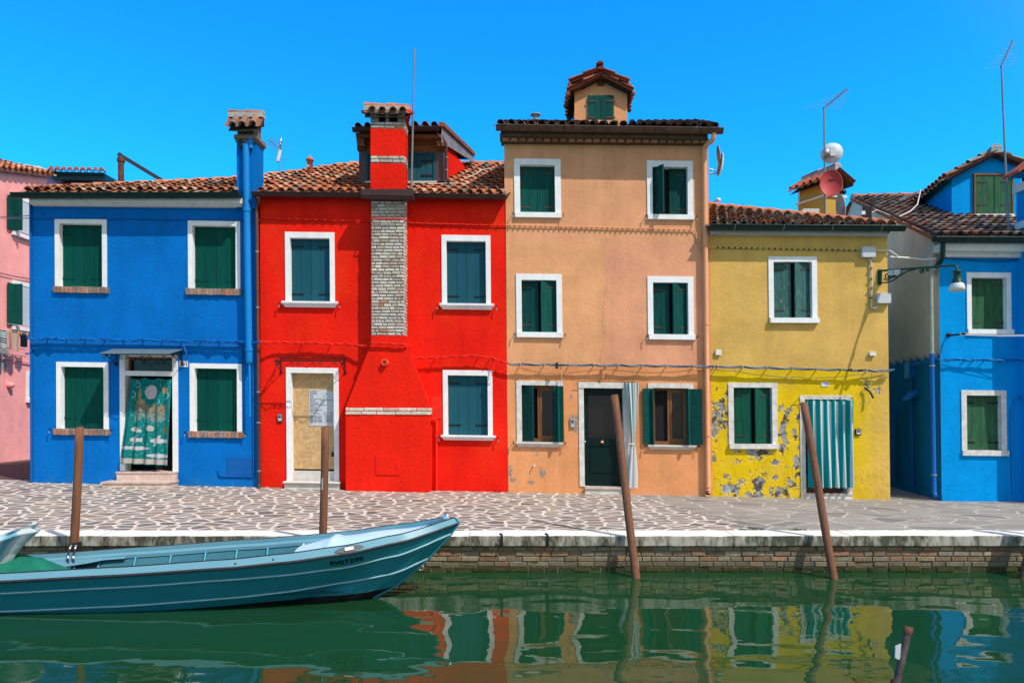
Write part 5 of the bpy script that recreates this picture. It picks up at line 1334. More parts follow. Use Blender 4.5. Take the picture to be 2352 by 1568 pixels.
# ------------------------------------------------------------------ cables
def sagline(pts, n=6, wob=1.2, seed=0):
    rr = random.Random(seed); out = []
    for (x0, y0, d0), (x1, y1, d1) in zip(pts, pts[1:]):
        for i in range(n):
            t = i / n; out.append((x0 + (x1 - x0) * t, y0 + (y1 - y0) * t + wob * math.sin(math.pi * t) * 1.5 + rr.uniform(-.5, .5) * wob * 0.5, d0 + (d1 - d0) * t))
    out.append(pts[-1]); return out
def wpt(x, y, d): return P(x, y, FY - d)
def twist(mb, pts, m, r=0.011, k=3, rad=0.014, step=0.045):
    P3 = [wpt(*p) for p in pts]; L = sum((b - a).length for a, b in zip(P3, P3[1:])); n = max(4, int(L / step))
    for s in range(k):
        q = []
        for i in range(n + 1):
            c = polyline(P3, i / n); a = i * step / 0.32 * 2 * math.pi / 2 + s * 2 * math.pi / k
            q.append(c + V((0, math.cos(a) * rad, math.sin(a) * rad)))
        mb.tube(q, r, m[s % len(m)], 5)
def clip(mb, x, y, d, m, h=3.5):
    mb.tube([wpt(x, y - h * .6, d + .012), wpt(x, y + h * .6, d + .012)], 0.02, m, 6); mb.tube([wpt(x - .6, y + h * .6, d), wpt(x - 1.5, y + h * 1.1, -.01)], 0.012, m, 6)
cb_ = thing('cable_bundle', 'twisted cable bundle strung along the house fronts above the doors, painted to match', 'cable', P(1100, 800, FY))
mb = MB(); path = sagline([(62, 776, .13)] + [(x, 776 + (x - 62) * .0155 + 1.2 * math.sin(x * .05), .12) for x in range(110, 590, 44)] + [(598, 784.5, .22)], 4, 1.2, 1)
twist(mb, path, ['pipeblue2', 'pipeblue']);
for x in range(110, 590, 44): clip(mb, x, 776 + (x - 62) * .0155 + 1.2 * math.sin(x * .05), .12, 'pipeblue2')
for x, y in ((96, 778), (122, 777), (535, 785), (492, 784)): mb.tube([wpt(x - 8, y - 2, .14), wpt(x, y + 2, .16), wpt(x + 9, y - 3, .14)], 0.022, 'pipeblue2', 6)
mb.tube([wpt(421, 791, .1), wpt(425, 803, .12), wpt(428, 812, .12), wpt(429, 820, .12), wpt(423, 822, .12), wpt(421, 816, .12)], 0.015, 'pipeblue2', 6)
mb.build('blue_painted_run', cb_)
mb = MB(); path = sagline([(598, 784.5, .22), (640, 785, .14), (720, 786.5, .12), (800, 790, .13), (848, 794, .2), (851, 787, .36), (890, 788, .36), (930, 790.5, .36), (937, 792, .33), (941, 806, .15), (950, 819, .13), (985, 821.5, .13), (1040, 817.5, .13), (1090, 816, .13), (1130, 821, .13), (1168, 834, .13)], 4, .9, 2)
twist(mb, path, ['pipered'])
for x, y in ((695, 787), (760, 790), (1000, 821), (1100, 817), (1125, 822)): clip(mb, x, y, .13, 'pipered')
mb.tube([wpt(1130, 824, .1), wpt(1134, 840, .11), wpt(1132, 855, .11), wpt(1130, 862, .12), wpt(1135, 866, .1)], .012, 'pipered', 6)
mb.build('red_painted_run', cb_)
mb = MB(); xs = [1168, 1195, 1250, 1307, 1364, 1420, 1475, 1530, 1592, 1640, 1648, 1705, 1762, 1820, 1876, 1932, 1990, 2020, 2054]
yy = lambda x: 835 + (x - 1168) * .0105 if x < 1640 else 840 + (x - 1640) * .027
path = sagline([(x, yy(x) if x < 2030 else 848, .13) for x in xs], 4, 1.5, 3)
twist(mb, path, ['cable', 'cable', 'greypipe', 'cable', 'blackcable'], .009, 5, .016)
for x in xs[1:-2]: clip(mb, x, yy(x), .13, 'greypipe')
islab(mb, (1276, 833, 846), (1282, 831, 846), FY - .2, FY - .13, 'blackcable'); islab(mb, (1950, 847, 851), (1958, 846, 851), FY - .2, FY - .14, 'blackcable'); islab(mb, (1974, 848, 853), (1982, 848, 853), FY - .2, FY - .14, 'blackcable')
mb.build('bare_run', cb_)
mb = MB()
mb.tube([wpt(*p) for p in sagline([(1196, 845, .06), (1240, 855, .06), (1290, 857, .06), (1390, 846, .06), (1450, 853, .06), (1520, 855, .06), (1600, 848, .06), (1640, 845, .08)], 5, .8, 4)], .010, 'pipeorange', 6)
mb.tube([wpt(1192, 840, .1), wpt(1188, 852, .08), wpt(1192, 859, .06), wpt(1199, 858, .06)], .008, 'pipeorange', 6); mb.tube([wpt(1287, 842, .1), wpt(1290, 855, .1), wpt(1289, 870, .1), wpt(1294, 876, .1), wpt(1297, 870, .1)], .010, 'pipeorange', 6)
mb.tube([wpt(1392, 832, .08), wpt(1388, 850, .09), wpt(1384, 869, .06)], .022, 'pipeorange', 8)
mb.tube([wpt(*p) for p in sagline([(1640, 848, .07), (1690, 852, .06), (1750, 861, .06), (1830, 866, .06), (1910, 866, .06), (1990, 856, .06), (2040, 850, .05)], 5, .8, 6)], .010, 'yelcable', 6)
mb.tube([wpt(2001, 856, .06), wpt(2002, 880, .05), wpt(1996, 889, .04)], .009, 'yelcable', 6); mb.tube([wpt(1985, 890, .05), wpt(1995, 896, .07), wpt(2001, 904, .1), wpt(2006, 914, .14)], .022, 'blackcable', 8); mb.tube([wpt(1983, 871, .03), wpt(1996, 873, .03)], .014, 'yelcable', 6); mb.tube([wpt(2020, 867, .03), wpt(2038, 866, .03)], .016, 'yelcable', 6)
mb.build('stray_wires', cb_)
up = thing('upper_cable', 'thin clipped cable crossing the red, orange and yellow fronts under the eaves', 'cable', P(1400, 520, FY))
mb = MB(); mb.tube([wpt(*p) for p in sagline([(600, 500, .03), (720, 504, .03), (848, 508, .03), (851, 500, .37), (929, 502.5, .37), (936, 508, .1), (945, 512, .03), (1050, 515, .03), (1162, 517, .03)], 5, .6, 7)], .012, 'pipered', 6)
for i in range(26):
    x = 620 + i * 21
    if not 840 < x < 950: clip(mb, x, 501 + (x - 600) * .029, .03, 'pipered', 2)
mb.build('red_painted_run', up)
mb = MB(); mb.tube([wpt(*p) for p in sagline([(1162, 517, .03), (1300, 519.5, .03), (1450, 524, .03), (1594, 528, .03), (1599, 534, .03), (1601, 555, .03), (1606, 564, .03), (1618, 568, .08), (1634, 568, .09)], 5, .4, 8)], .011, 'pipeorange', 6)
for i in range(36): x = 1172 + i * 11.8; clip(mb, x, 517 + (x - 1162) * .0255, .03, 'pipeorange', 1.6)
mb.build('orange_painted_run', up)
mb = MB(); mb.tube([wpt(*p) for p in sagline([(1634, 568, .09), (1650, 568, .03), (1800, 571.5, .03), (1900, 573, .03), (1976, 574.5, .03)], 5, .4, 9)], .011, 'yelcable', 6)
for i in range(25): x = 1648 + i * 13.2; clip(mb, x, 568 + (x - 1640) * .020, .03, 'blackcable', 2)
mb.tube([wpt(2006, 576, .03), wpt(2042, 575, .05), wpt(2048, 578, .05), wpt(2062, 588, .0)], .013, 'whitecable', 6); mb.tube([wpt(2045, 590, .02), wpt(2080, 592, -.1), wpt(2120, 596, -.1), wpt(2150, 594, .05)], .022, 'whitecable', 6)
mb.tube([wpt(2006, 590, .06), wpt(2004, 595, .05), wpt(1996, 596, .05), (wpt(2001, 603, .04)), wpt(2002, 640, .04), wpt(2001, 706, .04), wpt(2008, 708, .04), wpt(2016, 704, .04)], .018, 'greyplastic', 6)
for y in (616, 640, 662, 684): clip(mb, 2001.5, y, .05, 'blackcable', 2)
mb.build('yellow_front_run', up)
mb = MB(); mb.tube([wpt(*p) for p in sagline([(-120, 505, -6.4), (0, 501, -5.0), (72, 501, .03), (300, 502, .03), (560, 505, .03), (597, 506, .06)], 5, .4, 10)], .010, 'pipeblue2', 6); mb.tube([wpt(*p) for p in [(-60, 498, -5), (40, 498, -1), (100, 492, .04)]], .008, 'blackcable', 5)
tag(mb.build('wall_cable'), 'thin blue cable above the upper windows of the cobalt house', 'cable')
mb = MB(); path = sagline([(2088, 836, -1.3), (2118, 833, -.6), (2156, 826, .1), (2200, 825, .1), (2250, 826, .1), (2330, 826, .12), (2400, 828, .5)], 5, 1, 11); twist(mb, path, ['pipeblue2', 'pipeblue'])
for x in (2215, 2235, 2260, 2300, 2315): clip(mb, x, 826, .1, 'pipeblue2')
tag(mb.build('wall_cable'), 'azure painted cable bundle clipped across azure house between its windows', 'cable')
mb = MB(); mb.tube([wpt(*p) for p in sagline([(2170, 592, .03), (2250, 598, .03), (2300, 599, .03), (2352, 595, .03)], 5, .5, 12)], .012, 'pipeblue2', 6)
tag(mb.build('wall_cable'), 'single thin cable sagging just below the azure house cornice', 'cable')
mb = MB(); mb.tube([wpt(2178, 769, 0), wpt(2182, 770, .09), wpt(2219, 766, .35)], .02, 'black', 8); mb.lathe(wpt(2178, 769, 0), (0, -1, 0), [(.05, 0), (.05, .02), (0, .02)], 'black', 8)
for x, y, d in ((2206, 770, .26), (2219, 769, .35)): mb.lathe(wpt(x, y, d), (0, 0, 1), [(.0, 0), (.025, .005), (.018, .02), (.025, .035), (0, .05)], 'pipeorange', 8)
mb.tube([wpt(2219, 768, .35), wpt(2300, 770, .4), wpt(2420, 768, .5)], .006, 'whitecable', 5); mb.tube([wpt(2207, 769, .3), wpt(2300, 772, .35), wpt(2420, 771, .5)], .006, 'whitecable', 5)
tag(mb.build('insulator_bracket'), 'black iron bracket with small insulators on azure house', 'bracket')

# ------------------------------------------------------------------ small fittings on the fronts
def ebox(x0, x1, y0, y1, d, label, name='junction_box', group='grey boxes on the yellow front', m='greyplastic'):
    mb = MB(); H = YE
    u0, u1, v0, v1 = H.rect((x0, x1, y0, y1)); H.slab(mb, (u0, u1, v0, v1), -d * .75, 0, m, True); H.slab(mb, (u0 - .4, u1 + .4, v0 - .4, v1 + .4), -d, -d * .75, m, True)
    for a in (u0 + 1.5, u1 - 1.5):
        for b in (v0 + 1.5, v1 - 1.5):
            if x1 - x0 > 20: p = H.pt(a, b, -d); mb.lathe(p, (0, -1, 0), [(.01, 0), (.008, .004), (0, .005)], 'dkmetal', 6)
    return tag(mb.build(name), label, 'electrical box', group)
ebox(1976, 2006, 569, 592, .10, 'grey electrical junction box high on yellow wall where the black clipped cable ends')
ebox(2011, 2041, 675.5, 697, .10, 'grey electrical box at the yellow corner below the lamp bracket')
ebox(1643, 1655, 803.5, 815, .05, 'small square white box beside the orange drainpipe', m='whitecable')
ebox(1995.5, 2008.5, 808.5, 816.5, .06, 'tiny white box on yellow wall right of the upper window', m='whitecable')
def plate(H, x0, x1, y0, y1, s, size, label):
    mb = MB(); u0, u1, v0, v1 = H.rect((x0, x1, y0, y1)); H.slab(mb, (u0, u1, v0, v1), -.014, 0, 'white', True)
    mb.text(s, size, H.pt((u0 + u1) / 2, (v0 + v1) / 2, -.0155), (1, 0, -H.B), (0, 0, 1), 'blueink', 'CENTER', .0012); return tag(mb.build('house_number'), label, 'number plate', 'enamel house numbers')
plate(BL, 412.5, 432, 829.5, 842.5, '203', .115, 'white house number plate reading 203 on the blue wall')
plate(YE, 1886, 1904, 876.5, 887, '198', .10, 'white house number plate reading 198 on the yellow wall')
def intercom(H, x0, x1, y0, y1, m, label):
    mb = MB(); u0, u1, v0, v1 = H.rect((x0, x1, y0, y1)); H.slab(mb, (u0, u1, v0, v1), -.035, 0, m, True); H.slab(mb, (u0 + 1.5, u1 - 1.5, v0 + 1.5, v1 - 2), -.040, -.034, 'greydish', True)
    p = H.pt((u0 + u1) / 2, v0 + (v1 - v0) * .36, -.04); mb.lathe(p, (0, -1, 0), [(.024, 0), (.02, .008), (0, .008)], 'black', 10); H.slab(mb, (u0 + 2.5, u1 - 2.5, v1 - 6, v1 - 3), -.044, -.04, 'whitecable', True)
    return tag(mb.build('intercom'), label, 'intercom', 'door intercoms')
intercom(RD, 638.5, 649.5, 950, 968, 'dkmetal', 'small grey door intercom on the red wall')
intercom(OR, 1309.5, 1320, 959.5, 982, 'greydish', 'grey door intercom on orange wall with bare cement around it')
intercom(YE, 1963.5, 1976, 984.5, 999, 'black', 'black and silver door intercom on the yellow wall')

# door canopies
def canopy(name, bx0, bx1, by, fx0, fx1, fy, out, glass, label):
    mb = MB(); Yb = FY - .02; Yf = FY - out
    A_, B_, C_, D_ = P(bx0, by, Yb), P(bx1, by + 1, Yb), P(fx1, fy + .8, Yf), P(fx0, fy, Yf)
    r = .009
    for a, b in ((A_, B_), (D_, C_), (A_, D_), (B_, C_)): mb.tube([a, b], r * 1.3, 'black', 6)
    n = 3; L = (C_ - D_).length; ux = (C_ - D_).normalized(); w = L / 5
    for i in range(n):
        c = D_ + ux * (L * (i + .5) / n) + V((0, 0, -.02))
        for s in (-1, 1):
            mb.tube([c + V((0, 0, -.115)), c + ux * s * w * .28 + V((0, 0, -.06)), c + ux * s * w * .55 + V((0, 0, .0))], r * .8, 'black', 5)
            mb.tube(spiral(c + ux * s * w * .62 + V((0, 0, -.055)), .048, .012, 2.4 if s > 0 else .7, -1.25 * s, 14), r * .75, 'black', 5)
    for a, d in ((A_, D_), (B_, C_)):
        wl_ = a + V((0, 0, -.30)); mid = a.lerp(d, .45) + V((0, 0, -.12))
        mb.tube([a, wl_], r, 'black', 6); mb.tube([wl_, a.lerp(d, .25) + V((0, 0, -.22)), mid, a.lerp(d, .8) + V((0, 0, -.02))], r, 'black', 6)
        yv = V((0, 1, 0)); mb.tube(spiral(a.lerp(d, .3) + V((0, 0, -.09)), .06, .014, 0, 1.3, 14, (0, 1, 0)), r * .8, 'black', 5); mb.tube(spiral(a.lerp(d, .62) + V((0, 0, -.06)), .035, .01, 2, 1.2, 12, (0, 1, 0)), r * .8, 'black', 5)
        mb.lathe(wl_ + V((0, .02, 0)), (0, -1, 0), [(.03, 0), (.03, .03), (0, .04)], 'black', 8)
    o = mb.build(name) if not glass else None
    if glass:
        root_ = thing(name, label, 'door canopy', (A_ + B_) / 2, 'wrought iron door canopies'); mb.build('bracket', root_)
        g = MB(); up_ = V((0, 0, .012)); e = V((.03, 0, 0)); q = [A_ - e + up_, D_ - e + up_, C_ + e + up_, B_ + e + up_]; g.prism(q, (0, 0, .014), 'awnglass'); g.build('glass_sheet', root_)
    else: tag(o, label, 'door canopy', 'wrought iron door canopies')
canopy('door_canopy', 266, 418, 803, 233, 386, 813, .62, True, 'glass door canopy on scrolled black brackets over the blue house door')
canopy('door_canopy', 646, 793, 821, 629, 778, 828.5, .45, False, 'empty wrought iron canopy frame without glass over the boarded red door')

# ------------------------------------------------------------------ door curtains
def ell(u, v, cu, cv, ru, rv): return ((u - cu) / ru) ** 2 + ((v - cv) / rv) ** 2
def beach_col(u, v):
    n = nz(u * 10, v * 20, 1.3, 101); base = (0.004, 0.155 + .03 * n, 0.15 + .03 * n); g = .62 + .25 * nz(u * 40, v * 80, 1.2, 102)
    white = (0.52 * g + .12, 0.50 * g + .12, 0.52 * g + .12); tan = (0.50 * g + .05, 0.33 * g + .03, 0.18 * g)
    if v > .935: return (0.004, 0.2, 0.17) if v > .992 else (0.42 * g + .12, 0.38 * g + .1, 0.33 * g + .09)
    if ell(u, v, .53, .165, .145, .085) < 1: return white
    if ell(u, v, .86, .14, .085, .038) + .7 * nz(u * 30, v * 60, 1, 103) < .9: return tan
    if ell(u, v, .27, .20, .055, .075) + .5 * nz(u * 20, v * 40, 1, 104) < .9 or ell(u, v, .30, .28, .10, .03) < 1: return tan
    if .20 < v < .52 and .19 < u < .92:
        top = .285 + .025 * (1 if math.sin(u * 62) > 0.2 else 0) + (.03 if .46 < u < .60 else 0) + (.02 if u > .66 else 0)
        bot = .50 + .03 * math.sin(u * 11) + .02 * nz(u * 9, 1, 1, 105)
        if top < v < bot and not (.66 < u < .69):
            t = (v - top) / (bot - top); k = nz(u * 24, v * 44, 1, 106)
            c1 = (0.36 * g, 0.33 * g, 0.27 * g); c2 = (0.24 * g, 0.40 * g, 0.40 * g)
            if k > .22 and t < .75: return (0.38 * g, 0.24 * g, 0.05 * g)
            if k < -.25: return (0.07, 0.10, 0.06)
            return c1 if t < .45 else c2
    for cu, cv, ru, rv in ((.25, .60, .10, .03), (.58, .582, .09, .033), (.33, .615, .07, .02)):
        if ell(u, v, cu, cv, ru, rv) + .6 * nz(u * 30, v * 60, 1, 107) < .9: return white if nz(u * 20, v * 40, 1, 108) > -.15 else tan
    if ell(u, v, .91, .60, .05, .06) + .8 * nz(u * 30, v * 60, 1, 109) < .9: return (0.16, 0.13, 0.06)
    for cu, cv, L in ((.27, .72, .11), (.76, .725, .16)):
        x = (u - cu) / L
        if ell(u, v, cu, cv, L, .028) < 1 or (.6 < x < 1.35 and abs(v - cv) < .03 * (x - .4)) or (abs(x + .1 + (v - cv) * 6) < .18 and abs(v - cv) < .062): return white
    if ell(u, v, .30, .815, .32, .022) + .5 * nz(u * 30, v * 40, 1, 110) < .95: return white
    if ell(u, v, .80, .895, .24, .024) + .5 * nz(u * 30, v * 40, 1, 111) < .95: return white
    for cu, cv, r in ((.10, .20, .075), (.17, .075, .075), (.87, .20, .09), (.70, .27, .05)):
        e = ell(u, v, cu, cv, r, r * .5)
        if .72 < e < 1.05 and u > cu - .01: return (0.28, 0.52, 0.52)
    if nz(u * 26, v * 52, 1, 112) > .5: return (0.12, 0.36, 0.36)
    return base
def curtain(name, tl, tr, bl, br, col, nu, nv, fold, amp, Yt, Yb_, label, lap=None):
    mb = MB()
    def fn(u, v):
        x = tl[0] + (tr[0] - tl[0]) * u; y = tl[1] + (tr[1] - tl[1]) * u; x2 = bl[0] + (br[0] - bl[0]) * u; y2 = bl[1] + (br[1] - bl[1]) * u
        Y = Yt + (Yb_ - Yt) * v
        p = P(x + (x2 - x) * v, y + (y2 - y) * v, FY); p.y = Y + amp * (0.55 + .45 * v) * (math.sin(u * fold * 2 * math.pi + 1.3 * math.sin(v * 2 + u * 3)) + .35 * math.sin(u * fold * 4.7 + 2 + v))
        if lap: p.z += lap(u, v)
        return p
    mb.sheet(fn, nu, nv, 'cloth', col); return tag(mb.build(name), label, 'curtain', 'cloth curtains in the doorways')
curtain('door_curtain', (301, 867), (395, 868), (280.5, 1063), (391, 1067.5), beach_col, 90, 180, 5.0, .034, FY - .02, FY - .12, 'teal curtain printed with moon, castle and fish in the blue house doorway', lambda u, v: -.035 * abs(math.sin(u * 9)) * max(0, 1 - v * 8))
def stripe_col(u, v):
    s = (u * 6.3 + .35) % 1.0
    return (0.43, 0.53, 0.53) if s < .55 and .03 < u < .955 and v > .012 else (0.003, 0.235, 0.25)
o = curtain('door_curtain', (1849, 916.5), (1956, 918), (1853.5, 1118), (1957.5, 1118.5), stripe_col, 170, 40, 6.3, .058, FY - .12, FY - .12, 'teal and white striped curtain hanging across the yellow house doorway', lambda u, v: -.03 * abs(math.sin(u * 22)) * max(0, 1 - v * 20))
mb = MB(); q = lambda x, y, d=.10: P(x, y, FY - d)
mb.tube([P(1836, 913, FY), q(1836, 910), q(1839, 908.5), q(1955, 909), q(1958, 909.5), P(1959, 911, FY)], .008, 'whitecable', 6)
for i in range(9):
    x = 1851 + i * 13; mb.tube(spiral(q(x, 911), .022, .022, 0, 1, 10, (.5, .85, 0)), .006, 'whitecable', 5)
tag(mb.build('curtain_rod'), 'white curtain rod with rings above the striped door curtain', 'curtain rod')
mb = MB(); mb.tube([P(1327, 876, FY), q(1327, 875), q(1457, 877), P(1458, 878, FY)], .007, 'black', 6); tag(mb.build('curtain_rod'), 'thin black curtain rod over the dark green door', 'curtain rod')
def tied(u, v):
    hw = 15 * (1 - .0 * v) if v < .05 else 15 - (15 - 5) * min(1, (v - .05) / .5) if v < .58 else 5 + 6 * min(1, (v - .58) / .3)
    cx = 1447 + 2 * v + (3 * math.sin(v * 3.1)); a = u * 2 * math.pi; r = 1 + .16 * math.sin(a * 9 + v * 2)
    p = P(cx + hw * math.cos(a) * r, 879 + (1118 - 879) * v, FY); p.y = FY - .14 + hw * PX * .55 * math.sin(a) * r; return p
mb = MB(); mb.sheet(tied, 110, 40, 'cloth', lambda u, v: [(0.50, 0.50, 0.50), (0.006, 0.14, 0.13), (0.56, 0.55, 0.53), (0.12, 0.22, 0.22)][int(u * 26) % 4] if v < .62 else [(0.52, 0.52, 0.53), (0.58, 0.57, 0.56), (0.10, 0.20, 0.20), (0.55, 0.54, 0.54), (0.5, 0.5, 0.52)][int(u * 22) % 5])
p = P(1450, 1019, FY - .14); mb.tube(arc(p, .055, 0, 2 * math.pi, 14, (1, 0, 0), (0, .6, .1)), .012, 'whitecable', 6)
tag(mb.build('door_curtain'), 'green and white striped curtain gathered and tied beside dark green door', 'curtain', 'cloth curtains in the doorways')

# ------------------------------------------------------------------ street lamp on bracket
lp = thing('street_lamp', 'green bracket street lamp with white glass shade on the yellow corner', 'street lamp', P(2021, 640, FY))
b0 = P(2021, 622, FY - .02); tip = V((b0.x + .72, FY - 1.42, b0.z - .16)); dv = (tip - b0); dn = dv.normalized(); uz = V((0, 0, 1))
mb = MB(); mb.tube([b0, tip, tip + dn * .04 + V((0, 0, -.03)), tip + dn * .05 + V((0, 0, -.09))], .022, 'lampgreen', 8)
mb.box(b0.x - .04, b0.x + .04, FY - .03, FY + .001, b0.z - .28, b0.z + .03, 'lampgreen'); mb.tube([b0 + V((0, -.02, 0)), b0 + V((0, -.02, -.30))], [.03, .02], 'lampgreen', 8)
g = [b0 + dn * (t * dv.length * .52) + uz * z for t, z in ((0.02, -.24), (.18, -.255), (.36, -.22), (.55, -.13), (.75, -.05), (1.0, -.012))]
mb.tube(g, .016, 'lampgreen', 6)
mb.tube(spiral(b0 + dn * .17 + uz * -.13, .085, .02, 3.6, 1.6, 22, dn), .013, 'lampgreen', 6); mb.tube(spiral(b0 + dn * .46 + uz * -.07, .05, .012, 1.2, 1.4, 16, dn), .011, 'lampgreen', 6); mb.tube(spiral(b0 + dn * .92 + uz * -.06, .055, .012, 1.2, -1.5, 18, dn), .012, 'lampgreen', 6); mb.tube(spiral(b0 + dn * 1.05 + uz * -.05, .04, .01, 2.6, 1.3, 14, dn), .010, 'lampgreen', 6)
mb.tube([b0 + dn * .22 + uz * -.16, b0 + dn * .34 + uz * -.13, b0 + dn * .40 + uz * -.15], [.02, .028, .003], 'lampgreen', 6)
mb.build('bracket_arm', lp)
mb = MB(); c = tip + dn * .05 + V((0, 0, -.07)); mb.lathe(c, (0, 0, -1), [(0, 0), (.03, 0), (.035, .02), (.075, .04), (.082, .06), (.062, .075), (.066, .17), (.088, .21), (.092, .235), (.10, .245), (.105, .27), (.0, .275)], 'lampgreen', 20); mb.build('lamp_hood', lp)
mb = MB(); mb.lathe(c, (0, 0, -1), [(.095, .262), (.118, .30), (.132, .35), (.138, .415), (.133, .415), (.12, .34), (.09, .27)], 'lampglass', 24); mb.lathe(c, (0, 0, -1), [(0, .28), (.03, .29), (.035, .35), (.025, .40), (0, .41)], 'whitecable', 12); mb.build('lamp_shade', lp)
mb = MB(); s0 = b0 + dn * .20 + uz * -.055 + V((-.02, -.025, 0)); xd = dn; zd = uz; nd = xd.cross(zd)
mb.prism([s0 + xd * a + zd * b for a, b in ((0, -.045), (.27, -.045), (.27, .045), (0, .045))], nd * .006, 'white'); mb.text('BU', .075, s0 + xd * .055 + nd * .0075, xd, zd, 'dkmetal', 'CENTER'); mb.text('|0 12', .085, s0 + xd * .185 + nd * .0075, xd, zd, 'blueink', 'CENTER', .001); mb.build('number_sign', lp)

# ------------------------------------------------------------------ aerials, dishes and other roof fittings
def yagi(base, top, b0, b1, n, l0, l1, label, r=.014, elem='aerial', tilt=0.0, extra=None, axis=None):
    t = thing('tv_aerial', label, 'tv aerial', base, 'rooftop tv aerials')
    mb = MB(); mb.tube([base, top], [r * 1.5, r], 'aerial', 8); mb.build('mast', t)
    mb = MB(); b0 = V(b0); b1 = V(b1); mb.tube([b0, b1], r * 1.15, 'dkmetal', 6)
    ax = V(axis) if axis else V((1, 0, 0))
    for i in range(n):
        k = i / (n - 1); c = b0.lerp(b1, .03 + .95 * k); h = (l0 + (l1 - l0) * k) / 2; mb.tube([c - ax * h, c + ax * h], .0036, elem, 4)
    if extra: extra(mb)
    mb.build('aerial_array', t); return t
Ym = FY - .10
yagi(P(945, 436, Ym), P(952, 113, Ym), P(945.5, 420, Ym), P(945.5, 419, Ym), 2, .01, .01, 'tall plain grey mast fixed beside the red chimney stack', .016)
def ant2(mb):
    c = P(643, 342, 20); mb.tube([P(637, 372, 20), P(646, 318, 20.3)], .02, 'metal', 6); mb.tube([c, P(617, 322, 19.4)], .015, 'metal', 6)
    for i in range(5): a = c.lerp(P(617, 322, 19.4), .2 + i * .2); mb.tube([a + V((-.10, 0, -.08)), a + V((.10, 0, .08))], .008, 'metal', 5)
    mb.tube([P(638, 371, 20), P(643, 345, 20)], .05, 'whitecable', 8)
yagi(P(643, 560, 20), P(643, 318, 20), P(642, 368, 20), P(646, 324, 20), 5, .66, .60, 'small cluttered tv aerial behind the ridge right of blue chimney', .012, extra=ant2)
Yy = 17.0
yagi(P(1896, 600, Yy), P(1893, 246, Yy), P(1892, 249, Yy), P(1945, 205, Yy + 1.2), 9, .86, .12, 'tall tv aerial with slanting boom behind yellow roof above the dishes', .02, axis=(1, 0, -.04))
yagi(P(1838, 720, 21), P(1834, 430, 21), P(1832, 434, 21), P(1839, 420, 21.6), 7, .70, .15, 'tiny tv aerial standing behind yellow ridge, left of the yellow chimney', .014, axis=(.98, 0, .12))
yagi(P(2316, 528, 15.6), P(2300, 153, 15.6), P(2299, 154, 15.6), P(2326, 94, 16.6), 8, .72, .14, 'tall tv aerial at the far right in front of azure house dormer', .017, axis=(.97, 0, .14))
mb = MB(); mb.tube([P(1707, 640, 20), P(1707, 464, 20)], .015, 'metal', 6); tag(mb.build('roof_rod'), 'short thin metal rod poking above the yellow house ridge', 'rod')

def dish(c, axis, rx, ry, depth, m, back, name='dish_bowl', parent=None, up=(0, 0, 1)):
    ax = V(axis).normalized(); u = ax.cross(V(up)).normalized(); w = u.cross(ax); mb = MB(); c = V(c); n = 28
    def fn(s, t, o=0.0):
        a = s * 2 * math.pi; return c + u * (rx * t * math.cos(a)) + w * (ry * t * math.sin(a)) + ax * (depth * (t * t - 1) - o)
    mb.sheet(lambda s, t: fn(s, t), n, 6, m); mb.sheet(lambda s, t: fn(s, t, .012), n, 6, back)
    mb.tube([fn(i / n, 1) for i in range(n + 1)], .010, back, 5)
    return mb, c, ax, u, w
t = thing('satellite_dish', 'round brick red satellite dish in front of the yellow chimney', 'satellite dish', P(1894, 465, Yy), 'satellite dishes on the roofs')
mb, c, ax, u, w = dish(P(1909, 421, Yy - .25), (-.30, -1, .18), .235, .315, .07, 'reddish', 'reddish')
mb.text('TRIAX', .085, c - ax * .056 + w * .10 + u * -.02, -u, w, 'ink', 'CENTER', .002)
for s in (-.02, .06): mb.lathe(c - ax * .058 + u * s - w * .05, ax, [(.008, 0), (.006, .006), (0, .006)], 'metal', 6)
mb.build('dish_bowl', t)
mb = MB(); h = P(1938, 412 + 32, Yy - .62); mb.tube([c - w * .30, h], .014, 'metal', 6); mb.build('feed_arm', t)
mb = MB(); mb.lathe(h + V((.0, -.04, .02)), (-.2, 1, .15), [(0, 0), (.05, 0), (.055, .05), (.035, .06), (.035, .14), (0, .14)], 'black', 12); mb.build('feed_horn', t)
t = thing('satellite_dish', 'pale round satellite dish on the mast above the red dish', 'satellite dish', P(1894, 370, Yy), 'satellite dishes on the roofs')
mb, c, ax, u, w = dish(P(1910, 352, Yy + .05), (.42, 1, .05), .235, .225, .08, 'whitedish', 'whitedish'); mb.build('dish_bowl', t)
mb = MB(); k = c - ax * .09; mb.tube([k, P(1895, 352, Yy)], .03, 'greyplastic', 8); mb.lathe(P(1897, 352, Yy - .03), (.1, -1, 0), [(0, .09), (.07, .09), (.085, .05), (.085, 0), (0, 0)], 'metal', 14); mb.box(k.x - .05, k.x + .07, k.y - .05, k.y - .01, k.z - .1, k.z + .1, 'greyplastic'); mb.build('dish_mount', t)
t = thing('satellite_dish', 'dark grey satellite dish seen edge on beside the yellow chimney', 'satellite dish', P(1930, 500, 17.6), 'satellite dishes on the roofs')
mb, c, ax, u, w = dish(P(1931, 478, 17.6), (-.93, .08, -.12), .30, .34, .06, 'greydish', 'whitedish', up=(.30, 0, 1)); mb.build('dish_bowl', t)
mb = MB(); mb.tube([c + V((.04, 0, 0)), c + V((.02, .1, -.3)), P(1925, 510, 17.6)], .02, 'metal', 6); mb.build('dish_mount', t)
t = thing('satellite_dish', 'pair of slim grey dishes fixed to the orange house side wall', 'satellite dish', P(1632, 382, FY + .5), 'satellite dishes on the roofs')
mb, c, ax, u, w = dish(P(1654, 378, FY + .5), (-.93, .0, .15), .17, .25, .05, 'greydish', 'whitedish', up=(.25, 0, 1)); mb.build('dish_bowl', t)
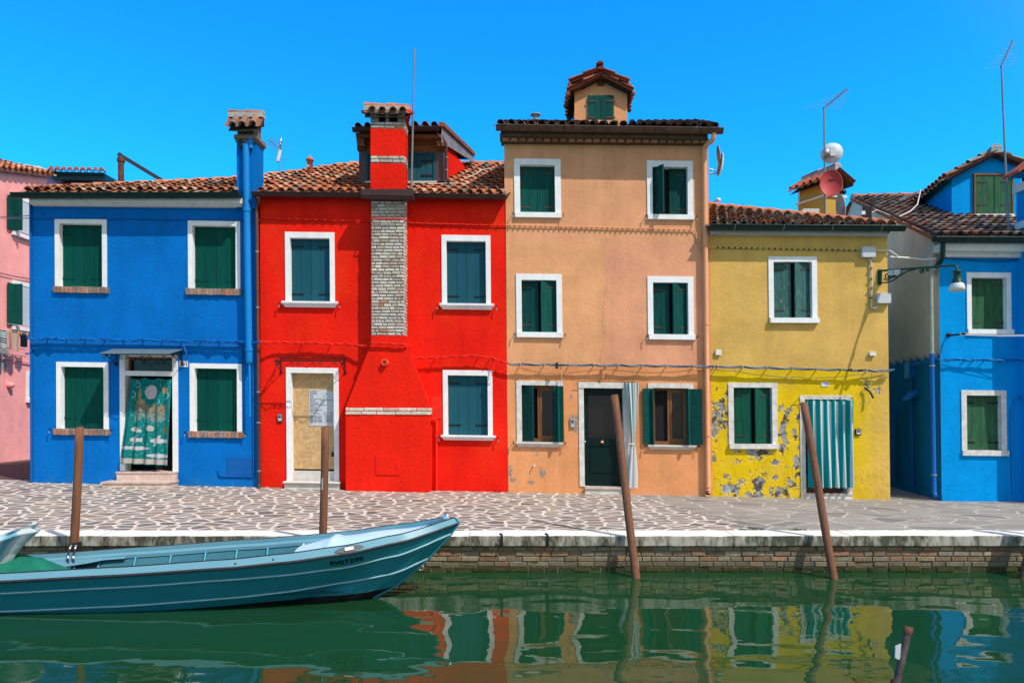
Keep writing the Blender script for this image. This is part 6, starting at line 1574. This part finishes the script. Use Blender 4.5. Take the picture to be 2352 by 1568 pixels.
mb, c2, ax, u, w = dish(P(1651, 357, FY + .5), (.95, -.05, .1), .12, .21, .03, 'greydish', 'greydish', up=(.12, 0, 1)); mb.build('dish_bowl', t)
mb = MB(); mb.tube([P(1630, 398, FY + .5), P(1645, 398, FY + .5), P(1654, 386, FY + .5)], .018, 'metal', 6); mb.tube([P(1630, 388, FY + .5), P(1640, 391, FY + .5)], .015, 'metal', 6); mb.build('dish_mount', t)
mb = MB(); p = P(1993, 488, 16.4); mb.box(p.x - .09, p.x + .09, p.y, p.y + .12, p.z - .12, p.z + .14, 'black'); mb.tube([p + V((-.12, .05, -.3)), p + V((-.10, .05, .12))], .02, 'metal', 6); mb.box(p.x - .14, p.x - .06, p.y - .02, p.y + .06, p.z - .05, p.z + .03, 'whitecable')
mb.tube([p + V((.09, .05, 0)), p + V((.35, .3, .14)), p + V((.8, .6, .10))], .008, 'whitecable', 5); tag(mb.build('floodlight'), 'small black floodlight on the grey gable beyond the yellow roof', 'floodlight')
mb = MB(); p = P(1645, 460, 17.9); mb.tube([P(1631, 470, 18.2), p], .014, 'metal', 6); mb.lathe(p, (1, 0, .1), [(0, 0), (.04, 0), (.05, .06), (.04, .10), (0, .1)], 'whitecable', 10); tag(mb.build('lnb_arm'), 'pale receiver head on thin arm above the left end of yellow ridge', 'receiver')
mb = MB(); mb.tube([aE(.12).lerp(aR(.35), .72) + V((0, -.03, .12)), P(2115, 437, 19.0), P(2107, 470, 17.6), P(2090, 486, 17.2), P(2066, 497, 16.6)], .014, 'whitecable', 5); tag(mb.build('roof_cable'), 'loose white cable drooping over the azure house roof tiles', 'cable')
mb = MB(); mb.tube([rE(.995).lerp(rR(.95), .55) + V((-.3, 0, .1))] + [rE(a).lerp(rR(b), k) + V((0, -.02, .10)) for a, b, k in ((.93, .80, .75), (.88, .72, .62), (.86, .70, .45), (.845, .66, .35))], .010, 'whitecable', 5); mb.tube([rE(.66).lerp(rR(.66), .12) + V((0, 0, .11)), rE(.75).lerp(rR(.75), .16) + V((0, 0, .11)), rE(.845).lerp(rR(.8), .13) + V((0, 0, .1))], .008, 'whitecable', 5)
tag(mb.build('roof_cable'), 'thin pale cable trailing over the red house roof beside dormer', 'cable')
mb = MB(); Yb_ = 19.6; mb.tube([P(278, 620, Yb_), P(278, 362, Yb_)], .075, 'rust', 10); mb.tube([P(278, 372, Yb_), P(278, 364, Yb_)], .10, 'rust', 10); mb.tube([P(278, 364, Yb_), P(278, 351, Yb_)], [.06, .03], 'dkmetal', 8)
a = P(270, 353, Yb_ - .1); b = P(368, 412, Yb_ + .6); d_ = (b - a).normalized(); s_ = d_.cross(V((0, 1, 0))).normalized(); mb.prism([a + s_ * .05, b + s_ * .05, b - s_ * .05, a - s_ * .05], (0, .14, 0), 'dkmetal'); tag(mb.build('roof_hoist'), 'rusty post with sloping dark beam standing above the blue roof', 'hoist')
# ------------------------------------------------------------------ the boat
boat = thing('motorboat', 'pale teal open boat lettered RV07200 moored in the canal', 'boat', (-3.3, 8.8, WZ))
BO = V((-0.70, 9.05, 0)); AX = V((-0.9954, -0.0958, 0)); SD = V((0.0958, -0.9954, 0))     # bow tip, towards the stern, towards the camera
def interp(tab, u):
    if u <= tab[0][0]: return tab[0][1]
    for (a, p), (b, q) in zip(tab, tab[1:]):
        if u <= b:
            t = (u - a) / (b - a); t2 = t * t * (3 - 2 * t) * .35 + t * .65; return p + (q - p) * t2
    return tab[-1][1]
UL = 7.0
halfb = [(0, 0), (.15, .13), (.35, .26), (.69, .405), (1.3, .54), (1.9, .615), (2.5, .655), (3.2, .655), (4.0, .62), (5.0, .565), (6.2, .50), (7.0, .47)]
sheer = [(0, .435), (.69, .30), (1.3, .205), (1.9, .145), (2.5, .10), (3.8, .03), (5.0, -.025), (6.2, -.04), (7.0, -.03)]
def bpt(u, lat, z): return BO + AX * u + SD * lat + V((0, 0, z))
# longitudinal lines: start on the stem (u, z) then run aft with (offset to the gunwale half-beam, height)
def ln(u0, dlat, ztab):
    def f(k, s):
        u = u0 + (UL - u0) * k
        b = interp(halfb, max(0, (u - u0) * (1 + .25 * math.exp(-(u - u0) * 2))))
        grow = min(1, (u - u0) / 1.0); lat = max(0, b + dlat * grow)
        if k == 0: lat = 0
        return bpt(u, s * lat, interp(ztab, u))
    return f
L_in = ln(.06, -.045, [(a, z - .0) for a, z in sheer])
L_gun = ln(.0, 0.0, [(a, z) for a, z in sheer])
L_rail = ln(-.045, .055, [(-.045, .375), (.69, .225), (1.3, .125), (1.9, .067), (2.5, .025), (3.8, -.042), (5.0, -.095), (7, -.10)])
L_rail2 = ln(-.03, .045, [(-.03, .345), (.69, .195), (1.3, .097), (1.9, .039), (2.5, -.003), (3.8, -.067), (5.0, -.12), (7, -.125)])
z_s1 = [(.05, .235), (.69, .05), (1.3, -.055), (2.0, -.11), (2.5, -.135), (3.8, -.20), (5.0, -.25), (7, -.26)]
L_s1 = ln(.05, -.05, z_s1); L_s1b = ln(.06, -.085, [(a, z - .022) for a, z in z_s1])
z_s2 = [(.33, -.06), (.75, -.19), (1.3, -.27), (2.0, -.345), (2.5, -.38), (3.8, -.445), (5.0, -.485), (7, -.49)]
L_s2 = ln(.33, -.22, z_s2); L_s2b = ln(.345, -.265, [(a, z - .02) for a, z in z_s2])
L_k1 = ln(.72, -.31, [(.72, -.385), (1.3, -.43), (2.0, -.47), (3, -.51), (5, -.57), (7, -.58)])
L_k2 = ln(1.1, -.45, [(1.1, -.58), (2, -.66), (7, -.70)])
NS = 60
def loft(mb, A, B, m, sides=(1, -1), smooth=True):
    for s in sides: mb.sheet(lambda u, v: A(u ** 1.5, s).lerp(B(u ** 1.5, s), v), NS, 1, m, None, smooth)
mb = MB()
loft(mb, L_rail2, L_s1, 'hull'); loft(mb, L_s1, L_s1b, 'gunwale'); loft(mb, L_s1b, L_s2, 'hull'); loft(mb, L_s2, L_s2b, 'gunwale'); loft(mb, L_s2b, L_k1, 'hull'); loft(mb, L_k1, L_k2, 'antifoul')
for Lx, r in ((L_s1, .014), (L_s2, .014)):
    for s in (1, -1): mb.tube([Lx((i / NS) ** 1.5, s) for i in range(NS + 1)], r * .85, 'strake', 8)
stem = [(.0, .435), (-.045, .37), (.05, .235), (.33, -.06), (.55, -.25), (.72, -.385), (1.1, -.58)]
mb.tube([bpt(u - .005, 0, z) for u, z in stem], .016, 'hull', 8)
mb.poly([L_gun(1, 1), L_rail(1, 1), L_s1(1, 1), L_s2(1, 1), L_k2(1, 1), L_k2(1, -1), L_s2(1, -1), L_s1(1, -1), L_rail(1, -1), L_gun(1, -1)], 'hull')
hull = mb.build('hull', boat)
mb = MB(); loft(mb, L_gun, L_rail, 'gunwale'); loft(mb, L_in, L_gun, 'gunwale')
L_in2 = lambda k, s: L_in(k, s) + V((0, 0, -.045)); loft(mb, L_in, L_in2, 'gunwale')
for s in (1, -1): mb.tube([L_gun((i / NS) ** 1.5, s) + V((0, 0, .003)) for i in range(NS + 1)], .006, 'rubber', 5)
L_led = lambda k, s: L_in2(k, s) - SD * s * .055 * min(1, k * 7) + V((0, 0, -.022))
loft(mb, L_in2, L_led, 'gunwale'); loft(mb, L_led, lambda k, s: L_led(k, s) + V((0, 0, -.04)), 'gunwale'); mb.build('gunwale', boat)
mb = MB()
for s in (1, -1): mb.tube([L_rail((i / NS) ** 1.5, s).lerp(L_rail2((i / NS) ** 1.5, s), .5) for i in range(NS + 1)], .018, 'rubber', 8)
mb.build('rubbing_strake', boat)
mb = MB(); loft(mb, L_in2, lambda k, s: L_in2(k, s) - SD * s * .235 * min(1, k * 5) + V((0, 0, -.38 * min(1, k * 4))), 'inner')
for s in (1, -1):
    f = lambda k, z, o: L_in2(k, s) - SD * s * (.02 + .225 * (z / .38)) + SD * s * -o + V((0, 0, -z))
    for z in (.17,):
        mb.tube([f(.3 + .7 * i / 30, z, 0) for i in range(31)], .022, 'hull', 6)
    for k in (.33, .385, .44, .50, .56, .62, .68, .75, .82, .9): mb.tube([f(k, .06, .0), f(k, .2, .005), f(k, .36, .01)], .017, 'hull', 6)
mb.sheet(lambda u, v: bpt(1.2 + 5.7 * u, (v - .5) * 2 * (interp(halfb, 1.2 + 5.7 * u) - .27), -.38), 30, 2, 'inner'); mb.build('interior', boat)
# foredeck with its raked after edge and moulded ridge
mb = MB()
def deck(u, v):
    uu = .14 + 1.74 * u; la = (v - .5) * 2 * max(0, interp(halfb, uu) - .05); z = interp(sheer, uu) - .06
    z += .075 * (1 - ((v - .5) * 2) ** 2) * min(1, uu)
    if uu > 1.38: z += .03 * math.exp(-((uu - 1.45) / .05) ** 2) - max(0, uu - 1.47) * .16
    return bpt(uu, la, z)
mb.sheet(deck, 46, 16, 'deck'); mb.sheet(lambda u, v: deck(1, .5 + (u - .5) * (1 - .35 * v)) + V((0, 0, -.16 * v)), 16, 2, 'inner'); mb.build('foredeck', boat)
mb = MB(); p = bpt(.10, 0, .425); mb.lathe(p, (0, 0, 1), [(.05, 0), (.05, .012), (.04, .02), (.045, .03), (.035, .05), (.015, .062), (0, .064)], 'chrome', 16); mb.build('bow_light', boat)
mb = MB(); kq = lambda u: ((u) / UL)
def gun_at(u): return bpt(u, interp(halfb, u) + .028, interp(sheer, u) - .05)
c = gun_at(1.20); t_ = (gun_at(1.07) - gun_at(1.33)).normalized(); nrm = V((SD.x, SD.y, .55)).normalized(); w_ = nrm.cross(t_).normalized()
pts = [c + t_ * (.165 * math.cos(a)) * (1 if True else 1) + w_ * (.034 * math.sin(a) * (abs(math.sin(a)) ** .6 + .25)) + nrm * .012 for a in [2 * math.pi * i / 28 for i in range(28)]]
mb.prism(pts, nrm * .010, 'dkmetal'); mb.prism([c + t_ * a + w_ * b + nrm * .027 for a, b in ((-.05, -.02), (.05, -.02), (.05, .02), (-.05, .02))], nrm * .012, 'lampglass')
mb.build('cleat_plate', boat)
mb = MB()
for u in (2.02, 2.42): p = gun_at(u); mb.lathe(p + nrm * .004, nrm, [(.014, 0), (.012, .01), (0, .014)], 'dkmetal', 8)
p = bpt(.46, 0, -.17); mb.tube(arc(p + AX * -.05, .03, 0, 2 * math.pi, 12, AX, (0, 0, 1)), .007, 'metal', 6); mb.build('fittings', boat)
# registration number on the top plank
def plank(u, t):
    a = L_rail2(max(0, (u + .03) / (UL + .03)), 1); b = L_s1(max(0, (u - .05) / (UL - .05)), 1); return a.lerp(b, t)
mb = MB(); s = 'RV07200'
u_c = 1.235
for i, ch in enumerate(s):
    u = u_c - (i - 3) * .053; a = plank(u, .5); xd = (plank(u - .05, .5) - plank(u + .05, .5)).normalized(); zd = (plank(u, .1) - plank(u, .9)).normalized(); nd = xd.cross(zd).normalized(); zd = nd.cross(xd)
    mb.text(ch, .098, a + nd * .006, xd, zd, 'ink', 'CENTER', .003)
mb.build('registration_lettering', boat)
# stern locker and covers
mb = MB()
def sl(u, v):
    uu = 4.05 + 2.9 * u; lat = -interp(halfb, uu) + .05 + (.10 + .35 * max(0, min(1, (uu - 4.3) / .5)) ** .6) * v; return bpt(uu, lat, interp(sheer, uu) - .07 - .03 * v)
mb.sheet(sl, 24, 6, 'gunwale'); mb.build('stern_locker', boat)
mb = MB()
def tp(u, v):
    x = 4.55 + 1.6 * u; lat = -.30 + .62 * v; h = .26 * (math.sin(math.pi * min(1, u * 1.3 + .06)) ** .7 if u < .75 else .3) * math.sin(math.pi * v) ** .5 + .06 * nz(u * 5, v * 4, 1, 121); return bpt(x, lat, -.20 + max(0, h))
mb.sheet(tp, 40, 24, 'tarp'); o = mb.build('tarpaulin'); tag(o, 'crumpled green tarpaulin heaped in the stern of the boat', 'tarpaulin')
mb = MB()
def cv(u, v):
    a = u * 2 * math.pi; z = -.30 + .62 * v; lean = .42 * v * v; r = (.26 + .10 * v) * (1 - .25 * (v > .93)); fold = 1 + .08 * math.sin(a * 7 + v * 3) + .05 * nz(u * 12, v * 5, 1, 131)
    ctr = bpt(5.55 - lean, .06, z + .10 * math.cos(a) * v * 0); return ctr + V((-AX.x * r * fold * math.cos(a) * 1.25, r * .8 * fold * math.sin(a), .13 * v * math.cos(a)))
def cvc(u, v):
    s_ = math.sin(u * 44 + v * 5) + .6 * nz(u * 10, v * 3, 1, 132); return (0.50, 0.58, 0.60) if s_ > -.1 else ((0.22, 0.42, 0.56) if s_ > -.8 else (0.12, 0.34, 0.42))
mb.sheet(cv, 90, 30, 'cloth', cvc); top = [cv(i / 90, 1) for i in range(90)]; cc = sum(top, V((0, 0, 0))) / 90
for i in range(90): mb.add([top[i], top[(i + 1) % 90], cc + V((0, 0, .03))], [(0, 1, 2)], 'cloth', (0.50, 0.58, 0.62), True)
mb.tube([cv(i / 30, .30) + V((0, -.006, 0)) for i in range(31)], .012, 'whitecable', 6)
tag(mb.build('motor_cover'), 'white and blue striped cloth cover tied over the outboard motor', 'cover')

# ------------------------------------------------------------------ mooring posts
def mpost(base, top, r, label, band=None, letters=None, group='mooring posts in the canal'):
    base = V(base); top = V(top); d = (top - base).normalized(); bot = base - d * 1.4
    t = thing('mooring_post', label, 'mooring post', base, group); mb = MB()
    n = 14; rs = []; ps = []
    for i in range(n + 1): k = i / n; ps.append(bot.lerp(top, k) + V((.004 * math.sin(k * 9), .004 * math.cos(k * 7), 0))); rs.append(r * (1.06 - .08 * k))
    ps.append(top + d * .010); rs.append(r * .8)
    mb.tube(ps, rs, 'post', 20); mb.build('shaft', t)
    if band: mb = MB(); mb.tube([base + d * band[0], base + d * band[1]], r * 1.05, 'wetpost', 20, closed_ends=False); mb.build('tide_band', t)
    if letters:
        mb = MB(); rr = random.Random(len(label)); fx, z0_, z1_, n_ = letters; k = (top.z - base.z)
        for i in range(n_):
            z = z0_ + (z1_ - z0_) * i / (n_ - 1); c = base + d * ((z - base.z) / d.z); a = math.radians(fx); h = abs(z1_ - z0_) / n_ * .36
            pt_ = lambda an, zz: c + V((math.sin(an) * r * 1.03, -math.cos(an) * r * 1.03, zz))
            w0 = .16; 
            mb.quad(pt_(a - w0, -h), pt_(a + w0 * rr.uniform(.4, 1), -h), pt_(a + w0, h * rr.uniform(.3, 1)), pt_(a - w0, h), 'white')
        mb.build('lettering', t)
    return t
def at(x, y, Y): return P(x, y, Y)
p1b = at(172, 1300, 9.95); p1b.z = WZ
mpost((p1b.x - .02, 9.95, WZ), at(182, 983, 9.95), .054, 'straight brown mooring post behind boat stern with rope around it', None, (-38, at(0, 1103, 9.95).z, at(0, 1130, 9.95).z, 12))
p2b = at(741, 1300, 9.95)
mpost((p2b.x, 9.95, WZ), at(746.5, 981, 9.95), .052, 'straight brown mooring post in front of the boarded red doorway', None, (-12, at(0, 1098, 9.95).z, at(0, 1122, 9.95).z, 10))
b3 = at(1461, 1326, 10.04); b3.z = WZ
mpost(b3, at(1411, 908, 10.75), .055, 'tall leaning mooring post in front of the dark green door', (.12, .24))
b4 = at(1915, 1328, 9.98); b4.z = WZ
mpost(b4, at(1846, 925, 10.70), .053, 'leaning mooring post in front of the striped curtain doorway', (.02, .05))
# a trio of posts just beyond the right edge, their shadows fall on the quay
for i, (x, Y, tx) in enumerate(((2353, 9.98, 2425), (2402, 9.9, 2455), (2440, 9.98, 2490))):
    b = at(x, 1330, Y); b.z = WZ
    mpost(b, at(tx, 1040, Y + .15), .06, ('left post of the trio off the right edge of the quay', 'middle post of the trio off the right edge of the quay', 'right post of the trio off the right edge of the quay')[i], group='trio of posts at the right')
# mooring rope round the left post
mb = MB(); c = at(173, 1251, 9.95); n = 70; pts = []
for i in range(n + 1):
    a = i / n * 2 * math.pi * 4; pts.append(c + V((math.sin(a) * .066, -math.cos(a) * .066, .03 - .06 * i / n + .01 * math.sin(a * 1.5))))
mb.tube(pts, .012, 'blackcable', 6)
for dx in (0, 11):
    w4 = [at(164 + dx, 1252, 9.87), at(161 + dx * 1.1, 1257, 9.10), at(156 + dx * 1.1, 1275, 9.0), at(158 + dx * 1.2, 1314, 8.85)]
    q = [polyline(w4, i / 16) for i in range(17)]; mb.tube(q, .010, 'blackcable', 6)
    for i in range(1, 16, 2): mb.tube([q[i], q[i].lerp(q[i + 1], .45)], .0112, 'whitecable', 6)
mb.tube([c + V((.05, -.05, .05)), c + V((.07, -.06, -.02)), c + V((.02, -.075, -.05)), c + V((-.05, -.06, -.02))], .012, 'blackcable', 6)
tag(mb.build('mooring_rope'), 'black rope flecked with white looped on post and dropping into boat', 'rope')
mb = MB(); d0 = deck(.82, .1); q = [at(742, 1234, 9.88) + V((.03, 0, .02)), at(725, 1237, 9.75), at(710, 1240, 9.6), at(697, 1250, 9.4), at(690, 1262, 9.2)]
for o_ in (0, .018): mb.tube([p + V((o_ * .5, 0, o_ * .8)) for p in q], .011, 'whitecable', 6)
mb.tube(arc(at(741, 1236, 9.95), .058, 0, 2 * math.pi, 16, (1, 0, 0), (0, 1, 0)), .011, 'whitecable', 6)
tag(mb.build('mooring_rope'), 'pale rope from foredeck edge to the post by the red door', 'rope')
# short rusty pipe standing in the foreground water
t = thing('pipe_stake', 'short rusty pipe stake rising from foreground water at lower right', 'stake', at(2050, 1620, 5.9))
mb = MB(); b = at(2046, 1630, 5.85); tp_ = at(2086, 1447, 5.95); d = (tp_ - b).normalized(); mb.tube([b - d * .7, b, tp_], .029, 'oldpipe', 16); mb.tube([b - d * .1, at(2057, 1560, 5.9)], .034, 'rust', 16); mb.build('shaft', t)
mb = MB(); mb.lathe(tp_ - d * .03, d, [(.033, 0), (.034, .06), (.024, .06), (.022, .01), (0, .01)], 'rust', 18); mb.build('cap', t)
mb = MB(); p = at(2070, 1478, 5.9); mb.prism([p, p + V((-.045, 0, -.02)), p + V((-.048, 0, -.11)), p + V((-.01, 0, -.13))], (0, .012, 0), 'greyplastic'); mb.build('plastic_tag', t)
# weeds in the kerb joint
for x, lab in ((2050 - 330, 'tuft of green weed at the kerb edge between the leaning posts, left one'), (1946 - 115, 'tuft of green weed at kerb edge beside the rightmost leaning post')):
    mb = MB(); rr = random.Random(x); c = at(x, 1217, 10.82)
    for i in range(60):
        a = rr.uniform(0, 6.28); l = rr.uniform(.02, .07); p = c + V((rr.uniform(-.13, .13), rr.uniform(-.04, .04), 0)); e = p + V((math.cos(a) * l * .7, math.sin(a) * l * .5, l * .6)); s_ = V((-math.sin(a), math.cos(a), 0)) * .008
        mb.add([p - s_, p + s_, e], [(0, 1, 2)], 'weed')
    tag(mb.build('weed_tuft'), lab, 'weed', 'weeds in the kerb joint')

# ------------------------------------------------------------------ camera and light
cd = bpy.data.cameras.new('camera'); cam = bpy.data.objects.new('camera', cd); COL.objects.link(cam)
cam.location = (0, 0, EYE); cam.rotation_euler = (math.pi / 2, 0, 0); cd.sensor_fit = 'HORIZONTAL'; cd.sensor_width = 36.0
cd.lens = 36.0 * F / 2352; cd.shift_y = (HZ - 784) / 2352; cd.clip_start = .05; cd.clip_end = 2000
sc.camera = cam
sun_to = V((0.60, -0.52, 1.0)).normalized()
sd = bpy.data.lights.new('sun', 'SUN'); so = bpy.data.objects.new('sun', sd); COL.objects.link(so)
so.rotation_euler = (-sun_to).to_track_quat('-Z', 'Y').to_euler(); so.location = (10, -10, 20)
sd.energy = 2.9; sd.angle = math.radians(.53); sd.color = (1.0, .955, .89)
w = bpy.data.worlds.new('World'); sc.world = w; w.use_nodes = True; nt = w.node_tree; nt.nodes.clear()
sky = nt.nodes.new('ShaderNodeTexSky'); sky.sky_type = 'NISHITA'; sky.sun_disc = False
sky.sun_elevation = math.asin(sun_to.z); sky.sun_rotation = math.atan2(sun_to.x, sun_to.y)
sky.air_density = 1.0; sky.dust_density = .15; sky.ozone_density = 2.5; sky.altitude = 0
hs = nt.nodes.new('ShaderNodeHueSaturation'); hs.inputs['Saturation'].default_value = 1.3; hs.inputs['Hue'].default_value = .492
bg = nt.nodes.new('ShaderNodeBackground'); bg.inputs['Strength'].default_value = .11
wo = nt.nodes.new('ShaderNodeOutputWorld')
nt.links.new(sky.outputs[0], hs.inputs['Color'])
deep = mixc(nt, 1.0, hs.outputs[0], (0.14, 1.29, 1.80), 'MULTIPLY')
# unseen sunward sky half made paler and brighter: added fill for the shaded fronts
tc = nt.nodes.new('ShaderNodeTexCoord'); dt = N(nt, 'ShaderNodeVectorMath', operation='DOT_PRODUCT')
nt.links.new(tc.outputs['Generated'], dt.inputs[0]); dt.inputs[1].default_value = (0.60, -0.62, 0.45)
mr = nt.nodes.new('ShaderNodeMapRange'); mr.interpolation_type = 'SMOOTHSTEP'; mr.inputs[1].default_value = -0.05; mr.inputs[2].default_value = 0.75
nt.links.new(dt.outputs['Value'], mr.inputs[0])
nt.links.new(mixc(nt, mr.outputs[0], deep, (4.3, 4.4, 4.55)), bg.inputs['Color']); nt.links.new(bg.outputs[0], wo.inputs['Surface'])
sc.view_settings.view_transform = 'Standard'; sc.view_settings.look = 'None'; sc.view_settings.gamma = 1.0; sc.view_settings.exposure = 0.66
sc.view_settings.use_curve_mapping = False
sc.cycles.max_bounces = 6; sc.cycles.diffuse_bounces = 3; sc.cycles.glossy_bounces = 3
sc.cycles.use_denoising = True
